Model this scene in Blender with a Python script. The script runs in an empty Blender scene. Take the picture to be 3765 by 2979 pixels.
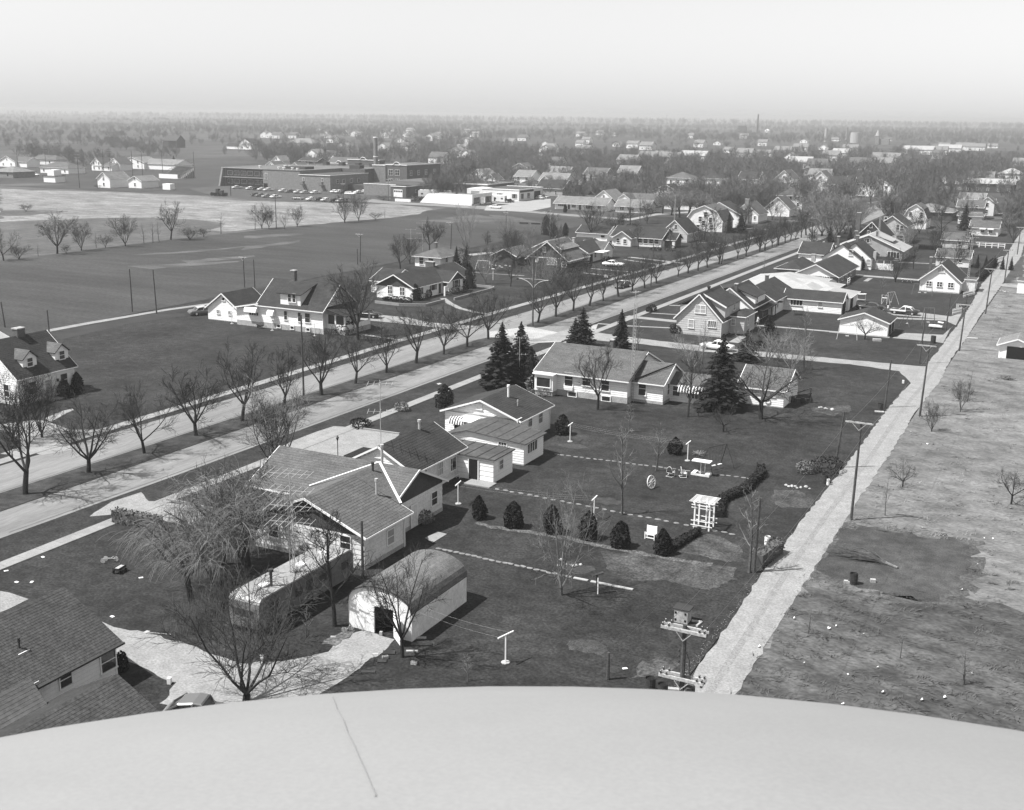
import bpy, math, random
from mathutils import Vector, Matrix, geometry
R = math.radians
scn = bpy.context.scene
COL = scn.collection

# ------------------------------------------------------------------ camera
cam_d = bpy.data.cameras.new("camera"); cam = bpy.data.objects.new("camera", cam_d); COL.objects.link(cam)
cam_d.sensor_fit = 'HORIZONTAL'; cam_d.sensor_width = 36.0; cam_d.lens = 40.06
cam_d.clip_start = 0.1; cam_d.clip_end = 60000
cr, cu, cd = Vector((0.89006, 0.4557, 0.01164)), Vector((-0.12259, 0.21467, 0.96896)), Vector((-0.43906, 0.86386, -0.24693))
m = Matrix((cr, cu, -cd)).transposed().to_4x4(); m.translation = (0, 0, 35)
cam.matrix_world = m
cam_d.dof.use_dof = True; cam_d.dof.focus_distance = 160; cam_d.dof.aperture_fstop = 6.3
scn.camera = cam
# ------------------------------------------------------------------ sky and sun
SUN_EL, SUN_DIR = 57.0, Vector((-math.cos(R(40)), -math.sin(R(40)), 0))     # towards the sun, on the ground plan
w = bpy.data.worlds.new("World"); scn.world = w; w.use_nodes = True
nt = w.node_tree; nt.nodes.clear()
out = nt.nodes.new("ShaderNodeOutputWorld"); bg = nt.nodes.new("ShaderNodeBackground")
sky = nt.nodes.new("ShaderNodeTexSky"); sky.sky_type = 'NISHITA'; sky.sun_disc = False
sky.sun_elevation = R(SUN_EL); sky.sun_rotation = math.atan2(SUN_DIR.x, SUN_DIR.y)
sky.air_density = 2.2; sky.dust_density = 0.2; sky.ozone_density = 1.0; sky.altitude = 0
bw = nt.nodes.new("ShaderNodeRGBToBW")                                       # black-and-white film
nt.links.new(sky.outputs[0], bw.inputs[0]); nt.links.new(bw.outputs[0], bg.inputs[0]); nt.links.new(bg.outputs[0], out.inputs[0])
bg.inputs[1].default_value = 0.083
sl = bpy.data.lights.new("sun", 'SUN'); sun = bpy.data.objects.new("sun", sl); COL.objects.link(sun)
sl.energy = 4.8; sl.angle = R(0.5); sl.color = (1.0, 0.995, 0.985)
sd = Vector((SUN_DIR.x*math.cos(R(SUN_EL)), SUN_DIR.y*math.cos(R(SUN_EL)), math.sin(R(SUN_EL))))
sun.rotation_euler = sd.to_track_quat('Z', 'Y').to_euler(); sun.location = (0, 0, 200)
scn.view_settings.view_transform = 'Standard'; scn.view_settings.look = 'None'
scn.view_settings.gamma = 1.0; scn.view_settings.use_curve_mapping = False
scn.view_settings.exposure = 0.75
scn.cycles.volume_bounces = 0; scn.cycles.max_bounces = 5; scn.cycles.diffuse_bounces = 2; scn.cycles.glossy_bounces = 2

# ------------------------------------------------------------------ materials (all neutral: the picture is black and white)
MC = {}
def mat(name, v, v2=None, sc=1.0, fine=0.0, fsc=30.0, rough=0.9, spec=0.2, metal=0.0, stretch=None, uvtile=None, bump=0.0, mid=None):
    """grey v mottled towards v2 by noise of scale sc (1/m); fine = amount of small grain; uvtile=(w,h) adds shingle rows"""
    if name in MC: return MC[name]
    a = bpy.data.materials.new(name); a.use_nodes = True; t = a.node_tree; N, L = t.nodes, t.links
    p = N["Principled BSDF"]; p.inputs["Roughness"].default_value = rough; p.inputs["Metallic"].default_value = metal
    p.inputs["Specular IOR Level"].default_value = spec
    geo = N.new("ShaderNodeNewGeometry"); vec = geo.outputs["Position"]
    if stretch:
        mp = N.new("ShaderNodeMapping"); mp.inputs["Scale"].default_value = stretch[:3]
        if len(stretch) > 3: mp.inputs["Rotation"].default_value = (0, 0, stretch[3])
        L.new(vec, mp.inputs[0]); vec = mp.outputs[0]
    def noise(s, d=4.0):
        n = N.new("ShaderNodeTexNoise"); n.inputs["Scale"].default_value = s; n.inputs["Detail"].default_value = d
        n.inputs["Roughness"].default_value = 0.62; L.new(vec, n.inputs["Vector"]); return n.outputs["Fac"]
    def ramp(f, a0, b0, lo=.34, hi=.66):
        r = N.new("ShaderNodeMapRange"); r.inputs[1].default_value = lo; r.inputs[2].default_value = hi
        r.inputs[3].default_value = a0; r.inputs[4].default_value = b0; L.new(f, r.inputs[0]); return r.outputs[0]
    def mul(x, y):
        q = N.new("ShaderNodeMath"); q.operation = 'MULTIPLY'; L.new(x, q.inputs[0]); L.new(y, q.inputs[1]); return q.outputs[0]
    col = ramp(noise(sc), v, v if v2 is None else v2)
    if mid: col = mul(col, ramp(noise(mid[0]), 1-mid[1], 1+mid[1]))
    if fine: col = mul(col, ramp(noise(fsc, 2.0), 1-fine, 1+fine))
    if uvtile:
        uv = N.new("ShaderNodeUVMap"); b = N.new("ShaderNodeTexBrick"); L.new(uv.outputs[0], b.inputs["Vector"])
        b.inputs["Scale"].default_value = 1.0; b.inputs["Brick Width"].default_value = uvtile[0]; b.inputs["Row Height"].default_value = uvtile[1]
        b.inputs["Mortar Size"].default_value = uvtile[2] if len(uvtile) > 2 else .018; b.inputs["Mortar Smooth"].default_value = .4
        k = uvtile[3] if len(uvtile) > 3 else .78
        b.inputs["Color1"].default_value = (k, k, k, 1); b.inputs["Color2"].default_value = (1.15, 1.15, 1.15, 1); b.inputs["Mortar"].default_value = (.45,)*3+(1,)
        col = mul(col, b.outputs["Color"])
    cc = N.new("ShaderNodeCombineColor")
    for i in range(3): L.new(col, cc.inputs[i])
    L.new(cc.outputs[0], p.inputs["Base Color"])
    if bump:
        bm = N.new("ShaderNodeBump"); bm.inputs["Strength"].default_value = bump; bm.inputs["Distance"].default_value = .05
        L.new(noise(fsc, 3.0), bm.inputs["Height"]); L.new(bm.outputs[0], p.inputs["Normal"])
    MC[name] = a; return a

# ------------------------------------------------------------------ mesh building
class MB:
    def __init__(s): s.v = []; s.f = []; s.uv = []
    def face(s, pts, uv=None):
        n = len(s.v); s.v += [tuple(q) for q in pts]; s.f.append(tuple(range(n, n+len(pts)))); s.uv.append(uv)
    def box(s, x0, y0, z0, x1, y1, z1):
        if x0 > x1: x0, x1 = x1, x0
        if y0 > y1: y0, y1 = y1, y0
        n = len(s.v)
        s.v += [(x0,y0,z0),(x1,y0,z0),(x1,y1,z0),(x0,y1,z0),(x0,y0,z1),(x1,y0,z1),(x1,y1,z1),(x0,y1,z1)]
        for q in ((0,3,2,1),(4,5,6,7),(0,1,5,4),(1,2,6,5),(2,3,7,6),(3,0,4,7)): s.f.append(tuple(n+i for i in q)); s.uv.append(None)
        return s
    def bar(s, a, b, w, h=None):
        """square bar from a to b"""
        a, b = Vector(a), Vector(b); d = (b-a).normalized(); up = Vector((0,0,1)) if abs(d.z) < .95 else Vector((0,1,0))
        x = d.cross(up).normalized()*w/2; y = x.cross(d).normalized()*(h or w)/2; n = len(s.v)
        for q in (a, b):
            for i, j in ((-1,-1),(1,-1),(1,1),(-1,1)): s.v.append(tuple(q+x*i+y*j))
        for q in ((0,1,2,3),(7,6,5,4),(0,4,5,1),(1,5,6,2),(2,6,7,3),(3,7,4,0)): s.f.append(tuple(n+i for i in q)); s.uv.append(None)
        return s
    def tube(s, pts, rad, n=6, cap=True):
        k = len(s.v); m = len(pts); pts = [Vector(q) for q in pts]
        for i, q in enumerate(pts):
            d = (pts[min(i+1, m-1)]-pts[max(i-1, 0)])
            d = d.normalized() if d.length > 1e-9 else Vector((0,0,1))
            a = Vector((1,0,0)) if abs(d.x) < .8 else Vector((0,1,0))
            x = d.cross(a).normalized(); y = d.cross(x); r = rad[i] if hasattr(rad, '__len__') else rad
            for j in range(n):
                t = 2*math.pi*j/n; s.v.append(tuple(q+x*(r*math.cos(t))+y*(r*math.sin(t))))
        for i in range(m-1):
            for j in range(n):
                s.f.append((k+i*n+j, k+i*n+(j+1) % n, k+(i+1)*n+(j+1) % n, k+(i+1)*n+j)); s.uv.append(None)
        if cap and n > 2:
            s.f.append(tuple(k+j for j in range(n))[::-1]); s.uv.append(None)
            s.f.append(tuple(k+(m-1)*n+j for j in range(n))); s.uv.append(None)
        return s
    def loft(s, rings, closed=True, cap=True):
        k = len(s.v); n = len(rings[0])
        for r in rings: s.v += [tuple(q) for q in r]
        for i in range(len(rings)-1):
            for j in range(n if closed else n-1):
                s.f.append((k+i*n+j, k+i*n+(j+1) % n, k+(i+1)*n+(j+1) % n, k+(i+1)*n+j)); s.uv.append(None)
        if cap:
            s.f.append(tuple(k+j for j in range(n))[::-1]); s.uv.append(None)
            e = k+(len(rings)-1)*n; s.f.append(tuple(e+j for j in range(n))); s.uv.append(None)
        return s
    def lathe(s, prof, n=12, c=(0,0,0)):
        return s.loft([[(c[0]+r*math.cos(2*math.pi*j/n), c[1]+r*math.sin(2*math.pi*j/n), c[2]+z) for j in range(n)] for r, z in prof])
    def mesh(s, name, m, off=(0,0,0), smooth=False):
        me = bpy.data.meshes.new(name); o = off
        me.from_pydata([(a-o[0], b-o[1], c-o[2]) for a, b, c in s.v], [], s.f)
        if any(u for u in s.uv):
            ul = me.uv_layers.new(name="UVMap").data; i = 0
            for f, u in zip(s.f, s.uv):
                for j in range(len(f)): ul[i+j].uv = u[j] if u else (0, 0)
                i += len(f)
        if m: me.materials.append(m)
        if smooth: me.shade_smooth()
        return me
def obj(name, me, parent=None, loc=(0,0,0), rz=0.0):
    o = bpy.data.objects.new(name, me); COL.objects.link(o)
    if parent: o.parent = parent
    o.location = loc; o.rotation_euler = (0, 0, rz); return o
def tag(o, label=None, cat=None, group=None, kind=None):
    if label: o["label"] = label
    if cat: o["category"] = cat
    if group: o["group"] = group
    if kind: o["kind"] = kind
    return o
def thing(name, label, cat, loc=(0,0,0), rz=0.0, group=None):
    return tag(obj(name, None, None, (loc[0], loc[1], loc[2] if len(loc) > 2 else 0), rz), label, cat, group)
def part(root, name, mb, m, parent=None, world=True, smooth=False, label=None):
    """one part as one mesh; geometry is given in world coordinates (world=True) or in the thing's own frame"""
    o = obj(name, mb.mesh(name, m, tuple(root.location) if world else (0,0,0), smooth), parent or root)
    if label: o["label"] = label
    return o
def solo(name, mb, m, label, cat, loc=None, group=None, smooth=False):
    loc = loc or (0,0,0); loc = (loc[0], loc[1], loc[2] if len(loc) > 2 else 0)
    return tag(obj(name, mb.mesh(name, m, loc, smooth), None, loc), label, cat, group)
def copy_tree(o, loc, rz=None, label=None, parent=None, swap=None):
    """a copy of a thing, its parts and their sub-parts (mesh data shared)"""
    c = o.copy(); COL.objects.link(c); c.parent = parent
    if loc is not None: c.location = (loc[0], loc[1], loc[2] if len(loc) > 2 else 0)
    if rz is not None: c.rotation_euler = (0, 0, rz)
    if label: c["label"] = label
    for ch in o.children: copy_tree(ch, None, None, None, c)
    return c
SHN = [0]
RAGGED = {"garden_bed": (.5, .22), "mown_patch": (.7, .6), "mown_edge": (.8, .9), "worn_spot": (.4, .25), "field_patch": (3, .8), "scraped_field": (4, 1.3), "dark_ditch": (3, .9), "greener_grass": (1.2, .7), "gravel_yard": (.6, .2), "worn_verge": (.5, .2), "cross_street": (1.2, .18), "drive": (.9, .12), "meadow_patch": (2, .8), "school_lot": (3, .5), "flower_border": (.5, .15), "lawn_strip": (2, .4)}
def ragged(pts, step, amp):
    """outline broken into short steps that wander a little, as soil and grass edges do"""
    rnd = random.Random(len(pts)+int(pts[0][0]*10)); o = []
    for i in range(len(pts)):
        a, b = Vector(pts[i][:2]), Vector(pts[(i+1) % len(pts)][:2]); n = max(1, min(60, int((b-a).length/step)))
        for k in range(n): q = a.lerp(b, k/n); o.append((q.x+rnd.uniform(-amp, amp), q.y+rnd.uniform(-amp, amp)))
    return o
def sheet(name, pts, z, m, kind='structure'):
    SHN[0] += 1; z += SHN[0]*2.5e-5
    if name in RAGGED: pts = ragged(pts, *RAGGED[name])
    v = [Vector((q[0], q[1], 0)) for q in pts]; mb = MB(); mb.v = [(q.x, q.y, z) for q in v]
    for t in geometry.tessellate_polygon([v]):
        a, b, c = (v[i] for i in t)
        if (b-a).cross(c-a).z < 0: t = (t[0], t[2], t[1])
        mb.f.append(tuple(t)); mb.uv.append(None)
    return tag(obj(name, mb.mesh(name, m)), kind=kind)
def ribbon(name, left, right, z, m): return sheet(name, list(left)+list(right)[::-1], z, m)
def band(name, pts, wd, z, m):
    """flat path of width wd along a polyline"""
    a, b = [], []
    for i, q in enumerate(pts):
        p0, p1 = Vector(pts[max(i-1, 0)][:2]), Vector(pts[min(i+1, len(pts)-1)][:2]); d = (p1-p0).normalized(); n = Vector((-d.y, d.x))*wd/2
        a.append((q[0]+n.x, q[1]+n.y)); b.append((q[0]-n.x, q[1]-n.y))
    return sheet(name, a+b[::-1], z, m)

# ------------------------------------------------------------------ labels that place a thing beside what stands next to it
LAND = []           # (phrase, x, y)
USED = set()
def landmark(phrase, x, y): LAND.append((phrase, x, y))
def where(x, y, head):
    best = None
    for k, (ph, lx, ly) in enumerate(sorted(LAND, key=lambda l: (l[1]-x)**2+(l[2]-y)**2)[:14]):
        f = Vector((lx, ly)).normalized(); r = Vector((f.y, -f.x)); d = Vector((x-lx, y-ly)); a, b = d.dot(f), d.dot(r)
        rel = ("right of" if b > 0 else "left of") if abs(b) > abs(a)*.8 else ("behind" if a > 0 else "in front of")
        far = "close " if d.length < 9 else ("" if d.length < 28 else "well ")
        for s in (f"{head} {far}{rel} {ph}",):
            if len(s.split()) <= 15 and s not in USED: USED.add(s); return s
    n = 2
    for s in (f"{head} farther {q} {LAND_ALL(x, y)}" for q in ("off behind", "away beyond", "out past")):
        if s not in USED: USED.add(s); return s
    return f"{head} in the distance"
def LAND_ALL(x, y): return min(LAND, key=lambda l: (l[1]-x)**2+(l[2]-y)**2)[0]
def uniq(s):
    USED.add(s); return s

# ------------------------------------------------------------------ ground, fields, roads
m_base = mat("far_ground", .034, .07, .004, .25, .35, mid=(.03, .35), stretch=(1, .6, 1))
m_town = mat("town_ground", .03, .06, .03, .3, 2.5, mid=(.2, .3))
m_lawn = mat("lawn_grass", .018, .036, .13, .45, 4.5, mid=(.9, .34), bump=.3)
m_lawn2 = mat("lawn_grass_worn", .036, .06, .25, .4, 9, mid=(1.6, .3))
m_field = mat("dark_field_soil", .036, .056, .03, .35, 3, mid=(.25, .15), stretch=(.35, 1.6, 1, R(12)))
m_fieldp = mat("field_stubble", .055, .11, .12, .3, 5, stretch=(.3, 1.5, 1, R(12)))
m_rough = mat("rough_grass", .06, .105, .06, .35, 5, mid=(.4, .25))
m_pale = mat("scraped_clay", .135, .215, .04, .35, 1.6, mid=(.22, .35), stretch=(.5, 1.4, 1, R(-25)))
m_lot = mat("school_asphalt", .055, .075, .1, .15, 3)
m_tall = mat("dead_tall_grass", .105, .18, .035, .25, 3, mid=(.4, .32), stretch=(.8, 1.25, 1, R(35)), bump=.5)
m_mown = mat("mown_patch", .04, .07, .15, .35, 8, mid=(.8, .3))
m_road = mat("street_paving", .16, .215, .3, .14, 6, mid=(1.3, .1), stretch=(1.6, .13, 1, R(-2)))
m_gutter = mat("gutter_line", .1, .13, 1.0, .1)
m_gravel = mat("gravel", .215, .27, .5, .2, 6, mid=(1.2, .07), bump=.12)
m_rut = mat("gravel_rut", .19, .23, 1.2, .3, 9)
m_walk = mat("sidewalk_concrete", .22, .28, .6, .12, 9)
m_stone = mat("step_stone", .14, .24, 2, .2, 12)
m_garden = mat("garden_soil", .03, .085, .5, .5, 5, mid=(2.2, .3))
m_curb = mat("curb_concrete", .17, .22, .8, .12)
m_scuff = mat("dusty_edge", .06, .17, .35, .5, 5)

sheet("ground", [(-14000, -300), (14000, -300), (14000, 24000), (-14000, 24000)], -.08, m_base)
sheet("town_ground", [(-620, 380), (-226, 400), (-150, 392), (-17, 392), (60, 470), (150, 620), (150, 1500), (-620, 1500)], -.03, m_town)
sheet("lawn", [(-150, 15), (-20, 15), (-20, 395), (-150, 395)], 0, m_lawn)
sheet("dark_field", [(-231, 100), (-231, 240), (-226, 290), (-219, 330), (-224, 383), (-150.5, 383), (-150.5, 100)], .004, m_field)
for i, (a, b, c, d) in enumerate((((-213.25, 210.47), (-205.51, 232.01), (-200.16, 248.14), (-205.19, 222.08)), ((-199.33, 194.52), (-183.94, 215.53), (-182.03, 213.27), (-190.46, 193.48)),
        ((-194.88, 208.58), (-188.28, 226.49), (-185.75, 223.41), (-190.63, 206.11)), ((-201.32, 238.25), (-200.15, 259.75), (-197.75, 256.60), (-197.53, 233.72)), ((-203.92, 343.25), (-198.86, 362.44), (-180.42, 353.51), (-183.80, 336.79)),
        ((-204.97, 330.74), (-192.58, 330.78), (-177.42, 349.70), (-188.56, 352.08)), ((-195.41, 364.86), (-184.23, 363.08), (-167.08, 348.25), (-179.92, 345.10)), ((-220.27, 260.92), (-212.60, 274.79), (-208.54, 274.38), (-214.67, 254.21)))):
    sheet("field_patch", [a, b, c, d], .008, m_fieldp)
sheet("rough_meadow", [(-520, 100), (-231, 100), (-231, 240), (-226, 290), (-219, 330), (-224, 383), (-300, 383), (-450, 372), (-560, 372)], .002, m_rough)
sheet("scraped_field", [(-442.24, 358.95), (-422.57, 362.98), (-399.04, 370.18), (-380.15, 374.03), (-345.05, 375.43), (-309.19, 365.55), (-267.58, 379.12), (-247.66, 385.44), (-226.52, 377.53), (-218.21, 352.15), (-217.27, 334.00), (-220.76, 319.87), (-224.44, 303.54),
       (-227.89, 288.25), (-232.40, 275.41), (-231.78, 266.49), (-239.65, 268.16), (-248.50, 287.12), (-269.16, 292.22), (-285.38, 288.55), (-298.47, 275.98), (-305.63, 261.45), (-311.75, 251.81)], .008, m_pale)
sheet("dark_ditch", [(-347.32, 281.02), (-340.71, 289.10), (-326.90, 292.13), (-323.27, 289.40), (-323.84, 271.96), (-328.59, 265.64)], .012, m_rough)
sheet("school_lawn", [(-560, 372), (-450, 372), (-378, 380), (-378, 440), (-430, 560), (-560, 560)], .002, mat("school_grass", .035, .055, .05, .25, 3))
sheet("school_lot", [(-377.37, 409.17), (-331.57, 375.97), (-307.35, 371.23), (-273.59, 378.88), (-265.13, 393.52), (-264.68, 407.08), (-326.10, 493.48), (-386.24, 459.36)], .01, m_lot)
sheet("field_track", [(-468.52, 380.52), (-462.97, 398.05), (-446.01, 398.38), (-441.46, 394.28), (-456.89, 370.97)], .006, m_fieldp)
m_drv = mat("gravel_yard", .26, .31, .12, .25, 3)
sheet("school_road", [(-269.29, 390.47), (-251.47, 386.72), (-231.44, 387.66), (-193.61, 382.94), (-179.46, 379.30), (-165.79, 375.91), (-156.16, 376.36), (-158.80, 382.68), (-179.90, 385.71), (-190.32, 388.78), (-203.16, 401.77), (-237.09, 397.14), (-258.86, 398.10), (-273.12, 405.41)], .014, m_road)
sheet("station_yard", [(-206.32, 381.00), (-194.13, 383.97), (-190.20, 387.45), (-192.21, 409.62), (-211.63, 450.85), (-223.09, 456.77), (-238.53, 445.26), (-227.86, 425.19)], .018, m_drv)
sheet("station_grass", [(-219.15, 401.07), (-220.92, 411.11), (-212.34, 413.67), (-212.43, 403.39)], .022, m_lawn)
ribbon("cross_lane", [(-158.18, 381.20), (-147.27, 379.44), (-147.26, 405.25), (-135.86, 430.96)], [(-155.76, 375.40), (-144.50, 372.37), (-144.13, 399.40), (-133.15, 425.64)], .012, m_walk)
# west lane behind the houses
ribbon("west_lane", [(-150.63, 119.54), (-151.14, 129.88), (-150.82, 137.67), (-149.99, 145.54), (-149.20, 154.06), (-146.63, 164.77)], [(-148.60, 117.88), (-149.36, 128.31), (-149.16, 136.11), (-148.47, 144.04), (-147.83, 152.62), (-145.44, 163.40)], .012, m_gravel)
sheet("lawn_strip", [(-149.09, 127.56), (-146.96, 153.30), (-141.31, 150.44), (-143.83, 139.43), (-142.74, 124.44)], .006, mat("lighter_lawn", .03, .042, .2, .3, 9))
# boulevard
WL = [(-97.2,30),(-96.4,62),(-95.6,80),(-94.2,112),(-93.6,150),(-91.6,178),(-91,200),(-90.6,232),(-88.6,266),(-87,310),(-85.5,355)]
WM = [(-89.6,30),(-88.7,62),(-88.2,80),(-87.6,105),(-86.9,130),(-86.2,157)]
EM = [(-84.8,30),(-84.5,62),(-84.2,80),(-83.8,112),(-83.2,135),(-82.7,157)]
WM2 = [(-85.3,173),(-85.1,190),(-85.0,215),(-84.0,254),(-82.4,300),(-80.6,345)]
EM2 = [(-82.2,173),(-81.5,198),(-81.2,222),(-80.6,245),(-79.7,300),(-79.4,345)]
ER = [(-79.6,30),(-78.9,62),(-78.3,80),(-77.7,112),(-77.3,140),(-76.2,180),(-75.5,202),(-75,227),(-74.4,270),(-73.8,310),(-73,355)]
NOSE = [(-85.6,159.5),(-84.5,160.3),(-83.2,159.5)]
road = [(-97.2,30)]+WL[1:]+[(-84.2,420),(-83.8,650),(-74,650),(-72.4,420)]+ER[::-1]
sheet("boulevard", road, .004, m_road)
def raised(name, pts, h, m, mc):
    """a grass strip standing inside a concrete kerb"""
    mb = MB(); n = len(pts)
    for i in range(n):
        a, b = pts[i], pts[(i+1) % n]; mb.face([(a[0],a[1],0),(b[0],b[1],0),(b[0],b[1],h),(a[0],a[1],h)])
    k = part_struct(name+"_kerb", mb, mc); return sheet(name, pts, h, m)
def part_struct(name, mb, m): return tag(obj(name, mb.mesh(name, m)), kind='structure')
m_med = mat("median_grass", .024, .05, .3, .38, 9, mid=(1.2, .25))
raised("median", WM+NOSE+EM[::-1], .1, m_med, m_curb)
raised("median", [(-84.6,171.6),(-83,171.6)]+EM2+[(-80,347)]+WM2[::-1], .1, m_med, m_curb)
# dark gutter lines along the kerbs
for L_, dx in ((WM, -.5), (WM2, -.5), (ER[1:6], -.55), (ER[5:], -.5)):
    band("gutter", [(x+dx, y) for x, y in L_], .22, .009, m_gutter)
# sidewalks and tree lawns
WWALK = [(-97.6,30),(-97.0,70),(-96.8,108),(-96.6,150),(-96,180),(-95,215),(-93.5,260),(-92.5,310),(-91.5,350)]
EWALK = [(-73.9,30),(-73.8,70),(-73.6,90),(-73.2,136),(-72.6,180),(-72,218),(-71.6,260),(-71,300),(-70.5,350)]
def slabs(name, line, wd, step, z, m):
    """concrete walk laid slab by slab, each with its own joint"""
    root = tag(obj(name, None), kind='structure')
    me = {}
    for i in range(len(line)-1):
        a, b = Vector(line[i]), Vector(line[i+1]); n = max(1, round((b-a).length/step)); ang = math.atan2((b-a).y, (b-a).x)
        L_ = (b-a).length/n
        for k in range(n):
            c = a+(b-a)*((k+.5)/n); key = round(L_, 2)
            if key not in me: me[key] = MB().box(-L_/2+.015, -wd/2, -.04, L_/2-.015, wd/2, .035+.0).mesh("slab", m)
            o = obj("slab", me[key], root, (c.x, c.y, z+random.uniform(0, .006)), ang)
    return root
random.seed(5)
slabs("west_sidewalk", WWALK, 1.45, 1.9, .012, m_walk)
slabs("east_sidewalk", EWALK, 1.35, 1.9, .012, m_walk)
# cross street with its flares, drives and paths
sheet("cross_street", [(-79,158.5),(-72,166),(-64,167.5),(-52,166.6),(-36,168.2),(-30,168.6),(-23,167.4),(-20.4,160.5),(-19.5,160),(-19.5,173),(-21.5,172.4),(-28,172.1),(-36,171.6),(-52,170.8),(-64,171.6),(-72,173),(-77,178)], .018, m_gravel)
sheet("cross_mouth", [(-84.81, 158.64), (-78.11, 158.93), (-74.01, 162.55), (-75.76, 170.39), (-72.74, 173.52), (-75.18, 180.39), (-77.23, 169.53), (-84.56, 171.96), (-87.95, 164.49)], .016, mat("mouth_gravel", .3, .38, .4, .3, 6))
sheet("parking_apron", [(-75.86, 100.49), (-75.55, 103.47), (-73.33, 104.09), (-67.05, 104.13), (-66.20, 100.61), (-66.89, 93.68), (-71.46, 93.23), (-75.59, 94.19), (-75.86, 96.32)], .02, m_gravel)
sheet("drive", [(-76.62, 68.16), (-77.80, 71.92), (-77.52, 75.21), (-75.05, 73.70), (-73.36, 74.38), (-67.69, 75.03), (-66.76, 87.49), (-68.87, 83.42), (-67.05, 70.22), (-71.57, 70.72), (-74.63, 69.97)], .02, m_gravel)
sheet("gravel_yard", [(-59.00, 52.81), (-55.35, 53.06), (-51.20, 53.09), (-47.80, 52.82), (-46.47, 52.51), (-44.23, 54.40), (-42.50, 56.78), (-42.58, 58.36), (-42.43, 60.41), (-39.70, 60.47), (-39.31, 58.50), (-39.44, 53.94), (-39.47, 50.65), (-42.25, 48.06), (-47.29, 46.18), (-48.05, 48.49), (-50.42, 48.88), (-52.09, 49.47), (-53.78, 49.19)], .02, m_gravel)
sheet("worn_verge", [(-42.54, 57.56), (-42.62, 60.31), (-43.35, 60.20), (-43.58, 57.54)], .024, m_scuff)
sheet("west_drive", [(-69.82, 53.20), (-68.96, 53.34), (-66.78, 53.21), (-66.62, 51.39), (-66.66, 50.60)], .02, m_gravel)
for P_ in ([(-108.91, 85.29), (-107.11, 83.82), (-103.50, 82.85), (-98.15, 79.65), (-95.16, 79.20), (-93.98, 82.00), (-99.49, 86.30), (-105.06, 88.75), (-106.97, 88.97)],
           [(-105.06, 88.75), (-100.24, 87.70), (-96.67, 89.72), (-96.12, 86.43), (-98.77, 84.94)], [(-106.80, 89.73), (-107.66, 93.31), (-107.46, 94.48), (-106.85, 94.12), (-106.46, 92.61), (-104.81, 88.89)],
           [(-99.30, 77.40), (-97.21, 78.05), (-98.14, 81.30), (-97.82, 83.74), (-98.96, 84.24), (-99.70, 80.98)]):
    sheet("house_drive", P_, .02, m_walk)
sheet("house_drive", [(-115.29, 166.28), (-113.66, 168.73), (-106.82, 168.94), (-101.47, 166.97), (-95.13, 167.12), (-91.09, 168.63), (-93.71, 162.72), (-98.71, 163.21), (-105.01, 163.48), (-112.95, 162.89)], .02, m_gravel)
band("garden_path", [(-112.55, 191.03), (-108.14, 186.25), (-103.80, 182.35), (-99.09, 180.00), (-96.38, 179.62)], 1.2, .02, m_walk)
band("garden_path", [(-105.26, 151.71), (-102.79, 151.54), (-96.01, 150.81)], .9, .02, m_walk)
for a, b, w_ in (((-105.66, 247.88), (-94.81, 247.16), 1.0), ((-103.83, 239.88), (-96.37, 238.21), .8), ((-105.18, 268.25), (-92.99, 262.90), 1.0), ((-106.00, 273.66), (-90.06, 269.33), 1.6), ((-116.15, 227.42), (-113.38, 228.37), .7),
                ((-75.36, 180.70), (-72.94, 181.05), .9), ((-70.06, 181.32), (-61.70, 183.63), .9), ((-73.72, 190.22), (-63.86, 189.87), 2.2), ((-71.04, 195.84), (-66.09, 196.78), .7), ((-71.25, 206.13), (-68.46, 206.93), .8),
                ((-71.14, 206.23), (-68.49, 206.73), .6), ((-50.69, 193.60), (-36.72, 194.20), 1.1), ((-49.83, 176.10), (-49.82, 182.06), 1.6), ((-44.17, 300.65), (-34.39, 302.96), 1.1), ((-48.97, 269.95), (-34.51, 269.11), 2.6), ((-44.65, 260.46), (-44.62, 266.45), 1.0),
                ((-33.45, 212.82), (-21.67, 216.79), 1.6), ((-33.98, 365.98), (-21.70, 365.80), 1.2), ((-39.61, 458.56), (-26.71, 462.62), 1.6), ((-39.46, 479.13), (-26.06, 483.23), 1.6), ((-34.89, 482.34), (-29.74, 508.30), 1.2), ((-22.10, 270.94), (-23.70, 271.10), 2),
                ((-17.68, 271.38), (-12.82, 269.89), 5.0), ((-89.12, 509.35), (-86.55, 532.02), 1.6), ((-68.94, 480.47), (-68.54, 514.37), 1.6), ((-142.69, 255.25), (-140.54, 263.94), 3.0), ((-125.97, 226.86), (-113.38, 228.40), .5), ((-105.17, 151.77), (-104.11, 151.59), 1),
                ((-101.58, 317.60), (-91.18, 319.40), .9), ((-100.61, 322.08), (-90.85, 313.52), .9), ((-102.25, 367.37), (-94.63, 367.68), 1.2), ((-98.32, 403.34), (-91.24, 404.45), 3.0), ((-154.10, 481.01), (-148.09, 482.51), 1.5), ((-137.76, 486.04), (-137.40, 490.35), 1.5)):
    band("path", [a, b], w_, .024, m_walk)
sheet("side_drive", [(-38.76, 216.86), (-33.82, 219.01), (-27.75, 222.66), (-22.17, 221.16), (-20.80, 226.84), (-20.23, 211.69), (-23.46, 217.25), (-31.88, 216.93), (-37.79, 214.19)], .02, m_gravel)
sheet("side_drive", [(-28.08, 193.39), (-26.95, 199.31), (-21.02, 200.82), (-20.71, 208.54), (-20.08, 193.09), (-21.32, 193.59)], .02, m_gravel)
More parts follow.
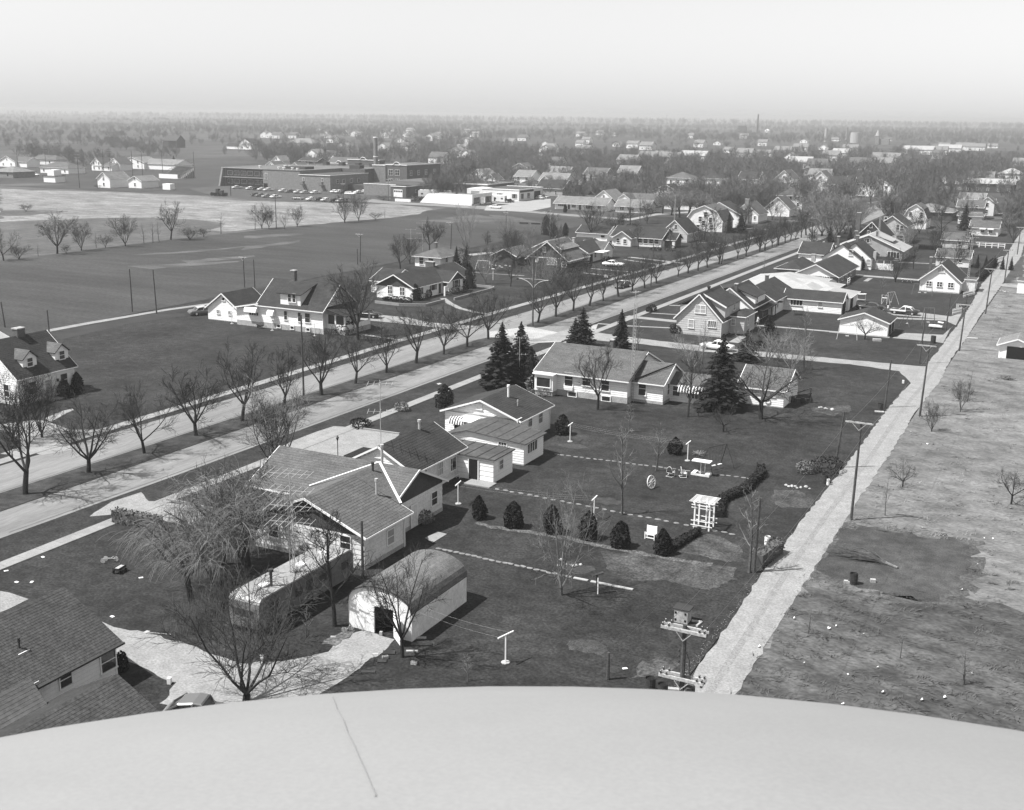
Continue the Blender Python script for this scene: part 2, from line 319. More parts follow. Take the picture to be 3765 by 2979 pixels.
# alley
AL = [(-19.8,40),(-19.7,64),(-20.4,84),(-20.5,100),(-20.4,122),(-20.6,144),(-20.4,158),(-20,172),(-20,200),(-20,218),(-20.4,240),(-21.4,269),(-21.2,300),(-21.2,336),(-22,385),(-22.5,440)]
AR = [(-16.4,40),(-16.6,64),(-16.9,84),(-17.1,102),(-17,122),(-17.3,146),(-16.9,163),(-17.4,180),(-17.2,200),(-17.4,220),(-17.4,240),(-17.4,270),(-17.6,300),(-17.4,332),(-19.5,385),(-19.5,440)]
random.seed(2)
def rag(line, step=.9, amp=.13):
    o = []
    for i in range(len(line)-1):
        a, b = Vector(line[i]), Vector(line[i+1]); n = max(1, int((b-a).length/step))
        for k in range(n): q = a+(b-a)*k/n; o.append((q.x+random.uniform(-amp, amp), q.y))
    return o+[line[-1]]
al, ar = rag(AL), rag(AR)
sheet("alley", al+ar[::-1], .028, m_gravel)
for f in (.5,): band("wheel_rut", [(a[0]*(1-f)+b[0]*f, a[1]) for a, b in zip(AL, AR)], .5, .032, m_rut)
sheet("tall_grass_field", [(-17.2,15),(-17.2,445),(120,520),(190,200),(190,15)], .0, m_tall)
sheet("mown_patch", [(-17.05, 97.50), (-15.49, 98.86), (-11.41, 99.37), (-7.12, 99.57), (-6.40, 96.75), (-5.87, 89.16), (-8.02, 84.99), (-11.10, 85.16), (-12.89, 84.94), (-15.81, 86.08), (-16.78, 88.01), (-16.87, 92.35)], .006, m_mown)
sheet("greener_grass", [(-17.0,30),(-16.9,96),(-13.47, 94.21),(-8.74, 90.35),(-5.25, 86.87),(-3.29, 86.86),(-1.38, 85.79),(40,55),(30,20)], .004, mat("green_dead_grass", .04, .095, .09, .3, 3, mid=(.5, .42), stretch=(.8, 1.25, 1, R(35)), bump=.5))
E_ = [(-17.05, 97.50), (-15.49, 98.86), (-11.41, 99.37), (-7.12, 99.57), (-6.40, 96.75), (-5.87, 89.16), (-8.02, 84.99), (-11.10, 85.16), (-12.89, 84.94), (-15.81, 86.08), (-16.78, 88.01), (-16.87, 92.35)]; cx_, cy_ = sum(q[0] for q in E_)/12, sum(q[1] for q in E_)/12
sheet("mown_edge", [(max(-16.9, cx_+(x-cx_)*1.16), cy_+(y-cy_)*1.12) for x, y in E_], .005, mat("trodden_grass", .05, .11, .12, .35, 4, mid=(.5, .35)))
sheet("meadow_patch", [(-21.28, 332.83), (-17.31, 342.27), (-14.41, 295.43), (-15.60, 274.95), (-17.43, 271.53)], .006, m_mown)
sheet("garden_bed", [(-33.44, 82.41), (-29.06, 83.81), (-24.39, 84.03), (-22.43, 84.53), (-21.91, 81.87), (-23.11, 78.76), (-26.73, 79.23), (-28.80, 77.74), (-30.93, 78.38)], .01, m_garden)
sheet("garden_bed", [(-27.75, 89.76), (-26.54, 90.87), (-23.83, 89.34), (-22.26, 85.77), (-24.19, 85.10), (-27.85, 85.48)], .01, m_garden)
sheet("garden_bed", [(-24.83, 105.32), (-22.88, 106.41), (-20.52, 104.16), (-20.65, 101.83), (-22.80, 100.64), (-24.46, 101.98)], .01, m_garden)
sheet("garden_bed", [(-23.36, 65.42), (-22.56, 66.90), (-21.47, 66.86), (-20.92, 65.52), (-22.07, 63.62), (-23.12, 62.96)], .01, m_garden)
sheet("garden_bed", [(-29.31, 139.42), (-25.30, 143.56), (-24.30, 140.83), (-25.85, 137.11), (-28.18, 137.90)], .01, m_garden)
band("flower_border", [(-45.72, 83.45), (-44.29, 83.09), (-41.32, 83.38), (-37.72, 83.83), (-33.86, 83.41), (-30.34, 83.50), (-26.93, 83.60), (-24.39, 84.03)], .7, .014, mat("border_stones", .045, .13, 1.5, .5, 6))
for q in ((-37.84, 94.44), (-33.89, 78.25), (-27.48, 65.72), (-49.01, 113.04), (-48.18, 109.45)): 
    sheet("worn_spot", [(q[0]+1.6*math.cos(a*.7), q[1]+1.0*math.sin(a*.7)) for a in range(9)], .008, m_lawn2)
# low concrete and stone edgings round lawns (kerb-like)
def edging(pts, h=.18, wd=.25, m=None, name="lawn_edging"):
    mb = MB()
    for a, b in zip(pts, pts[1:]): mb.bar((a[0],a[1],h/2), (b[0],b[1],h/2), wd, h)
    return part_struct(name, mb, m or m_walk)
edging([(-120.54, 179.29), (-114.86, 178.89), (-110.36, 181.06), (-110.28, 187.77)], .5); edging([(-109.42, 190.01), (-109.42, 205.96), (-110.07, 207.54), (-111.60, 207.92), (-115.41, 207.86)], .5)
edging([(-73.55, 103.91), (-67.11, 104.22)]); edging([(-73.74, 74.79), (-67.54, 74.86)])

# ------------------------------------------------------------------ building kit
m_white = mat("white_siding", .78, .84, .8, .05, 6); m_white2 = mat("white_paint_weathered", .62, .74, .9, .1, 5)
m_trim = mat("white_trim", .8); m_cream = mat("pale_shingle_siding", .42, .5, .6, .1, 5); m_greysid = mat("grey_siding", .3, .36, .7, .1, 6)
m_darksid = mat("dark_shingle_siding", .055, .075, .8, .2, 8); m_brick = mat("brick_wall", .085, .125, 1.4, .25, 9); m_brickl = mat("light_brick", .16, .22, 1.2, .2, 9)
m_block = mat("concrete_block", .3, .42, 1.5, .2, 8); m_glass = mat("window_glass", .02, .05, .6, rough=.12, spec=.6)
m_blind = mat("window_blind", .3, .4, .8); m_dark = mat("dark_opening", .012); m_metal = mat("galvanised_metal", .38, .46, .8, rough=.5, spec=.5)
m_darkpaint = mat("dark_paint", .04, .05, .8); m_wood = mat("old_wood", .1, .16, 1.2, .3, 10)
def roofm(name, v, v2, k=.9): return mat(name, v, v2, .5, .22, 7, uvtile=(.9, .3, .009, k))
m_rdark = roofm("dark_shingles", .032, .046); m_rmid = roofm("grey_shingles", .085, .115); m_rlight = roofm("light_shingles", .15, .2); m_rwhite = mat("white_roofing", .3, .36, .5, .06, 4)
m_rmott = roofm("mottled_shingles", .05, .085, .7); m_tar = mat("tar_roof", .06, .085, .3, .2, 3); m_seam = mat("roof_seam", .03)
m_rh1 = mat("striped_shingles", .05, .072, .9, .3, 5)
UNIT = {}
def unit(m):
    if m.name not in UNIT: UNIT[m.name] = MB().box(-.5,-.5,-.5,.5,.5,.5).mesh("unit_box", m)
    return UNIT[m.name]
def piece(root, name, c, s, m, parent=None):
    """one box-shaped piece as its own object (shared unit mesh)"""
    o = obj(name, unit(m), parent or root, Vector(c)-(root.location if not parent or parent is root else root.location)); o.scale = s; return o
LAP = {}
def lap(m):
    if m.name not in LAP:
        b = MB(); b.v = [(-.5,0,-.5),(.5,0,-.5),(-.5,0,.5),(.5,0,.5),(-.5,-1,-.5),(.5,-1,-.5),(-.5,-.15,.5),(.5,-.15,.5)]
        b.f = [(4,5,7,6),(0,1,5,4),(2,6,7,3),(0,4,6,2),(1,3,7,5)]; b.uv = [None]*5
        LAP[m.name] = b.mesh("lap_board", m)
    return LAP[m.name]
def boards(root, face, a0, a1, z0, z1, pl, m, step=.24, gable=None, name="board"):
    """lap siding: one object per board on a wall facing S (-Y) or E (+X); gable=(zr,) narrows the boards up to the ridge"""
    q = [(a0, z0), (a1, z0), (a1, z1)]+([((a0+a1)/2, gable)] if gable else [])+[(a0, z1)]; bk = MB(); bk.face([(a, pl-.006, c) if face == 'S' else (pl+.006, a, c) for a, c in q]); part(root, 'lap_shadow_sheet', bk, m_block)  # darker sheet behind the boards: lap shadow lines put in as colour
    z = z0
    while z < (gable or z1)-.06:
        h = min(step, (gable or z1)-z); a, b = a0, a1
        if gable and z+h > z1:
            f = min(1, max(0, (z+h-z1)/(gable-z1))); c = (a0+a1)/2; a, b = a0+(c-a0)*f, a1+(c-a1)*f
        if b-a > .2:
            o = obj(name, lap(m), root, Vector(((a+b)/2, pl, z+h/2) if face == 'S' else (pl, (a+b)/2, z+h/2))-root.location, 0 if face == 'S' else R(90))
            o.scale = (b-a, .034, h-.018)
        z += step
def gable_faces(mb, x0, x1, y0, y1, ze, zr, axis, z0=0, ends=(1, 1)):
    if axis == 'Y':
        c = (x0+x1)/2
        mb.face([(x0,y0,z0),(x1,y0,z0),(x1,y0,ze)]+([(c,y0,zr)] if ends[0] else [])+[(x0,y0,ze)])
        mb.face([(x1,y1,z0),(x0,y1,z0),(x0,y1,ze)]+([(c,y1,zr)] if ends[1] else [])+[(x1,y1,ze)])
        mb.face([(x0,y1,z0),(x0,y0,z0),(x0,y0,ze),(x0,y1,ze)]); mb.face([(x1,y0,z0),(x1,y1,z0),(x1,y1,ze),(x1,y0,ze)])
    else:
        c = (y0+y1)/2
        mb.face([(x0,y1,z0),(x0,y0,z0),(x0,y0,ze)]+([(x0,c,zr)] if ends[0] else [])+[(x0,y1,ze)])
        mb.face([(x1,y0,z0),(x1,y1,z0),(x1,y1,ze)]+([(x1,c,zr)] if ends[1] else [])+[(x1,y0,ze)])
        mb.face([(x0,y0,z0),(x1,y0,z0),(x1,y0,ze),(x0,y0,ze)]); mb.face([(x1,y1,z0),(x0,y1,z0),(x0,y1,ze),(x1,y1,ze)])
def slope(mb, e0, e1, r1, r0, exp_, th=.1):
    """one roof slope: eave e0-e1, ridge r0-r1, laid in courses that step down like shingles"""
    e0, e1, r0, r1 = map(Vector, (e0, e1, r0, r1)); L_ = ((r0-e0).length+(r1-e1).length)/2; n = max(1, round(L_/exp_)) if exp_ else 1
    nrm = (e1-e0).cross(r0-e0).normalized(); st = .013 if exp_ else 0; U = (e1-e0).normalized()
    for k in range(n):
        t0, t1 = k/n, (k+1)/n; a, b, c, d = e0.lerp(r0, t0), e1.lerp(r1, t0), e1.lerp(r1, t1), e0.lerp(r0, t1)
        a2, b2 = a+nrm*st, b+nrm*st
        mb.face([a2, b2, c, d], [((q-e0).dot(U), t*L_) for q, t in ((a, t0), (b, t0), (c, t1), (d, t1))])
        if st: mb.face([a, b, b2, a2])
    mb.face([e1-nrm*th, e0-nrm*th, r0-nrm*th, r1-nrm*th])
    for p, q in ((e0, e1), (e1, r1), (r0, e0)): mb.face([p-nrm*th, q-nrm*th, q, p])
def roof_gable(mb, x0, x1, y0, y1, ze, zr, axis, o=.45, g=.4, exp_=.3):
    if axis == 'Y':
        c = (x0+x1)/2; k = (zr-ze)/((x1-x0)/2); zl = ze-k*o+.1; zt = zr+.1
        slope(mb, (x1+o,y0-g,zl), (x1+o,y1+g,zl), (c,y1+g,zt), (c,y0-g,zt), exp_); slope(mb, (x0-o,y1+g,zl), (x0-o,y0-g,zl), (c,y0-g,zt), (c,y1+g,zt), exp_)
    else:
        c = (y0+y1)/2; k = (zr-ze)/((y1-y0)/2); zl = ze-k*o+.1; zt = zr+.1
        slope(mb, (x0-g,y0-o,zl), (x1+g,y0-o,zl), (x1+g,c,zt), (x0-g,c,zt), exp_); slope(mb, (x1+g,y1+o,zl), (x0-g,y1+o,zl), (x0-g,c,zt), (x1+g,c,zt), exp_)
def roof_hip(mb, x0, x1, y0, y1, ze, zr, o=.5, ends=(1, 1), axis=None, inset=None):
    x0 -= o; x1 += o; y0 -= o; y1 += o; axis = axis or ('Y' if y1-y0 >= x1-x0 else 'X')
    if axis == 'Y':
        c = (x0+x1)/2; i = inset or min((x1-x0)/2, (y1-y0)/2); a = y0+(i if ends[0] else 0); b = y1-(i if ends[1] else 0)
        A, B = Vector((c, a, zr)), Vector((c, b, zr))
    else:
        c = (y0+y1)/2; i = inset or min((y1-y0)/2, (x1-x0)/2); a = x0+(i if ends[0] else 0); b = x1-(i if ends[1] else 0)
        A, B = Vector((a, c, zr)), Vector((b, c, zr))
    P = [Vector((x0,y0,ze)), Vector((x1,y0,ze)), Vector((x1,y1,ze)), Vector((x0,y1,ze))]
    def F(*q):
        U = (q[1]-q[0]).normalized(); n = (q[1]-q[0]).cross(q[-1]-q[0]).normalized(); V = n.cross(U)
        mb.face(q, [((p-q[0]).dot(U), (p-q[0]).dot(V)) for p in q])
    if axis == 'Y': F(P[1],P[2],B,A); F(P[3],P[0],A,B); F(P[0],P[1],A); F(P[2],P[3],B)
    else: F(P[0],P[1],B,A); F(P[2],P[3],A,B); F(P[3],P[0],A); F(P[1],P[2],B)
    lo = [p-Vector((0,0,.14)) for p in P]
    for k in range(4): mb.face([lo[k], lo[(k+1) % 4], P[(k+1) % 4], P[k]])
    mb.face(lo[::-1])
def rake_trim(mb, x0, x1, y0, y1, ze, zr, axis, o=.45, g=.4, w_=.18):
    """white barge boards along the gable ends and fascia along the eaves"""
    if axis == 'Y':
        c = (x0+x1)/2; k = (zr-ze)/((x1-x0)/2); zl = ze-k*o
        for y in (y0-g-.03, y1+g+.03):
            mb.bar((x0-o,y,zl),(c,y,zr),.07,w_); mb.bar((x1+o,y,zl),(c,y,zr),.07,w_)
        for x in (x0-o-.03, x1+o+.03): mb.bar((x,y0-g,zl),(x,y1+g,zl),.07,.14)
    else:
        c = (y0+y1)/2; k = (zr-ze)/((y1-y0)/2); zl = ze-k*o
        for x in (x0-g-.03, x1+g+.03):
            mb.bar((x,y0-o,zl),(x,c,zr),.07,w_); mb.bar((x,y1+o,zl),(x,c,zr),.07,w_)
        for y in (y0-o-.03, y1+o+.03): mb.bar((x0-g,y,zl),(x1+g,y,zl),.07,.14)
def block(h, x0, x1, y0, y1, ze, zr=None, axis='Y', wall=None, roof=None, o=.45, g=.35, exp_=.3, trim=True, z0=0, hip=None, gmat=None, found=0, fm=None, ends=(1,1), hipaxis=None, inset=None):
    """one block of a house: wall, roof, trim (and gable / foundation) as parts of h"""
    wall = wall or m_white; roof = roof or m_rdark; mb = MB()
    if hip is not None:
        gable_faces(mb, x0, x1, y0, y1, ze, zr, axis, z0, (0, 0)); part(h, "wall", mb, wall)
        rb = MB(); roof_hip(rb, x0, x1, y0, y1, ze, zr, o, hip, hipaxis, inset); part(h, "roof", rb, roof)
        if trim:
            tb = MB(); e = o+.03
            for a, b in (((x0-e,y0-e),(x1+e,y0-e)),((x1+e,y0-e),(x1+e,y1+e)),((x1+e,y1+e),(x0-e,y1+e)),((x0-e,y1+e),(x0-e,y0-e))): tb.bar((*a,ze-.06),(*b,ze-.06),.05,.13)
            part(h, "fascia", tb, m_trim)
    elif zr is None:
        mb.box(x0,y0,z0,x1,y1,ze); part(h, "wall", mb, wall)
        rb = MB().box(x0-o,y0-o,ze,x1+o,y1+o,ze+.16); part(h, "roof", rb, roof)
        if trim:
            tb = MB(); e = o+.02
            for a, b in (((x0-e,y0-e),(x1+e,y0-e)),((x1+e,y0-e),(x1+e,y1+e))): tb.bar((*a,ze+.1),(*b,ze+.1),.05,.14)
            part(h, "fascia", tb, m_trim)
    else:
        gable_faces(mb, x0, x1, y0, y1, ze, zr, axis, z0, (0, 0) if gmat else ends); part(h, "wall", mb, wall)
        if gmat:
            gb = MB(); c = (x0+x1)/2 if axis == 'Y' else (y0+y1)/2
            if axis == 'Y':
                for y, s in ((y0-.03, 1), (y1+.03, -1)): gb = MB(); gb.face([(x0,y,ze-.25),(x1,y,ze-.25),(x1,y,ze),(c,y,zr),(x0,y,ze)][::s]); part(h, "gable", gb, gmat)
            else:
                for x, s in ((x1+.03, 1), (x0-.03, -1)): gb = MB(); gb.face([(x,y0,ze-.25),(x,y1,ze-.25),(x,y1,ze),(x,c,zr),(x,y0,ze)][::s]); part(h, "gable", gb, gmat)
        rb = MB(); roof_gable(rb, x0, x1, y0, y1, ze, zr, axis, o, g, exp_); part(h, "roof", rb, roof)
        if trim: tb = MB(); rake_trim(tb, x0, x1, y0, y1, ze, zr, axis, o, g); part(h, "barge_board", tb, m_trim)
    if found: part(h, "foundation", MB().box(x0-.04, y0-.04, -.05, x1+.04, y1+.04, found), fm or m_block)
WIN = {}
def win(h, face, p, pl, w_=1.0, ht=1.4, style='dh', fr=None, glass=None, name="window"):
    """a window with its frame (part) and pane (sub-part); p=(along, z centre) on the wall plane pl"""
    fr = fr or m_trim; glass = glass or m_glass; key = (face, w_, ht, style, fr.name, glass.name)
    if key not in WIN:
        f = MB(); t = .09; d = .1
        def bx(a0, a1, z0, z1, d=d): f.box(a0, -d, z0, a1, 0, z1)
        bx(-w_/2-t, w_/2+t, ht/2, ht/2+t); bx(-w_/2-t*1.3, w_/2+t*1.3, -ht/2-t, -ht/2, d*1.6); bx(-w_/2-t, -w_/2, -ht/2, ht/2); bx(w_/2, w_/2+t, -ht/2, ht/2)
        if style == 'dh': bx(-w_/2, w_/2, -.03, .03, .08)
        if style == 'dh2': bx(-w_/2, w_/2, -.03, .03, .08); bx(-.05, .05, -ht/2, ht/2)
        if style == 'grid': [bx(-w_/2+w_*k/3-.02, -w_/2+w_*k/3+.02, -ht/2, ht/2, .08) for k in (1, 2)]; bx(-w_/2, w_/2, -.02, .02, .08)
        if style == 'row': [bx(-w_/2+w_*k/4-.04, -w_/2+w_*k/4+.04, -ht/2, ht/2, .08) for k in (1, 2, 3)]
        if style == 'pic': [bx(q-.04, q+.04, -ht/2, ht/2, .08) for q in (-w_*.28, w_*.28)]
        g = MB(); g.face([(-w_/2,-.06,-ht/2),(w_/2,-.06,-ht/2),(w_/2,-.06,ht/2),(-w_/2,-.06,ht/2)])
        WIN[key] = (f.mesh("window", fr), g.mesh("pane", glass))
    f, g = WIN[key]; u, z = p
    loc = Vector((u, pl, z) if face in 'SN' else (pl, u, z))-h.location
    rz = {'S': 0, 'E': R(90), 'N': R(180), 'W': R(-90)}[face]
    o = obj(name, f, h, loc, rz); obj("pane", g, o); return o
def door(h, face, p, pl, w_=.95, ht=2.05, m=None, z=.1, panel=True):
    mb = MB().box(-w_/2, -.05, 0, w_/2, 0, ht)
    loc = Vector((p, pl, z) if face == 'S' else (pl, p, z))-h.location
    o = obj("door", mb.mesh("door", m or m_darkpaint), h, loc, 0 if face == 'S' else R(90))
    fr = MB()
    for a in (-w_/2-.1, w_/2): fr.box(a, -.07, 0, a+.1, 0, ht+.1)
    fr.box(-w_/2, -.07, ht, w_/2, 0, ht+.1); obj("door_frame", fr.mesh("door_frame", m_trim), o)
    return o
def chimney(h, x, y, z0, z1, w_=.8, d=.6, m=None):
    c = part(h, "chimney", MB().box(x-w_/2,y-d/2,z0,x+w_/2,y+d/2,z1), m or m_brick)
    cp = MB().box(x-w_/2-.08,y-d/2-.08,z1,x+w_/2+.08,y+d/2+.08,z1+.14); part(h, "chimney_cap", cp, m_block, c)
def pipe(h, x, y, z0, z1, r=.11, m=None):
    part(h, "vent_pipe", MB().tube([(x,y,z0),(x,y,z1)], r, 8).tube([(x,y,z1),(x,y,z1+.25)], r*1.45, 8), m or m_metal)
def awning(h, face, p, pl, w_, drop=.8, out_=.8, stripes=6, z=None):
    u, zt = p; root_m = MB()
    def tr(a, d, zz): return (u+a, pl-d, zz) if face == 'S' else (pl+d, u+a, zz)
    n = 8
    rg = [[tr(a, out_*math.sin(k/n*math.pi/2), zt-drop*(1-math.cos(k/n*math.pi/2))) for k in range(n+1)] for a in (-w_/2, w_/2)]
    for k in range(n): root_m.face([rg[0][k], rg[0][k+1], rg[1][k+1], rg[1][k]])
    for s in (0, 1): root_m.face([tr((-.5, .5)[s]*w_, 0, zt)]+rg[s]+[tr((-.5, .5)[s]*w_, 0, zt-drop)])
    a = part(h, "awning", root_m, m_trim)
    for i in range(stripes):
        a0 = -w_/2+w_*(2*i+.5)/(2*stripes); a1 = a0+w_/(2*stripes); mb = MB()
        for k in range(n):
            k0, k1 = [(out_*math.sin(q/n*math.pi/2)+.015, zt-drop*(1-math.cos(q/n*math.pi/2))+.012) for q in (k, k+1)]
            mb.face([tr(a0, *k0), tr(a0, *k1), tr(a1, *k1), tr(a1, *k0)])
        part(h, "stripe", mb, m_darkpaint, a)
    return a
def downspout(h, x, y, z): part(h, "downspout", MB().tube([(x,y,0),(x,y,z)], .05, 6), m_trim)
def mast(h_label, x, y, z0, z1, elems=6, span=1.6, rz=0.0, name="television_antenna", lattice=False, els=(0, 1)):
    """a television antenna on a pipe or lattice mast: mast, booms and cross rods"""
    t = thing(name, h_label, "antenna", (x, y, 0)); mb = MB()
    if lattice:
        for k in range(3):
            a = 2*math.pi*k/3; p0 = (x+.2*math.cos(a), y+.2*math.sin(a)); mb.tube([(*p0, z0), (*p0, z1-1.5)], .035, 4)
        k = z0
        while k < z1-2:
            q = [(x+.2*math.cos(2*math.pi*i/3), y+.2*math.sin(2*math.pi*i/3)) for i in range(3)]
            for i in range(3): mb.bar((*q[i], k), (*q[(i+1) % 3], k+.35), .02)
            k += .45
        mb.tube([(x, y, z1-2), (x, y, z1)], .035, 5)
    else: mb.tube([(x, y, z0), (x, y, z1)], .035, 5)
    part(t, "mast", mb, m_metal)
    dx, dy = math.cos(rz), math.sin(rz)
    for lv in els:
        zz = z1-.15-lv*1.1; b = MB(); b.bar((x-dx*span*.6, y-dy*span*.6, zz), (x+dx*span*.6, y+dy*span*.6, zz), .03); bo = part(t, "boom", b, m_metal)
        for k in range(elems):
            f = (k/(elems-1)-.5)*1.2*span; l = span*(.75-.3*k/elems); r = MB()
            r.bar((x+dx*f-dy*l*.5*1.3, y+dy*f+dx*l*.5*1.3, zz+.02), (x+dx*f+dy*l*.5*1.3, y+dy*f-dx*l*.5*1.3, zz+.02), .026); part(t, "rod", r, m_metal, bo)
    return t

# ------------------------------------------------------------------ houses near the boulevard
HOUSES = []
def house(label, x, y, name="house", group=None, cat="house", lm=None):
    if lm: landmark(lm, x, y)
    HOUSES.append((x, y)); return thing(name, uniq(label), cat, (x, y, 0), 0, group)
def shed_dormer(h, side, x0, x1, y0, y1, zw0, zw1, zin, wall, roof, o=.3):
    """dormer under a shed roof: front wall at x1 (side E) or y0 (side S), roof rising back to zin"""
    mb = MB()
    if side == 'E':
        mb.face([(x1,y0,zw0),(x1,y1,zw0),(x1,y1,zw1),(x1,y0,zw1)]); mb.face([(x0,y0,zw0),(x1,y0,zw0),(x1,y0,zw1),(x0,y0,zin)]); mb.face([(x1,y1,zw0),(x0,y1,zw0),(x0,y1,zin),(x1,y1,zw1)])
        d = part(h, "dormer", mb, wall); rb = MB(); k = (zin-zw1)/(x1-x0)
        slope(rb, (x1+o,y0-o,zw1-k*o+.06), (x1+o,y1+o,zw1-k*o+.06), (x0,y1+o,zin+.06), (x0,y0-o,zin+.06), .3)
    else:
        mb.face([(x0,y0,zw0),(x1,y0,zw0),(x1,y0,zw1),(x0,y0,zw1)]); mb.face([(x1,y0,zw0),(x1,y1,zw0),(x1,y1,zin),(x1,y0,zw1)]); mb.face([(x0,y1,zw0),(x0,y0,zw0),(x0,y0,zw1),(x0,y1,zin)])
        d = part(h, "dormer", mb, wall); rb = MB(); k = (zin-zw1)/(y1-y0)
        slope(rb, (x0-o,y0-o,zw1-k*o+.06), (x1+o,y0-o,zw1-k*o+.06), (x1+o,y1,zin+.06), (x0-o,y1,zin+.06), .3)
    part(h, "dormer_roof", rb, roof, d); return d
def gable_dormer(h, x0, x1, y0, y1, zb, ze, zr, wall, roof):
    """little gabled dormer facing east"""
    mb = MB(); c = (y0+y1)/2
    mb.face([(x1,y0,zb),(x1,y1,zb),(x1,y1,ze),(x1,c,zr),(x1,y0,ze)]); mb.face([(x0,y0,ze),(x1,y0,zb),(x1,y0,ze)]); mb.face([(x1,y1,zb),(x0,y1,ze),(x1,y1,ze)])
    d = part(h, "dormer", mb, wall); rb = MB(); o = .2
    slope(rb, (x0-1.2,y0-o,ze-.1), (x1+.25,y0-o,ze-.1), (x1+.25,c,zr+.06), (x0-1.2,c,zr+.06), .25); slope(rb, (x1+.25,y1+o,ze-.1), (x0-1.2,y1+o,ze-.1), (x0-1.2,c,zr+.06), (x1+.25,c,zr+.06), .25)
    part(h, "dormer_roof", rb, roof, d); return d
# --- house under the tank (bottom left)
h = house("large house with dark shingle roof and lap siding, cut off at the lower left corner", -56.5, 35, lm="the striped roof house at lower left")
x0, x1, y0, y1, ze, zr = -61, -52, 20, 47.4, 2.5, 5.05
mb = MB(); gable_faces(mb, x0, x1, y0, y1, ze, zr, 'Y'); part(h, "wall", mb, m_white)
boards(h, 'E', y0+.02, y1-.02, .15, ze, x1, m_white, .27)
n = 28; L0, L1 = Vector((x1+.4, 0, ze-.12)), Vector((-56.5, 0, zr+.1))
for k in range(n):                                                       # every shingle course of the near slope
    a, b = L0.lerp(L1, k/n), L0.lerp(L1, (k+1)/n+.004); mb = MB(); e = Vector((.012, 0, .022))
    mb.face([(a.x+e.x,y0,a.z+e.z),(a.x+e.x,y1+.4,a.z+e.z),(b.x,y1+.4,b.z+.012),(b.x,y0,b.z+.012)], [(0,0),(27,0),(27,.2),(0,.2)])
    mb.face([(a.x,y0,a.z-.02),(a.x,y1+.4,a.z-.02),(a.x+e.x,y1+.4,a.z+e.z),(a.x+e.x,y0,a.z+e.z)]); mb.face([(a.x,y1+.4,a.z-.02),(b.x,y1+.4,b.z-.02),(b.x,y1+.4,b.z+.012),(a.x+e.x,y1+.4,a.z+e.z)])
    part(h, "shingle_course", mb, m_rh1)
rb = MB(); slope(rb, (x0-.4,y1+.4,ze-.12), (x0-.4,y0,ze-.12), (-56.5,y0,zr+.1), (-56.5,y1+.4,zr+.1), .3); slope(rb, (x1+.38,y0,ze-.2), (x1+.38,y1+.38,ze-.2), (-56.5,y1+.38,zr-.02), (-56.5,y0,zr-.02), 0)
part(h, "roof", rb, m_rdark); part(h, "gutter", MB().bar((x1+.45,y0,ze-.12),(x1+.45,y1+.4,ze-.12),.12,.12), m_darkpaint)
part(h, "corner_board", MB().box(x1-.02,y1-.12,0,x1+.06,y1+.03,ze), m_trim)
for q, w_, ht in (((46.75, 1.52), 1.15, 1.25), ((43.42, 1.83), .85, .95), ((40.90, 2.08), 1.05, .85)): win(h, 'E', q, -52, w_, ht, 'dh')
pipe(h, -54.2, 42.2, 3.5, 4.25, .06, m_darkpaint); part(h, "flashing", MB().box(-54.6,41.8,3.62,-53.8,42.6,3.68), m_trim)
for (a, b, c, zr2, ze2, e) in (((-50.1, -43.2), 20, 42.2, 3.75, 2.0, .4),):     # lower garage wing beside it
    mb = MB(); gable_faces(mb, a[0], a[1], b, c, ze2, zr2, 'Y'); part(h, "garage_wall", mb, m_white2)
    cx = sum(a)/2; n = 20; L0, L1 = Vector((a[1]+.4, 0, ze2-.1)), Vector((cx, 0, zr2+.1))
    for k in range(n):
        p, q = L0.lerp(L1, k/n), L0.lerp(L1, (k+1)/n+.004); mb = MB(); y9 = c+.35
        mb.face([(p.x+.012,b,p.z+.022),(p.x+.012,y9,p.z+.022),(q.x,y9,q.z+.012),(q.x,b,q.z+.012)], [(0,0),(22,0),(22,.2),(0,.2)])
        mb.face([(p.x,b,p.z-.02),(p.x,y9,p.z-.02),(p.x+.012,y9,p.z+.022),(p.x+.012,b,p.z+.022)]); mb.face([(p.x,y9,p.z-.02),(q.x,y9,q.z-.02),(q.x,y9,q.z+.012),(p.x+.03,y9,p.z+.05)])
        part(h, "shingle_course", mb, m_rh1)
    rb = MB(); slope(rb, (a[0]-.4,c+.35,ze2-.1), (a[0]-.4,b,ze2-.1), (cx,b,zr2+.1), (cx,c+.35,zr2+.1), .3); part(h, "garage_roof", rb, m_rdark)
rb = MB(); slope(rb, (-49.4,28,2.15), (-49.4,40,2.3), (-52,41.0,3.0), (-52,28,3.0), .3); part(h, "porch_roof", rb, m_tar)
part(h, "gutter", MB().bar((-49.35,28,2.1),(-49.35,40.1,2.25),.12,.12), m_trim); part(h, "porch_wall", MB().box(-52,28,0,-49.8,39.5,2.05), m_white2)
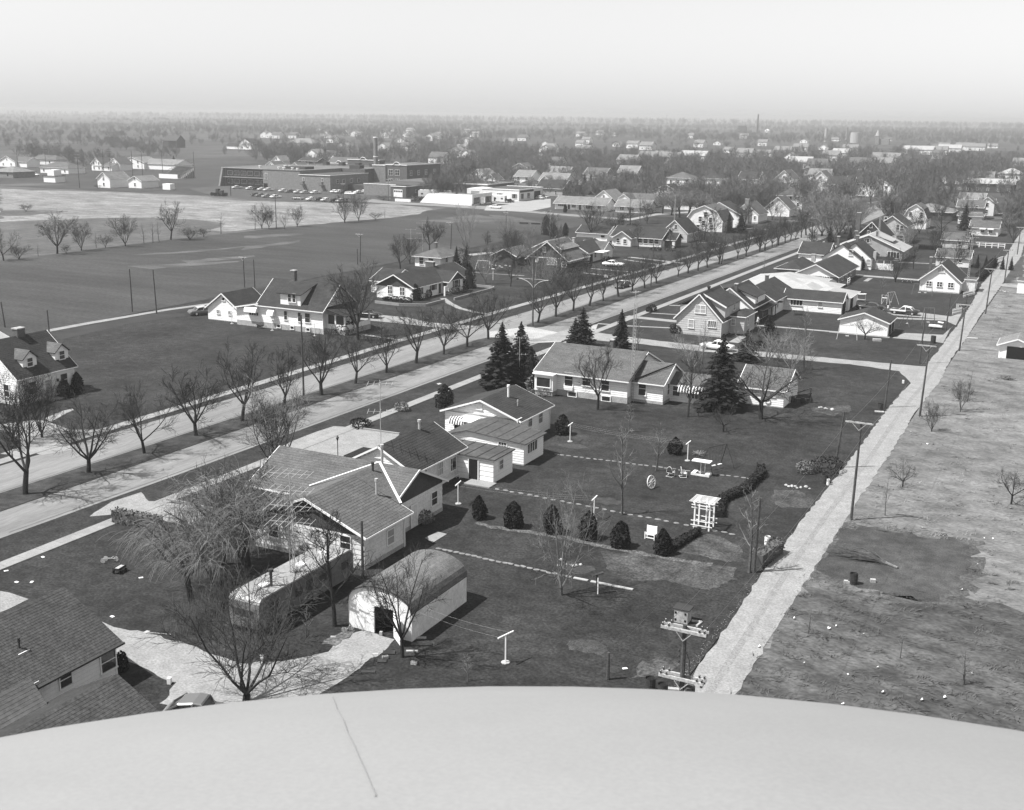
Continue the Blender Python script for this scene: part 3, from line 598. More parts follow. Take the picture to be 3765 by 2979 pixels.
# --- L-shaped grey house with the dark gables
h = house("grey T-shaped house with dark gables, white rake boards and two roof vents", -53.7, 77, lm="the grey house with dark gables")
def h_dark(face, pl, c, half, ze, zr):
    pass
block(h, -59.1, -48.3, 69.7, 75.7, 3.0, 5.15, 'Y', m_white2, m_rmid, .5, .45, .3, True, gmat=m_darksid)
block(h, -64.2, -50.0, 75.6, 84.6, 3.0, 5.15, 'X', m_greysid, m_rmid, .45, .4, .3, True, gmat=m_darksid)
boards(h, 'S', -59.1, -48.3, .35, 2.75, 69.7, m_white2, .42); boards(h, 'E', 69.7, 75.5, .35, 2.85, -48.3, m_white2, .42); boards(h, 'E', 75.6, 84.6, .35, 2.75, -50, m_white2, .42)
part(h, "foundation", MB().box(-59.14,69.66,-.05,-48.26,75.7,.35).box(-64.2,75.57,-.05,-49.96,84.64,.35), m_block)
def val(s): return (-53.7+s*5.9, 80.1-5.0, 2.98)
part(h, "valley_flashing", MB().bar((-53.7,80.1,5.32), (-49.0,76.15,3.5), .2, .05), m_trim); part(h, "valley_flashing", MB().bar((-53.7,80.1,5.32), (-58.4,76.15,3.5), .2, .05), m_trim)
mb = MB(); mb.face([(-53.7,76.0,5.27),(-48.95,76.0,3.42),(-53.7,80.15,5.27)], [(0,0),(4,5),(4,0)]); mb.face([(-58.45,76.0,3.42),(-53.7,76.0,5.27),(-53.7,80.15,5.27)], [(4,5),(0,0),(4,0)]); part(h, "valley_roof", mb, m_rmid)
win(h, 'S', (-50.05, 1.98), 69.7, .95, 1.1); win(h, 'S', (-57.2, 1.7), 69.7, .95, 1.1); win(h, 'E', (73.38, 1.57), -48.3, .95, 1.2, glass=m_blind); win(h, 'E', (83.15, 1.65), -50, .95, 1.2)
pipe(h, -50.9, 75.4, 3.9, 5.3, .1); pipe(h, -53.2, 78.3, 4.9, 5.6, .1, m_darkpaint); downspout(h, -48.2, 75.4, 2.9); pipe(h, -55.5, 83.2, 3.5, 5.6, .13)
door(h, 'E', 79.6, -49.9, .9, 2.0, m_white2)
# --- white house with lean-to and the open dark door
h = house("white gabled house whose flat lean-to stands with a dark open doorway", -55, 91, lm="the white house with the open doorway")
block(h, -61, -53.9, 85.8, 95.2, 2.85, 4.75, 'Y', m_white, m_rdark, .4, .35)
boards(h, 'E', 85.8, 93.8, .4, 2.8, -53.9, m_white2, .26); boards(h, 'S', -61, -53.9, .2, 2.85, 85.8, m_white, .26, (4.7))
mb = MB().box(-57,93.95,0,-49.7,98,2.42); part(h, "lean_to_wall", mb, m_white)
rb = MB(); rb.face([(-57.3,93.7,2.62),(-49.45,93.7,2.46),(-49.45,98.2,2.46),(-57.3,98.2,2.62)]); rb.face([(-57.3,93.7,2.5),(-49.45,93.7,2.34),(-49.45,93.7,2.46),(-57.3,93.7,2.62)]); rb.face([(-49.45,93.7,2.34),(-49.45,98.2,2.34),(-49.45,98.2,2.46),(-49.45,93.7,2.46)]); part(h, "lean_to_roof", rb, m_tar)
for k in range(6): x = -56.6+k*1.3; part(h, "roof_seam", MB().bar((x,93.7,2.63-(x+57.3)*.0204),(x,98.2,2.63-(x+57.3)*.0204),.07,.05), m_seam)
boards(h, 'S', -53.8, -49.7, .1, 2.35, 93.95, m_white, .5); boards(h, 'E', 93.95, 98, .1, 2.35, -49.7, m_white, .5)
px_, pz_ = (-51.89, 0.98)
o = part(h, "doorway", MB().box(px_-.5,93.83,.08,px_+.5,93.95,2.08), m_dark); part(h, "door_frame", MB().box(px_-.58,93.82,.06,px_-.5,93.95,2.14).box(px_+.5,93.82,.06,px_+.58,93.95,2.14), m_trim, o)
for q in ((90.80, 1.73), (93.26, 1.52), (87.71, 2.08)): win(h, 'E', q, -53.9, .95, 1.25, 'grid', glass=m_blind if q[0] < 91 and q[0] > 88 else None)
win(h, 'E', (95.47, 1.51), -49.7, .8, .9, 'grid'); win(h, 'S', (-57.76, 4.00), 85.8, .75, .7, 'row', glass=m_trim, name="louvre_vent")
pipe(h, -57.3, 92.6, 4.4, 5.5, .13); downspout(h, -53.75, 93.7, 2.7); part(h, "meter_box", MB().box(-53.9,93.2,1.2,-53.65,93.5,1.75), m_darkpaint)
part(h, "doorstep", MB().box(px_-.2,92.3,0,px_+2.6,93.9,.1), m_walk); part(h, "porch_roof", MB().box(-63.2,88,2.25,-60.9,91.4,2.4), m_rdark); part(h, "railing", MB().bar((-53.3,90,.5),(-53.3,93.6,.5),.05).bar((-53.3,90,0),(-53.3,90,.5),.05).bar((-53.3,93.6,0),(-53.3,93.6,.5),.05), m_trim)
# --- white house with striped awning
h = house("white gabled house with a striped awning and a long low annex", -57, 109, lm="the white house with the striped awning")
block(h, -62.8, -53.5, 107, 114.8, 2.85, 4.5, 'Y', m_white, m_rdark, .45, .35)
boards(h, 'S', -62.8, -53.5, .1, 2.85, 107, m_white, .26, 4.45); boards(h, 'E', 107, 114.8, .1, 2.8, -53.5, m_white, .26)
mb = MB(); mb.face([(-58.9,100.6,0),(-49.7,100.6,0),(-49.7,100.6,2.3),(-56.3,100.6,2.85),(-58.9,100.6,2.1)]); mb.face([(-49.7,100.6,0),(-49.7,105.2,0),(-49.7,105.2,2.3),(-49.7,100.6,2.3)]); mb.face([(-49.7,105.2,0),(-58.9,105.2,0),(-58.9,105.2,2.1),(-56.3,105.2,2.85),(-49.7,105.2,2.3)]); mb.face([(-58.9,106.9,0),(-58.9,100.6,0),(-58.9,100.6,2.1),(-58.9,106.9,2.1)]); mb.box(-58.9,105.2,0,-54.5,106.95,2.3)
part(h, "annex_wall", mb, m_white)
rb = MB(); slope(rb, (-49.4,100.3,2.36), (-49.4,105.5,2.36), (-56.3,106.9,2.95), (-56.3,100.3,2.95), 0); slope(rb, (-59.2,106.9,2.1), (-59.2,100.3,2.1), (-56.3,100.3,2.95), (-56.3,106.9,2.95), 0); part(h, "annex_roof", rb, m_tar)
for k in range(5): x = -55.3+k*1.3; part(h, "roof_seam", MB().bar((x,100.3,2.97-(x+56.3)*.0855),(x,105.6,2.97-(x+56.3)*.0855),.05,.04), m_rlight)
boards(h, 'S', -58.9, -49.7, .1, 2.25, 100.6, m_white, .26); boards(h, 'E', 100.6, 105.2, .1, 2.2, -49.7, m_white, .26)
win(h, 'S', (-52.15, 1.81), 100.6, .9, .65, 'grid'); win(h, 'E', (102.44, 1.56), -49.7, 2.2, 1.0, 'row')
for q, b in (((109.64, 2.12), 0), ((112.31, 1.91), 0), ((107.03, 2.31), 0)): win(h, 'E', q, -53.5, .9, 1.25, 'grid')
q = (-60.95, 1.36); win(h, 'S', q, 107, 1.2, 1.0); awning(h, 'S', (q[0], q[1]+.9), 107, 1.9, .75, .8, 6)
win(h, 'S', (-58.41, 3.71), 107, .6, .5, 'row', glass=m_trim, name="louvre_vent"); pipe(h, -56.9, 111, 4, 5.3, .12, m_trim); pipe(h, -55.2, 110, 3.4, 4, .06)
part(h, "door_canopy", MB().box(-60.2,105.6,2.15,-58.2,106.98,2.25), m_trim); part(h, "sill_band", MB().box(-62.8,106.93,2.72,-53.5,106.99,2.85), m_block); downspout(h, -53.4, 114.7, 2.8)
# --- long white house on block foundation, breezeway and garage
h = house("long white house on a block foundation joined by a breezeway to its garage", -50, 136, lm="the long white house with the breezeway")
block(h, -62.5, -50, 130.2, 142.4, 3.05, 5.5, 'X', m_white, m_rmid, .5, .35, .3, True, found=.75)
block(h, -50.3, -45.9, 131.9, 138.9, 2.75, 4.55, 'X', m_white, m_rmid, .45, .3, .3, True, found=.3)
block(h, -45.9, -37.8, 134.4, 139, 2.25, 3.3, 'X', m_white, m_rmid, .3, .1)
block(h, -37.8, -32.2, 137.8, 145.1, 2.3, 4.2, 'X', m_white, m_rmid, .35, .35)
boards(h, 'S', -62.5, -50, .75, 3.0, 130.2, m_white, .25); boards(h, 'S', -50, -45.9, .35, 2.7, 131.9, m_white, .25); boards(h, 'E', 131.9, 134.4, .35, 2.7, -45.9, m_white, .25); boards(h, 'S', -45.8, -37.8, .1, 2.2, 134.4, m_white, .25); boards(h, 'S', -37.8, -32.2, .1, 2.3, 137.8, m_white, .25); boards(h, 'E', 137.8, 145.1, .1, 2.3, -32.2, m_white, .25, 4.15)
for q, w_, ht in (((-58.03, 2.19), 1.1, 1.7), ((-55.57, 2.31), 1.1, 1.25), ((-52.97, 2.11), 1.05, 1.6)): win(h, 'S', q, 130.2, w_, ht)
for q in ((-57.48, 0.33), (-52.80, 0.31)): win(h, 'S', q, 130.15, 1.1, .6, 'none', name="basement_window")
win(h, 'S', (-48.64, 1.77), 131.9, .95, 1.7); win(h, 'E', (133.71, 1.65), -45.9, .7, 1.4); win(h, 'S', (-45.0, 1.4), 134.4, .9, 1.3)
q = (-42.55, 1.09); win(h, 'S', q, 134.4, 1.8, .8, 'row'); awning(h, 'S', (q[0]-.3, q[1]+1.2), 134.4, 3.4, .8, .9, 9)
win(h, 'S', (-33.60, 1.50), 137.8, .6, .35, 'none'); q = (-58.03, 2.19); part(h, "window_box", MB().box(q[0]-.65,129.85,q[1]-1.35,q[0]+.65,130.18,q[1]-1.0), m_white2)
part(h, "bay", MB().box(-62.3,128.9,.6,-59.7,130.2,2.75), m_white); part(h, "bay_roof", MB().box(-62.5,128.6,2.75,-59.5,130.2,2.9), m_trim); part(h, "bay_foundation", MB().box(-62.2,129,0,-59.8,130.2,.6), m_block); win(h, 'S', (-61, 1.75), 128.9, 1.9, 1.2, 'none')
part(h, "ridge_cap", MB().bar((-49.8,131.6,2.82),(-45.7,135.3,4.66),.2,.06), m_rdark)
part(h, "barge_board", MB().bar((-49.62,129.7,2.95),(-49.62,136.3,5.5),.1,.16), m_rmid); chimney(h, -56, 139.5, 4, 5.95, .5, .5)
hr = thing("hose_reel", uniq("coiled garden hose hanging on the white garage wall"), "hose", (*(-34.28, 0.39), 0)); hr.location = (hr.location.x, 137.6, 0); part(hr, "hose", MB().tube([(hr.location.x+.33*math.cos(k*.5), 137.6, .95+.33*math.sin(k*.5)) for k in range(26)], .06, 5), m_darkpaint)
# --- shingled two-storey house with dormers
h = house("two storey house in pale coursed shingles with a steep front gable and side dormers", -56.8, 185, lm="the pale shingled house")
block(h, -60.6, -53, 179.3, 190, 2.95, 6.85, 'Y', m_cream, m_rdark, .45, .35, .3, True, found=.25)
boards(h, 'S', -60.6, -53, .25, 2.95, 179.3, m_cream, .36, 6.8, name="shingle_course"); boards(h, 'E', 179.3, 184, .25, 2.9, -53, m_cream, .36, name="shingle_course")
shed_dormer(h, 'E', -56.8, -52.9, 181, 189.6, 2.8, 4.9, 6.7, m_cream, m_rdark)
mb = MB(); mb.box(-60.7,181.2,2.7,-57,189.6,4.6); part(h, "dormer", mb, m_cream); rb = MB(); slope(rb, (-61,190,4.65), (-61,181,4.65), (-56.8,181,6.75), (-56.8,190,6.75), .3); part(h, "dormer_roof", rb, m_rdark)
part(h, "barge_board", MB().bar((-52.6,180.6,4.75),(-56.8,180.6,6.75),.1,.22), m_trim)
block(h, -53, -50.4, 184, 190.3, 2.95, 3.6, 'Y', m_cream, m_rdark, .3, .3, trim=True, hip=(1, 1)); boards(h, 'S', -53, -50.4, .2, 2.9, 184, m_cream, .36, name="shingle_course")
win(h, 'S', (-56.58, 4.35), 179.3, 1.7, 1.25, 'dh2', glass=m_blind); win(h, 'S', (-58.04, 1.80), 179.3, .85, 1.3, glass=m_blind); win(h, 'S', (-54.47, 2.07), 179.3, 1.3, 1.05, 'row'); win(h, 'E', (186, 4.1), -52.9, 1.1, 1, 'grid'); win(h, 'E', (185.98, 1.90), -50.4, .8, 1.2, glass=m_blind); win(h, 'S', (-52.28, 1.90), 184, .6, 1.0, glass=m_blind)
pipe(h, -57, 184.6, 6.5, 7.25, .22, m_darkpaint); downspout(h, -52.9, 179.2, 2.9)
# --- dark-sided house with the white dormer
h = house("house with white front gable, dark sides and a long white wedge dormer", -56, 199, lm="the house with the white wedge dormer")
block(h, -60, -51.9, 193.8, 205, 3.1, 6.1, 'Y', m_white, m_rdark, .4, .35); part(h, "side_wall", MB().box(-51.95,193.8,.1,-51.85,205,2.9), m_darksid)
part(h, "porch", MB().box(-51.9,196,2.1,-50.3,205,2.25), m_rdark)
for y in (196.2, 199, 202, 204.8): part(h, "porch_post", MB().box(-50.6,y-.07,0,-50.45,y+.07,2.1), m_darkpaint)
shed_dormer(h, 'E', -56, -52, 196, 202.5, 3.2, 4.6, 6.0, m_white, m_rdark); win(h, 'E', (197, 3.9), -52, .7, 1.0); chimney(h, -55.2, 194.8, 5, 6.7, .5, .6); mb = MB(); mb.box(-60.2,196,2.8,-57,203,4.9); part(h, "dormer", mb, m_white); rb = MB(); slope(rb, (-60.6,203.2,5), (-60.6,195.8,5), (-56,195.8,6.05), (-56,203.2,6.05), .3); part(h, "dormer_roof", rb, m_rdark)
# --- white house with long wing, picnic table
h = house("white house with dark roof and a long white wing ending in an open garage", -52, 211, lm="the white house with the long wing")
block(h, -59, -51, 205.3, 220, 2.75, 5, 'Y', m_white, m_rdark, .4, .35); boards(h, 'S', -59, -51, .1, 2.75, 205.3, m_white, .27, 4.95)
block(h, -51, -40.3, 212.7, 217.2, 2.35, 3.7, 'X', m_white, m_rdark, .35, .3); boards(h, 'S', -51, -40.3, .1, 2.3, 212.7, m_white, .27)
win(h, 'S', (-48.66, 1.54), 212.7, 2.3, 1.05, 'row'); door(h, 'S', (-50.22, 1.21)[0], 212.68, .85, 2, m_white2, .05); win(h, 'E', (212.65, 1.61), -51, .6, 1.2); win(h, 'E', (207.87, 1.66), -51, .9, 1.1); part(h, "window_hood", MB().box(-51,(208.65, 2.00)[0]-.7,2.0,-50.2,(208.65, 2.00)[0]+.7,2.1), m_darkpaint)
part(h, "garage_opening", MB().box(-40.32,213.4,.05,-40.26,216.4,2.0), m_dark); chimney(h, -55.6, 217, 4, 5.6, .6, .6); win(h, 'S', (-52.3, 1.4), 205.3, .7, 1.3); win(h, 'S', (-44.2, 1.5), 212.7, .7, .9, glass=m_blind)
# --- white roofed house
h = house("sprawling low house with bright white hipped roofs and an open garage end", -50, 226, lm="the white roofed house")
block(h, -62, -48.5, 223, 239, 2.8, 4.35, 'X', m_white2, m_rwhite, .7, .35, hip=(1, 1), inset=5.5); block(h, -51.5, -46.5, 219, 226, 2.7, 3.75, 'Y', m_white2, m_rwhite, .6, .3, hip=(1, 0)); block(h, -47, -40, 217.4, 225.2, 2.65, 3.7, 'X', m_white, m_rwhite, .6, .3, hip=(0, 1), inset=4.2); block(h, -57, -44.5, 225.3, 233, 2.75, 3.9, 'X', m_white2, m_rwhite, .6, .3, hip=(0, 1))
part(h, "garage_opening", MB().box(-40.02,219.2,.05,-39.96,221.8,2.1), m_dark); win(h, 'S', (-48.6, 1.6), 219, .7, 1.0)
# --- brick house with white gable
h = house("brick ranch house with a broad white front gable and dark hipped roof", -53, 258, lm="the brick house with white gable")
block(h, -57.5, -48.4, 247.6, 268.8, 2.4, 4.6, 'Y', m_brickl, m_rdark, .6, .5, gmat=m_trim); block(h, -63, -57.5, 254, 266, 2.4, 3.9, 'X', m_brickl, m_rdark, .5, .3, hip=(1, 0))
win(h, 'S', (-55.05, 1.69), 247.6, 1.3, 1.0, 'row'); win(h, 'S', (-50.63, 1.58), 247.6, 1.35, 1.1, 'row')
for y in (250, 253.5, 258, 263): win(h, 'E', (y, 1.4), -48.4, 1.2, 1.1, 'dh')
chimney(h, -57, 263, 3.3, 4.9, .9, .7, m_block); part(h, "back_steps", MB().box(-48.4,252,0,-46.8,254.2,.5), m_block)
rl = part(h, "step_railing", MB().bar((-46.9,251.8,1.4),(-46.9,254.4,1.4),.12).bar((-46.9,251.8,.9),(-46.9,254.4,.9),.1).bar((-46.9,251.8,0),(-46.9,251.8,1.4),.1).bar((-46.9,254.4,0),(-46.9,254.4,1.4),.1), m_trim)
# --- white garage with fruit tree, white alley house
h = house("white two-door garage with a low dark gable roof beside the alley", -33, 197, "garage", cat="garage", lm="the white garage by the alley")
block(h, -36.8, -29, 194, 200.8, 2.35, 3.7, 'Y', m_white, m_rdark, .35, .3, found=.12)
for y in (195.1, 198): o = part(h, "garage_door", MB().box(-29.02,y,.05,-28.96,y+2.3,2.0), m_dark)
part(h, "slab_apron", MB().box(-38.3,193.2,-.02,-28.5,194,.06), m_walk)
h = house("white gable-fronted house with three dark windows standing near the alley", -28, 257, lm="the white house with three dark windows")
block(h, -32, -24.1, 251.6, 262.5, 2.6, 5.9, 'Y', m_white, m_rdark, .4, .45, found=.25)
for q in ((-30.17, 1.71), (-28.07, 1.71), (-25.88, 1.72)): win(h, 'S', q, 251.6, 1.0, .95, 'dh2')
win(h, 'S', (-28.04, 4.70), 251.6, 1.3, .8, 'dh2', glass=m_blind); chimney(h, -30.9, 257, 3.5, 6.6, .55, .55)
block(h, -24.1, -21.6, 256.5, 260.6, 2.4, None, 'X', m_white2, m_rlight, .2); win(h, 'S', (-28.6, 5.2), 251.6, .01, .01, 'none')
# --- group of houses farther along the east side
h = house("white house with two staggered front gables edged in dark strips", -52, 284, lm="the house with staggered white gables")
block(h, -55.5, -47.3, 281.8, 291, 2.8, 6.1, 'Y', m_white, m_rdark, .35, .3, trim=False); block(h, -58.5, -49.3, 279.4, 284, 2.6, 5.9, 'Y', m_white, m_rdark, .35, .3, trim=False); block(h, -65, -58, 283, 292, 2.8, 5.2, 'X', m_white, m_rdark, .3, .3)
win(h, 'S', (-51.85, 4.06), 279.4, .9, 1.4, 'dh', glass=m_blind); win(h, 'S', (-48.01, 1.70), 281.8, .9, 1.4, glass=m_blind); chimney(h, -55.5, 282, 5, 7.4, .6, .8); chimney(h, -52.3, 289, 5, 7.2, .7, .8)
part(h, "porch_roof", MB().box(-47.3,284,2.3,-43,290,2.42), m_rdark); [part(h, "porch_post", MB().box(x-.1,284.1,0,x+.1,284.3,2.3), m_trim) for x in (-46.5, -44.8, -43.2)]
part(h, "chimney_stack", MB().box(-47.3,283.2,0,-46.6,284,4.2), m_block)
f = thing("board_fence", uniq("white board fence along the patio of the staggered gable house"), "fence", (-44.7, 283.3, 0))
for k in range(9): piece(f, "fence_board", (-46.8+k*.52, 283.3, .75), (.48, .06, 1.5), m_trim)
h = house("broad house under pale roofing with a long gable and slanted shed dormer", -52, 309, lm="the broad pale roofed house")
block(h, -60.5, -43.6, 303.4, 316, 2.7, 6.2, 'Y', m_greysid, m_rwhite, .5, .4); shed_dormer(h, 'E', -52, -46.8, 306.5, 313, 3.2, 4.6, 6.1, m_darksid, m_rwhite)
win(h, 'S', (-45.68, 1.42), 303.4, 2.9, 1.6, 'row'); win(h, 'S', (-52.25, 4.70), 303.4, 1.4, 1.0, 'pic'); chimney(h, -50.5, 306, 5, 7, .6, .6); chimney(h, -55.5, 304, 4.5, 6.9, .6, .7)
h = house("dark brick house with steep gable, white arched attic window and tall chimney", -57, 338, lm="the dark brick gabled house")
block(h, -60.5, -52.5, 332, 345, 3, 7.1, 'Y', m_darksid, m_rdark, .4, .35); win(h, 'S', (-56.74, 5.99), 332, .7, 1.0); win(h, 'S', (-57.14, 4.22), 332, .8, .8); chimney(h, -60.2, 332, 0, 9.4, 1.1, .9)
h = house("tall two storey stucco house with paired dark windows behind the dark brick house", -53, 351, lm="the two storey stucco house")
block(h, -57.3, -49.4, 346.5, 358, 5.2, 7.9, 'Y', m_cream, m_rdark, .5, .4)
for q in ((-51.38, 1.67), (-50.43, 1.65), (-50.56, 4.49), (-51.65, 4.71), (-55.20, 6.74)): win(h, 'S', q, 346.5, .85, 1.5)
def gambrel(h, x0, x1, y0, y1, ze, zk, zr, wall, roof):
    c = (x0+x1)/2; k0, k1 = x0+(c-x0)*.35, x1-(x1-c)*.35; mb = MB()
    mb.face([(x0,y0,0),(x1,y0,0),(x1,y0,ze),(k1,y0,zk),(c,y0,zr),(k0,y0,zk),(x0,y0,ze)]); mb.face([(x1,y0,0),(x1,y1,0),(x1,y1,ze),(x1,y0,ze)]); mb.face([(x0,y1,0),(x0,y0,0),(x0,y0,ze),(x0,y1,ze)]); mb.face([(x1,y1,0),(x0,y1,0),(x0,y1,ze),(k0,y1,zk),(c,y1,zr),(k1,y1,zk),(x1,y1,ze)])
    part(h, "wall", mb, wall); rb = MB(); a, b = y0-.35, y1+.35
    slope(rb, (x1+.3,a,ze-.2), (x1+.3,b,ze-.2), (k1+.05,b,zk+.05), (k1+.05,a,zk+.05), .3); slope(rb, (k1+.05,a,zk+.05), (k1+.05,b,zk+.05), (c,b,zr+.08), (c,a,zr+.08), .3); slope(rb, (x0-.3,b,ze-.2), (x0-.3,a,ze-.2), (k0-.05,a,zk+.05), (k0-.05,b,zk+.05), .3); slope(rb, (k0-.05,b,zk+.05), (k0-.05,a,zk+.05), (c,a,zr+.08), (c,b,zr+.08), .3)
    part(h, "roof", rb, roof); tb = MB()
    for p, q in (((x0-.3,ze-.2),(k0,zk)), ((k0,zk),(c,zr)), ((c,zr),(k1,zk)), ((k1,zk),(x1+.3,ze-.2))): tb.bar((p[0],y0-.4,p[1]),(q[0],y0-.4,q[1]),.06,.2)
    part(h, "barge_board", tb, m_trim)
h = house("white gambrel-roofed house with paired windows east of the street", -54, 404, lm="the white gambrel house")
gambrel(h, -58, -50.6, 398.5, 409, 3.4, 6.4, 8, m_white, m_rmid)
for q in ((-55.85, 4.77), (-52.35, 4.79), (-52.93, 2.24), (-52.05, 2.29)): win(h, 'S', q, 398.5, .8, 1.2)
h = house("low house with dark roof and two small white window awnings", -31.5, 390, lm="the low house with white awnings")
block(h, -36, -27.6, 386.5, 397, 2.5, 4.2, 'X', m_white2, m_rmid, .4, .3)
for q in ((-32.17, 1.53), (-29.82, 1.51)): win(h, 'S', q, 386.5, 1.1, .9, 'dh'); part(h, "awning", MB().box(q[0]-.9,385.8,q[1]+.45,q[0]+.9,386.48,q[1]+.8), m_trim)
win(h, 'S', (-35, 1.5), 386.5, .9, .5)
for lab, x0, x1, y0, y1, ze, zr, ax, wl, rf, lm in (
    ("low dark roofed garage behind a clipped row of evergreens by the alley", -34.8, -27, 299, 306, 2.3, 3.9, 'X', m_white2, m_rmid, "the garage behind the evergreen row"),
    ("weathered garage with a mossy roof and one small dark window", -39, -32, 343.5, 352, 2.3, 4.0, 'X', m_cream, m_rmid, "the weathered garage")):
    h = house(lab, (x0+x1)/2, (y0+y1)/2, "garage", cat="garage", lm=lm); block(h, x0, x1, y0, y1, ze, zr, ax, wl, rf, .35, .3); win(h, 'S', (x1-2.2, 1.5), y0, .7, .6, 'none')
# small buildings right of the alley
h = house("small white shed at the right edge with an open dark front", -9, 187, "shed", cat="shed", lm="the open white shed")
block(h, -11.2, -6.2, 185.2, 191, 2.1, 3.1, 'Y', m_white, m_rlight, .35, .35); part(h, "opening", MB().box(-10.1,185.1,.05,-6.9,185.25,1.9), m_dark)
h = house("plain white flat-topped shed cut off by the right edge of the picture", -11, 262, "shed", cat="shed", lm="the plain white shed")
block(h, -13.6, -6, 259.4, 266, 2.5, None, 'X', m_white, m_rlight, .15)

# ------------------------------------------------------------------ west side of the boulevard
h = house("white Cape Cod house with two gabled dormers and brick chimney at left edge", -118.5, 96.5, lm="the white Cape Cod house")
block(h, -123.5, -114, 92.3, 101, 3.5, 7.4, 'Y', m_white, m_rdark, .35, .3, .28)
boards(h, 'E', 92.3, 101, .2, 3.45, -114, m_white, .28); boards(h, 'S', -123.5, -114, .2, 3.5, 92.3, m_white, .28, 7.3)
for yc in ((100.02, 4.55)[0], (95.09, 4.41)[0]):
    d = gable_dormer(h, -117, -114.9, yc-1.05, yc+1.05, 3.9, 5.4, 6.3, m_white, m_rmid); win(h, 'E', (yc, 4.85), -114.9, .8, 1.0)
for q, w_, ht in (((99.23, 1.92), 1.05, 1.5), ((94.35, 1.85), 1.05, 1.5)):
    win(h, 'E', q, -114, w_, ht)
    for s in (-1, 1): part(h, "shutter", MB().box(-114,q[0]+s*(w_/2+.35)-.22,q[1]-.75,-113.93,q[0]+s*(w_/2+.35)+.22,q[1]+.75), m_white)
dy = (96.79, 1.84)[0]; door(h, 'E', dy, -113.98, 1, 2.1, m_blind, .25); part(h, "door_pediment", MB().box(-114,dy-.9,2.45,-113.8,dy+.9,2.75), m_trim); part(h, "lantern", MB().box(-113.95,dy+1.3,1.9,-113.75,dy+1.5,2.25), m_darkpaint); part(h, "front_step", MB().box(-114,dy-1,0,-112.4,dy+1,.2), m_walk)
chimney(h, -118.9, 97.2, 6.5, 8.3, .9, 1.2); win(h, 'S', (-115.97, 1.69), 92.3, .9, 1.5)
h = house("low shed with a bright ribbed white roof behind the Cape Cod house", -140, 106, "shed", cat="shed"); block(h, -146, -137, 100, 111, 2.5, 4, 'Y', m_white2, m_rwhite, .3, .3)
# bungalow with garage
h = house("white bungalow on block foundation with wide shed dormer, metal awnings and corner porch", -119, 153, lm="the white bungalow with shed dormer")
block(h, -123, -110.2, 148.7, 157.6, 4.1, 7.6, 'X', m_white, m_rdark, .55, .5, .3, True, found=.9)
mb = MB(); mb.face([(-128,148.72,.8),(-123,148.72,.8),(-123,148.72,4.0),(-128,148.72,3.0)]); mb.face([(-128,156,.8),(-128,148.72,.8),(-128,148.72,3.0),(-128,156,3.0)]); part(h, "wing_wall", mb, m_white)
rb = MB(); slope(rb, (-128.7,156.5,2.95), (-128.7,148.2,2.95), (-122.9,148.2,4.05), (-122.9,156.5,4.05), .3); part(h, "wing_roof", rb, m_rdark); part(h, "barge_board", MB().bar((-128.7,148.15,2.9),(-122.9,148.15,4.0),.07,.2), m_trim); part(h, "foundation", MB().box(-128,148.66,-.05,-123,156,.8), m_block)
boards(h, 'S', -128, -123, .85, 3.0, 148.7, m_white, .26); boards(h, 'S', -123, -110.2, .9, 4.1, 148.7, m_white, .26)
shed_dormer(h, 'S', -118.7, -114.6, 148.75, 153, 4.2, 6.2, 7.5, m_white, m_rdark, .45)
win(h, 'S', (-116.73, 5.46), 148.7, .62, 1.35); win(h, 'S', (-115.81, 5.47), 148.7, .62, 1.35)
for q, w_, ht, st in (((-117.66, 2.44), .62, 1.45, 'dh'), ((-114.83, 2.43), .6, 1.5, 'dh'), ((-113.21, 2.43), 1.0, 1.5, 'dh'), ((-124.31, 2.26), 1.9, .75, 'row'), ((-120.40, 2.40), .9, .4, 'none')): win(h, 'S', q, 148.7, w_, ht, st)
for q in ((-119.15, 0.52), (-116.37, 0.51), (-113.16, 0.50)): win(h, 'S', q, 148.65, .65, .45, 'none', name="basement_window", glass=m_dark)
q = (-124.53, 2.82); awning(h, 'S', (q[0], q[1]+.6), 148.7, 2.5, .95, .9, 0); q = (-120.38, 2.77); awning(h, 'S', (q[0], q[1]+.5), 148.7, 1.3, 1.0, .9, 0)
chimney(h, -119.2, 153.2, 7.2, 9.2, .75, .75); downspout(h, -110.1, 148.6, 4)
part(h, "porch_floor", MB().box(-110.2,149.6,0,-106.4,156.8,.85), m_block); part(h, "porch_wall", MB().box(-110.2,149.65,.85,-106.5,149.8,1.6).box(-106.6,149.65,.85,-106.45,156.8,1.6), m_white)
for x, y in ((-106.6, 149.7), (-108.4, 149.7), (-106.6, 153), (-106.6, 156.7), (-110, 149.7)): part(h, "porch_post", MB().box(x-.12,y-.1,1.6,x+.12,y+.1,3.2), m_trim)
part(h, "porch_glass", MB().box(-109.9,149.75,1.62,-106.8,149.8,3.1), m_glass); rb = MB(); slope(rb, (-106,148.9,3.2), (-106,157.4,3.2), (-110.3,157.4,4.3), (-110.3,148.9,4.3), .3); part(h, "porch_roof", rb, m_rdark)
h = house("white gabled garage with two small windows next to the shed-dormer bungalow", -132, 153.5, "garage", cat="garage", lm="the white garage of the bungalow")
block(h, -135.6, -128.7, 150.1, 157.6, 2.25, 4.75, 'Y', m_white, m_rdark, .4, .35); boards(h, 'S', -135.6, -128.7, .1, 2.25, 150.1, m_white, .26, 4.7)
win(h, 'S', (-133.29, 1.46), 150.1, .6, .6, 'grid'); win(h, 'S', (-130.71, 1.48), 150.1, .6, .6, 'grid'); win(h, 'S', (-131.96, 3.79), 150.1, .55, .5, 'none', glass=m_dark)
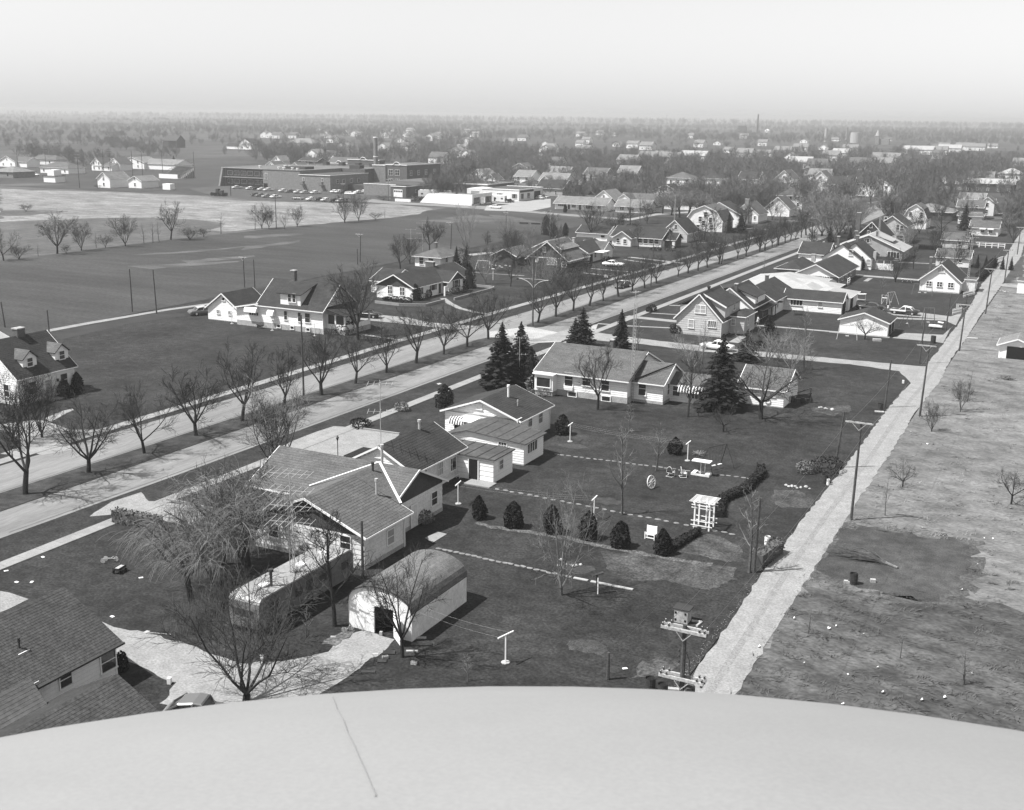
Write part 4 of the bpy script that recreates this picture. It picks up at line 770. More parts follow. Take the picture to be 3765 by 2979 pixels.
# ranch with dark gables
h = house("long white ranch house with dark painted gables and picture window", -120, 196, lm="the white ranch house with dark gables")
block(h, -124.2, -115.9, 185.4, 208, 2.65, 4.75, 'Y', m_white, m_rdark, .5, .45, .3, gmat=m_darksid); boards(h, 'S', -124.2, -115.9, .1, 2.45, 185.4, m_white, .27)
mb = MB(); gable_faces(mb, -118, -114.3, 196.3, 202, 2.65, 4.2, 'X', 0, (0, 0)); part(h, "bay_wall", mb, m_white); g = MB(); g.face([(-114.27,196.3,2.45),(-114.27,202,2.45),(-114.27,202,2.65),(-114.27,199.15,4.2),(-114.27,196.3,2.65)]); part(h, "gable", g, m_darksid); rb = MB(); roof_gable(rb, -119, -114.3, 196.3, 202, 2.65, 4.2, 'X', .45, .4); part(h, "bay_roof", rb, m_rdark)
tb = MB(); rake_trim(tb, -118.5, -114.3, 196.3, 202, 2.65, 4.2, 'X', .45, .4); part(h, "barge_board", tb, m_trim)
for q in ((-121.09, 1.72), (-118.32, 1.65)): win(h, 'S', q, 185.4, .95, 1.5, 'dh2')
for q, w_, ht, st in (((188.03, 1.82), 2.0, 1.35, 'row'), ((192.89, 1.81), 2.6, 1.4, 'pic')): win(h, 'E', q, -115.9, w_, ht, st)
win(h, 'E', (199.24, 1.76), -114.3, 3.0, 1.4, 'pic'); door(h, 'E', (195.39, 1.62)[0], -115.88, .9, 2, m_darkpaint, .15); win(h, 'S', (-115.1, 1.5), 196.3, .9, 1.5)
chimney(h, -120.8, 200, 4.4, 5.6, 1.9, .8); block(h, -129, -124.2, 190.5, 200, 2.5, 4.3, 'X', m_white, m_rdark, .4, .3); part(h, "porch_post", MB().box(-113.8,193.5,0,-113.5,193.7,1.9), m_trim); part(h, "trellis_panel", MB().box(-113.75,193.6,.9,-113.65,194.8,1.9), m_trim)
# small hip house behind the ranch
h = house("small white hip-roofed house behind the ranch house with dark gables", -139, 236, lm="the small hip roofed house")
block(h, -143, -136, 229.8, 240.5, 2.4, 4.0, 'Y', m_white, m_rmid, .6, .3, hip=(1, 1)); win(h, 'S', (-141.2, 1.4), 229.8, 1.1, 1.7); win(h, 'S', (-138.6, 1.5), 229.8, 1.3, 1.2); win(h, 'E', (232.5, 1.6), -136, .9, 1.0); win(h, 'E', (236, 1.7), -136, .8, .9); chimney(h, -141.5, 237, 3, 4.9, .5, .5)
h = house("dark open-sided garage with a long low roof and white gable trim", -127, 247, "garage", cat="garage", lm="the dark low garage")
block(h, -129.5, -122.8, 243.5, 252, 2.2, 3.8, 'Y', m_darksid, m_rmid, .5, .7)
# dark bungalow with enclosed porch
h = house("dark shingled bungalow with white trimmed windows, pale upper storey and front porch", -116, 250, lm="the dark shingled bungalow")
block(h, -120.6, -110.9, 245.6, 256.5, 2.2, 5.9, 'Y', m_darksid, m_rmid, .9, .6, .3); part(h, "porch_roof_edge", MB().bar((-109.6,245,1.7),(-109.6,257,1.7),.1,.2), m_trim)
block(h, -120.2, -113.2, 247.4, 256.4, 4.3, 5.95, 'Y', m_greysid, m_rlight, .5, .5, z0=2.4)
win(h, 'S', (-116.66, 4.00), 245.6, .7, 1.2, glass=m_blind); win(h, 'S', (-111.44, 0.80), 245.6, 1.1, 1.1, 'dh'); win(h, 'S', (-118.60, 1.38), 245.6, .6, .8, glass=m_blind); win(h, 'S', (-114.61, 1.12), 245.6, 2.4, 1.2, 'row', glass=m_blind); part(h, "belt_board", MB().box(-120.6,245.5,2.0,-110.9,245.58,2.2), m_trim)
for y in (247.5, 250.5, 253.5): win(h, 'E', (y, 1.5), -110.9, 2.2, 1.0, 'row')
# small white house with flat canopy
h = house("small white house with flat white porch canopy on one post", -113, 262, lm="the small white house with flat canopy")
block(h, -118, -110.3, 256.9, 270, 2.5, 4.6, 'Y', m_white, m_rdark, .4, .3); block(h, -116, -109.7, 265, 271.5, 2.5, 4.2, 'X', m_white2, m_rmid, .35, .3)
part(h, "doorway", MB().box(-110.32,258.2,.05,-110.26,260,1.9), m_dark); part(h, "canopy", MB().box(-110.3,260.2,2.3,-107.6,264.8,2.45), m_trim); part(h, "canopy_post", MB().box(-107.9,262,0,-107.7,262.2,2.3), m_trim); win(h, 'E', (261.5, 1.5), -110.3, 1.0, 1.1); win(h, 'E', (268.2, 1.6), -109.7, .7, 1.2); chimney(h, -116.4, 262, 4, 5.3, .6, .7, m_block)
block(h, -127, -117, 271, 280, 2.5, 4.1, 'X', m_white2, m_rdark, .4, .3)
# porch bungalow
h = house("wide low bungalow with a row of porch windows and stone porch pillars", -112, 304, lm="the wide porch bungalow")
block(h, -121, -106.5, 298.8, 309, 2.6, 4.9, 'X', m_white2, m_rdark, .6, .5, ends=(1, 1)); block(h, -119.5, -114.5, 296.4, 301, 2.5, 4.1, 'Y', m_white2, m_rdark, .5, .5); block(h, -106.5, -103.2, 300.5, 306, 2.3, 3.8, 'X', m_darksid, m_rdark, .5, .5)
for x in (-112.6, -111, -109.4, -107.8): win(h, 'S', (x, 1.6), 298.8, 1.1, 1.3, 'dh')
for q in ((-118.2, 1.5), (-116.2, 1.4)): win(h, 'S', q, 296.4, .9, 1.1)
for x, y in ((-103.4, 300.4), (-106.4, 300.4)): part(h, "porch_pillar", MB().box(x-.35,y-.35,0,x+.35,y+.35,1.7), m_white2)
h = house("low white garage under a dark roof behind the porch bungalow", -130, 309, "garage", cat="garage", lm="the low white garage behind the bungalow"); block(h, -134.5, -125, 304.8, 313, 2.3, 4.0, 'X', m_white, m_rdark, .45, .3); win(h, 'S', (-126.3, 1.4), 304.8, 1.2, .7, 'none', glass=m_dark)
h = house("grey clapboard house with steep front gable and cut-off ridge", -108.5, 320, lm="the grey clapboard gable house")
block(h, -112.2, -104.5, 315, 326, 2.75, 6.2, 'Y', m_cream, m_rdark, .35, .3, found=.35); boards(h, 'S', -112.2, -104.5, .35, 2.75, 315, m_cream, .5, 6.1)
win(h, 'S', (-108.01, 4.28), 315, .85, 1.2); win(h, 'S', (-106.72, 1.77), 315, 1.1, 1.5); win(h, 'S', (-106.69, 0.03), 314.96, .7, .35, 'none', glass=m_dark)
h = house("white gambrel house half hidden by trees on the west side", -111, 357, lm="the west side gambrel house")
gambrel(h, -117, -105, 350.5, 362, 3.3, 6.4, 8.0, m_white2, m_rmid)
for q in ((-110.58, 5.26), (-112.29, 3.77), (-108.86, 3.64), (-111.11, 2.52), (-108.41, 1.27), (-112.89, 1.16)): win(h, 'S', q, 350.5, 1.0, 1.5)
h = house("white house with side gable peeking over the west gambrel house", -112, 372, lm="the side gabled white house"); block(h, -118, -104.5, 367, 376, 4.6, 8, 'Y', m_white, m_rdark, .5, .4)
[win(h, 'E', (y, 3.2), -104.5, .9, 1.4) for y in (369.5, 371.5, 374)]
h = house("white house with a broad outside chimney on its end wall", -108, 390, lm="the white house with outside chimney")
block(h, -112, -103.3, 386, 398, 3.2, 6.8, 'Y', m_white, m_rmid, .4, .3, found=.5); chimney(h, -107.2, 385.5, 0, 8.1, 1.4, .9, m_brickl)
for q in ((-107.81, 4.07), (-109.01, 1.83), (-108.22, 1.82), (-104.46, 2.01), (-106.78, 2.05)): win(h, 'S', q, 386, .7, 1.0)
h = house("white gabled cottage right of the outside chimney house", -106, 424, lm="the white gabled cottage"); block(h, -110, -101, 420, 431, 3, 7, 'Y', m_white, m_rmid, .4, .4); win(h, 'S', (-107.5, 4.9), 420, .8, .9)
h = house("square two storey house with a pyramid roof in the trees", -110, 463, lm="the pyramid roofed house"); block(h, -115, -105, 458, 468, 5.2, 8.6, 'Y', m_white2, m_rmott, .7, .3, hip=(1, 1)); [win(h, 'S', (x, z), 458, .9, 1.4) for x in (-113, -110, -107) for z in (1.8, 4.2)]

# ------------------------------------------------------------------ school, filling station and the block round it
s = house("long two storey brick school with rows of windows and flat roofs", -350, 450, "school", cat="school", lm="the brick school")
part(s, "wall", MB().box(-379.5,437.5,0,-353.2,466,8.5), m_brick); part(s, "roof", MB().box(-380.5,436,8.5,-352.8,466.4,8.75), mat("gravel_roof", .11, .15, .1, .15, 2)); part(s, "coping", MB().bar((-380.5,435.9,8.7),(-352.8,435.9,8.7),.2,.3).bar((-380.5,436,8.7),(-380.5,466,8.7),.2,.3), m_block)
part(s, "canopy", MB().box(-379,434.8,4.2,-353.4,437.5,4.45), m_brickl); f = MB(); f.face([(-380.6,433.2,0),(-380.6,437.5,0),(-380.6,437.5,8.5),(-380.6,436,8.5)]); f.face([(-379.6,437.5,0),(-379.6,433.2,0),(-379.6,436,8.5),(-379.6,437.5,8.5)]); f.face([(-380.6,433.2,0),(-380.6,436,8.5),(-379.6,436,8.5),(-379.6,433.2,0)]); part(s, "end_fin", f, m_brickl)
for z in (2.3, 6.3):
    for k in range(3):
        for j in (0, 1): win(s, 'S', (-376.6+k*8.3+j*4.0, z), 437.5, 2.9, 1.9, 'row')
part(s, "wall", MB().box(-353.2,433.2,0,-331.6,466,8.6), m_brickl); part(s, "roof", MB().box(-353.4,433.0,8.6,-331.4,466.4,8.8), MC["gravel_roof"]); part(s, "wall", MB().box(-378,466,0,-318,480,8.6), m_brick); part(s, "roof", MB().box(-378.2,466.4,8.6,-317.8,480.2,8.82), MC["gravel_roof"])
win(s, 'S', (-351.2, 5.6), 433.2, 1.6, 2.6, 'row'); part(s, "doorway", MB().box(-352.9,433.12,0,-350.6,433.2,2.3), m_dark)
part(s, "wall", MB().box(-331.4,432.4,0,-314,463,7.0), m_brickl); part(s, "roof", MB().box(-331.6,432.2,7.0,-313.8,463.2,7.2), m_tar); part(s, "coping", MB().bar((-331.6,432.15,7.15),(-313.8,432.15,7.15),.15,.25).bar((-313.75,432.15,7.15),(-313.75,463,7.15),.15,.25), m_trim)
for x in (-329, -318.4):
    win(s, 'S', (x, 5.0), 432.4, .9, 1.3); part(s, "door", MB().box(x-.5,432.32,3.0,x+.5,432.4,4.2), m_darkpaint); fe = part(s, "fire_stair", MB().box(x-1,431,2.6,x+1.2,432.4,2.75).bar((x-.9,431,2.7),(x-.9,431,3.7),.08).bar((x-.9,431,3.7),(x+1.2,431,3.7),.08).bar((x+1.2,431.2,2.6),(x+3,431.2,0),.25), m_darkpaint)
for y in (438, 443, 449, 455): win(s, 'E', (y, 4.2), -314, 1.8, 1.6, 'dh')
for k, (x, y) in enumerate(((-366, 447), (-357, 455), (-349, 440), (-344, 437.5), (-341, 440), (-335, 436), (-352, 452))): pipe(s, x, y, 8.7, 9.5, .5, m_trim)
part(s, "skylight_block", MB().box(-348,443,8.7,-336,450,10), m_darksid); part(s, "penthouse", MB().box(-327,466.2,8.7,-321,470,10.4), m_darksid)
part(s, "low_link", MB().box(-313.9,446,0,-302,458,2.6), m_darksid)
o = house("old three storey brick school block with curved white parapets and tall smokestack", -330, 500, "school", cat="school", lm="the old brick school block")
part(o, "wall", MB().box(-372,484,0,-318.9,512,8.4), m_brick); part(o, "roof", MB().box(-372.2,483.8,8.4,-318.8,512.2,8.6), m_tar)
part(o, "wall", MB().box(-319,474,0,-311.3,512,10.5), m_brickl); part(o, "wall", MB().box(-311.4,474.4,0,-299.3,506,10.8), m_brick); part(o, "wall", MB().box(-356,506,8,-336,511,11.2), m_brick)
part(o, "parapet", MB().bar((-319,473.9,10.5),(-311.3,473.9,10.5),.25,.35).bar((-311.3,474.3,10.85),(-299.2,474.3,10.85),.25,.35).bar((-299.2,474.3,10.85),(-299.2,506,10.85),.25,.35).bar((-372,483.8,8.5),(-319,483.8,8.5),.25,.25).bar((-356,505.9,11.2),(-336,505.9,11.2),.25,.3).bar((-372,512,8.7),(-319,512,8.7),.3,.3), m_trim)
for x, y, z in ((-366, 512, 8.6), (-358, 512, 8.6), (-346, 505.8, 11.2), (-305, 474.2, 10.8)):
    mb = MB(); n = 10; mb.face([(x-2.6,y,z)]+[(x+1.7*math.cos(math.pi*(1-k/n)), y, z+.2+1.1*math.sin(math.pi*k/n)) for k in range(n+1)]+[(x+2.6,y,z)]); pg = part(o, "curved_parapet", mb, m_brick)
    part(o, "coping", MB().tube([(x-2.6,y-.1,z+.1),(x-1.7,y-.1,z+.2)]+[(x+1.7*math.cos(math.pi*(1-k/n)), y-.1, z+.25+1.1*math.sin(math.pi*k/n)) for k in range(n+1)]+[(x+2.6,y-.1,z+.1)], .16, 5), m_trim, pg)
for x, w_ in ((-352, 3.2), (-346, 4.6), (-338.5, 4.4), (-332, 5.2), (-325.5, 2.6)): win(o, 'S', (x, 6.4), 484, w_, 2.0, 'row', glass=m_blind)
for x in (-308.5, -304.8): [win(o, 'S', (x, z), 474.4, 2.4, 2.6, 'dh2') for z in (7.2, 2.8)]
for y in (478, 485, 492, 500): [win(o, 'E', (y, z), -299.3, 1.8, 2.2, 'dh2') for z in (7, 3)]
[win(o, 'S', (-321.5, z), 484, 1.4, 2.0, 'dh') for z in (4.2, 1.6)]
for x in (-362, -352, -342, -333, -324): part(o, "roof_ventilator", MB().box(x-1.2,494,8.6,x+1.2,497,10.2), m_darksid)
st = part(o, "smokestack", MB().tube([(-327.5,490,0),(-327.5,490,23.3)], [1.3, 1.0], 10), m_brickl); part(o, "stack_band", MB().tube([(-327.5,490,13.6),(-327.5,490,14)], 1.25, 10).tube([(-327.5,490,22.9),(-327.5,490,23.4)], 1.15, 10), m_trim, st)
b = house("low brick bus garage with white trimmed parapet and one overhead door", -278, 440, "garage", cat="garage", lm="the brick bus garage")
part(b, "wall", MB().box(-290,424,0,-273.2,446,4.9), m_brickl); part(b, "wall", MB().box(-273.3,420,0,-265.5,456,4.6), m_brick); part(b, "wall", MB().box(-290,446,0,-240,472,5.2), m_brick); part(b, "roof", MB().box(-289.8,424.2,4.9,-265.7,472,5.0), m_tar)
part(b, "coping", MB().bar((-273.3,419.9,4.65),(-265.4,419.9,4.65),.2,.3).bar((-265.4,419.9,4.65),(-265.4,456,4.65),.2,.3).bar((-265.5,446,5.2),(-240,446,5.2),.2,.3).bar((-240,446,5.2),(-240,472,5.2),.2,.3).bar((-290,424,4.95),(-273.3,424,4.95),.2,.25), m_trim)
part(b, "overhead_door", MB().box(-271.8,419.9,.1,-267.3,420,3.3), m_trim); dd = MB(); [dd.box(-271.6+k*1.1,419.86,2.2,-270.8+k*1.1,419.95,2.9) for k in range(4)]; part(b, "door_window", dd, m_glass)
win(b, 'E', (437, 2), -265.5, 2, 2.6, 'row'); win(b, 'E', (428, 2.4), -265.5, 1.2, 1.4)
# filling station, white walled ruin, ranch house
g = house("white filling station with flat roof, tall sign band and service bay doors", -220, 442, "filling_station", cat="gas station", lm="the white filling station")
part(g, "wall", MB().box(-234,430,0,-216.5,453,4.6), m_white2); part(g, "roof", MB().box(-233.8,430.2,4.4,-216.7,452.8,4.62), m_tar); part(g, "coping", MB().bar((-234,429.9,4.65),(-216.4,429.9,4.65),.2,.35).bar((-216.4,429.9,4.65),(-216.4,453,4.65),.2,.35).bar((-234,453,4.65),(-216.4,453,4.65),.2,.35), m_trim)
part(g, "wall", MB().box(-243,433,0,-234,446,4.2), m_white2); win(g, 'S', (-239, 2.2), 433, 4, 2.2, 'none', glass=m_greysid)
part(g, "bay_door", MB().box(-233.4,429.9,.1,-230,430,3), m_trim); dd = MB(); [dd.box(-233.1+k*1.1,429.86,.5+j*.85,-232.3+k*1.1,429.95,1.1+j*.85) for k in range(3) for j in range(3)]; part(g, "door_pane", dd, m_glass)
win(g, 'S', (-225.5, 2), 430, 2.6, 1.9, 'pic'); door(g, 'S', -221.4, 429.95, 1.2, 2.4, m_trim); win(g, 'S', (-218.6, 2), 430, 2.4, 1.8, 'pic')
for y in (433, 439): win(g, 'E', (y, 1.9), -216.5, 3, 2.2, 'pic')
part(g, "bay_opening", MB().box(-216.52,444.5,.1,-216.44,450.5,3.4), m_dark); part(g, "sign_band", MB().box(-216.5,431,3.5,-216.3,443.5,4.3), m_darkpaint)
wr = house("roofless burnt-out shop with a bright white side wall and dark shop windows", -233, 405, "shop", cat="shop", lm="the white walled shop")
mb = MB(); mb.face([(-246.5,400.2,0),(-221.2,398,0),(-221.2,398,4.3),(-238.5,399.5,4.0),(-242.5,399.9,3.8)]); mb.face([(-221.2,398.35,0),(-246.5,400.55,0),(-242.5,400.25,3.8),(-238.5,399.85,4.0),(-221.2,398.35,4.3)]); mb.face([(-221.2,398,4.3),(-221.2,398.35,4.3),(-238.5,399.85,4.0),(-242.5,400.25,3.8),(-246.5,400.55,0),(-246.5,400.2,0),(-242.5,399.9,3.8),(-238.5,399.5,4.0)]); part(wr, "side_wall", mb, m_white)
part(wr, "front_wall", MB().box(-221.2,398,3.0,-220.9,414.5,4.4).box(-221.2,398,0,-220.9,399.2,3).box(-221.2,404.2,0,-220.9,405,3).box(-221.2,408.3,0,-220.9,409,3).box(-221.2,413.8,0,-220.9,414.5,3).box(-221.2,398,0,-220.9,414.5,.5), m_white2)
part(wr, "shop_window", MB().box(-221.15,399.2,.5,-221.05,404.2,3).box(-221.15,409,.5,-221.05,413.8,3), m_glass); part(wr, "back_wall", MB().box(-246,414.4,0,-221,414.8,3.4), m_block); part(wr, "charred_beam", MB().bar((-242,402,2.9),(-222,401,3.9),.5).bar((-240,406,3.2),(-222,406.5,3.9),.5).bar((-242,403,1.2),(-235,411,3.6),.4), m_dark)
nb = MB(); random.seed(3); [nb.bar((-247-random.random()*7, 402+random.random()*8, random.random()*.5), (-247-random.random()*7, 402+random.random()*8, 1+random.random()), .3) for _ in range(14)]
solo("rubble_heap", nb, m_darksid, uniq("heap of charred beams beside the white walled shop"), "rubble", (-250, 405, 0))
solo("low_wall", MB().box(-258,399.5,0,-250.5,400,1.1), m_white, uniq("broken white low wall left of the burnt-out shop"), "wall", (-254, 399.7, 0))
rh = house("pale roofed ranch house with white front and integral garage by the cross road", -178, 408, lm="the pale roofed ranch house")
block(rh, -187.5, -166.5, 403.5, 413, 2.5, 4.7, 'X', m_white, m_rlight, .8, .6, .4)
for x, w_, ht, st in ((-184.7, 3, .7, 'row'), (-179.6, 1.6, 1.3, 'row'), (-173.2, 2.6, 1.6, 'pic'), (-169, 1.4, 1.2, 'dh')): win(rh, 'S', (x, 1.5), 403.5, w_, ht, st)
door(rh, 'S', -177, 403.45, 1, 2.1, m_darkpaint); door(rh, 'S', -181.6, 403.45, .9, 2.1, m_darkpaint)
rh2 = house("pale roofed low house standing right of the white steep gable", -155, 408, lm="the second pale roofed house"); block(rh2, -162.5, -149.5, 403.8, 412, 2.5, 4.6, 'X', m_white2, m_rlight, .7, .5, .4); [win(rh2, 'S', (x, 1.5), 403.8, 1.6, 1.3, 'dh2') for x in (-160, -156, -152)]
# ------------------------------------------------------------------ town houses beyond (crop position of the foot of the nearer corner -> place)
def town(label, p, wd, dp, ze, zr, axis='Y', wl=None, rf=None, hip=None, lm=None, name="house", nw=2, far=False, wing=None):
    x, y = p; h = house(label, x-wd/2, y+dp/2, name, cat=name.replace('_', ' '), lm=lm)
    block(h, x-wd, x, y, y+dp, ze, zr, axis, wl or m_white, rf or m_rmid, .5, .4, 0, not far, hip=hip)
    if not far:
        for k in range(nw):
            for z in ([1.6] if ze < 3.8 else [1.6, 4.2]): win(h, 'S', (x-wd+wd*(k+.5)/nw, z), y, .95, 1.3, 'dh')
        if axis == 'Y' and hip is None and zr-ze > 2: win(h, 'S', (x-wd/2, ze+.9), y, .8, 1.0)
    else:
        for k in range(nw): piece(h, "window", (x-wd+wd*(k+.5)/nw, y, 1.7), (1.1, .12, 1.4), m_glass)
    if wing: block(h, x-wd+wing[0], x-wd+wing[1], y+wing[2], y+wing[3], wing[4], wing[5], wing[6], wl or m_white, rf or m_rmid, .4, .3, 0, not far)
    return h
T_ = town
T_("white gabled house with two attic windows between the pale ranch houses", (-170.48, 421.25), 8.5, 12, 3.3, 6.6, 'Y', m_white, m_rlight, lm="the steep white gable")
T_("white L house with dark roof behind the steep white gable", (-158, 432), 14, 9, 2.6, 5, 'X', m_white, m_rmid, wing=(0, 7, -5, 4, 2.6, 5, 'Y'), lm="the white L house")
T_("brown roofed low house right of the white L house", (-138, 428), 14, 10, 2.8, 5.2, 'X', m_white2, m_rmott, hip=(1,1), lm="the brown roofed low house")
T_("small white gabled house with two dark windows near the filling station", (-222.42, 487.09), 10, 11, 3.2, 5.6, 'Y', m_white, m_rdark, lm="the small white gabled house")
T_("white cottage left of the twin spruces", (-214, 512), 12, 9, 3.2, 5, 'X', m_white, m_rmott, lm="the cottage by the twin spruces")
h = T_("tall foursquare house with pyramid roof and porch right of the twin spruces", (-213.27, 515.46), 11, 11, 6.3, 9.6, 'Y', m_white, m_rmid, hip=(1,1), lm="the tall foursquare house")
block(h, (-213.27, 515.46)[0]-13, (-213.27, 515.46)[0]-5, 507, 514, 3, 4.6, 'X', m_darksid, m_rmid, .5, .4, 0, hip=(1,1))
T_("dark gabled house behind the filling station roof", (-214, 468), 13, 12, 3.5, 6.8, 'X', m_greysid, m_rdark, lm="the dark gabled house")
T_("white house with white gable over the dark garage roof", (-253, 515), 9, 12, 5.4, 8.2, 'X', m_white, m_rlight, lm="the white house behind the station")
T_("pale house with wide white gables beside the station trees", (-232, 510), 14, 12, 4.2, 7.6, 'X', m_cream, m_rlight, wing=(2, 8, -4, 4, 4, 6.5, 'Y'), lm="the wide gabled pale house")
T_("grey twin gabled house behind the pale wide gabled house", (-232, 560), 12, 12, 5.4, 8.4, 'X', m_greysid, m_rmid, lm="the grey twin gabled house")
T_("two storey house with light roof topping the grey twin gables", (-224, 585), 11, 11, 5.6, 9, 'X', m_white2, m_rlight, lm="the light topped two storey house")
T_("white two storey cottage left of the school annex trees", (-280, 518), 9, 12, 5, 8, 'Y', m_white, m_rlight, lm="the white cottage past the school")
T_("small white lean-to house beside the cottage past the school", (-272, 514), 6, 8, 3.4, 6, 'Y', m_white, m_rmid)
T_("white garage with tiny window under the big elms", (-252, 494), 9, 8, 2.6, 4.2, 'X', m_white, m_rdark, name="garage", nw=1); T_("white low garage right of the elms with hip roof", (-240, 497), 10, 8, 3, 4.8, 'X', m_white, m_rdark, hip=(1,1), name="garage", nw=1)
T_("house with white stepped eaves showing above the old school roof", (-290, 590), 14, 10, 5, 8.4, 'Y', m_cream, m_rmid); T_("house with pale roof right of the stepped eaves house", (-262, 580), 13, 10, 4.4, 7.6, 'X', m_white, m_rlight)
T_("white house in front of the square hipped house in town", (-167.79, 488.91), 11, 10, 3, 5.8, 'Y', m_white, m_rdark, lm="the white town bungalow")
T_("white square house with hip roof and row of upper windows", (-179.40, 541.40), 12, 12, 6, 8.8, 'Y', m_white, m_rmid, hip=(1,1), nw=3, lm="the white hipped square house")
T_("second hipped white house right of the white square house", (-166, 548), 11, 12, 6, 8.8, 'Y', m_white, m_rdark, hip=(1,1)); T_("white house with dark peaked roof behind two porches", (-150, 556), 10, 12, 6, 9.2, 'X', m_white, m_rdark)
T_("low dark roofed garage with open bay in the town yards", (-159.50, 514.24), 15, 9, 2.6, 4.6, 'X', m_white2, m_rdark, name="garage", nw=1)
T_("tall narrow white gable among the street elms", (-134, 560), 9, 13, 6.4, 10.4, 'Y', m_white2, m_rmid, lm="the tall narrow white gable"); T_("second tall white gable partly hidden by an elm", (-118, 566), 9, 13, 6.4, 10.4, 'Y', m_white2, m_rmid); T_("broad pale bungalow under the tall narrow gable", (-146, 530), 12, 9, 3, 6, 'Y', m_cream, m_rmott)
T_("white two storey house with dark roof left of the elm avenue", (-102.25, 542.74), 12, 9, 6, 9, 'X', m_white, m_rdark, nw=4, lm="the white colonial house"); T_("longer white two storey house next to the colonial", (-94.93, 556.01), 13, 9, 6, 9, 'X', m_white, m_rdark, nw=4, lm="the longer white colonial"); T_("white house half hidden by the avenue trees", (-88, 560), 10, 11, 5, 8, 'Y', m_white, m_rmid)
T_("pale roofed ranch left of the willow grove", (-103, 484), 14, 10, 3, 4.8, 'X', m_white2, m_rlight, hip=(1,1), lm="the pale ranch by the grove")
T_("low dark house with light hip roof behind the white gambrel house", (-47, 437), 16, 14, 3, 5.4, 'X', m_darksid, m_rlight, hip=(1,1), lm="the light hipped low house")
T_("dark two storey cottage beside the light hipped low house", (-38, 450), 9, 10, 4.4, 6.6, 'X', m_greysid, m_rmid); T_("white flat roofed garage near the big dark spruce", (-36, 428), 8, 8, 2.8, 3.4, 'X', m_white, m_rmid, name="garage", nw=1)
T_("long building with a bright white roof by the elm avenue", (-39.50, 622.64), 24, 14, 4.6, 6.6, 'X', m_darksid, m_rwhite, nw=5, lm="the long white roofed building"); T_("low white roofed annex left of the long white roofed building", (-62, 640), 12, 10, 3, 4.2, 'X', m_greysid, m_rwhite)
T_("white porch front house across from the long building", (-43.58, 516.46), 10, 10, 3.2, 5.4, 'X', m_white, m_rlight, nw=3); T_("small white garage with plain front on the right", (-39.40, 513.32), 6, 6, 2.6, 3.6, 'X', m_white, m_rmid, name="garage", nw=1); T_("narrow tall white house against the dark spruce", (-36, 470), 5, 9, 5, 7, 'Y', m_white2, m_rmid, nw=1)
T_("cluster house with bright hip roof at the end of the right road", (-44, 760), 14, 12, 4, 7, 'X', m_white, m_rwhite, hip=(1,1), far=True)
# left edge beyond the athletic field
T_("ranch house with pale hip roof beyond the field at far left", (-504.80, 418.49), 16, 14, 3, 5.6, 'X', m_brickl, m_rlight, hip=(1,1), far=True, lm="the pale hipped ranch at far left"); T_("white ranch house with long grey roof left of the light poles", (-515.53, 464.46), 22, 12, 3.2, 6, 'X', m_white, m_rmid, hip=(1,1), nw=4, lm="the white ranch by the light poles")
T_("white gabled house on the rise at far left", (-600.09, 499.75), 14, 12, 3.6, 6.6, 'Y', m_white, m_rmid, wing=(9, 22, 2, 12, 3.4, 6, 'X')); T_("pale roofed cottage hidden by a bare tree at left", (-603.54, 534.54), 24, 10, 3.2, 6, 'X', m_white2, m_rmid, hip=(1,1), far=True)
T_("tall narrow white house with one window behind the field", (-528.88, 501.40), 8, 10, 4, 7.4, 'Y', m_white, m_rmid); T_("narrow white house with peaked gable right of the row of poles", (-519.63, 506.89), 9, 10, 4, 7.4, 'Y', m_white, m_rmid, lm="the narrow white gable house"); T_("white low wing between the two narrow white houses", (-521.20, 501.69), 14, 8, 3, 4.4, 'X', m_white, m_rmid, nw=3)
T_("long light roofed school wing of joined low gables behind the field", (-524.84, 531.57), 20, 14, 4, 7, 'Y', m_white, m_rlight, wing=(18, 44, 2, 16, 3.4, 6, 'X'), lm="the long light roofed wing")
T_("white narrow house above the bleachers", (-466, 590), 7, 9, 5, 8, 'Y', m_white, m_rlight, nw=1); T_("dark square house between white cottages behind the bleachers", (-438, 590), 14, 10, 5.6, 7.4, 'X', m_darksid, m_rdark, nw=3); T_("white cottage right behind the bleachers", (-430, 540), 9, 10, 4, 7, 'Y', m_white, m_rmid, nw=1); T_("white lean cottage farther right of the bleachers", (-417, 545), 7, 9, 4, 6.6, 'Y', m_white, m_rmid, nw=1); T_("gabled house with bell-cast dark roof left above the school", (-398, 570), 18, 12, 4.6, 9, 'X', m_white, m_rmid, lm="the bell-cast roof house")
a = T_("white field house with steep roof and double white doors", (-408.41, 391.53), 7.8, 12, 4.2, 7, 'Y', m_white, m_rlight, nw=1, lm="the white field house"); T_("smaller white field shed with grey side wall", (-395.78, 398.38), 8, 11, 3.4, 5.4, 'Y', m_white, m_rlight, nw=1, lm="the smaller field shed")
pb = thing("press_box", uniq("white two-tier press box on the edge of the athletic field"), "press box", (-463, 407, 0)); part(pb, "lower_room", MB().box(-467,405,0,-459,411,3), m_white); part(pb, "deck", MB().box(-467.4,404.6,3,-458.6,411.4,3.2), m_darkpaint); part(pb, "upper_room", MB().box(-464.6,405.4,3.2,-460,410,6), m_white); landmark("the white press box", -463, 407)
bl = thing("bleachers", uniq("open stepped bleachers with white end wall beside the athletic field"), "bleachers", (-445, 474, 0)); landmark("the field bleachers", -445, 474)
part(bl, "end_wall", MB().box(-450,466,0,-437,466.4,2.2), m_white)
for k in range(9): part(bl, "bench", MB().box(-449.5+k*.2,467+k*1.1,1.6+k*.62,-436.5+k*.2,467.5+k*1.1,1.75+k*.62), m_darkpaint); part(bl, "riser", MB().box(-449.5+k*.2,467.5+k*1.1,0,-436.5+k*.2,468+k*1.1,1.0+k*.62), m_greysid)
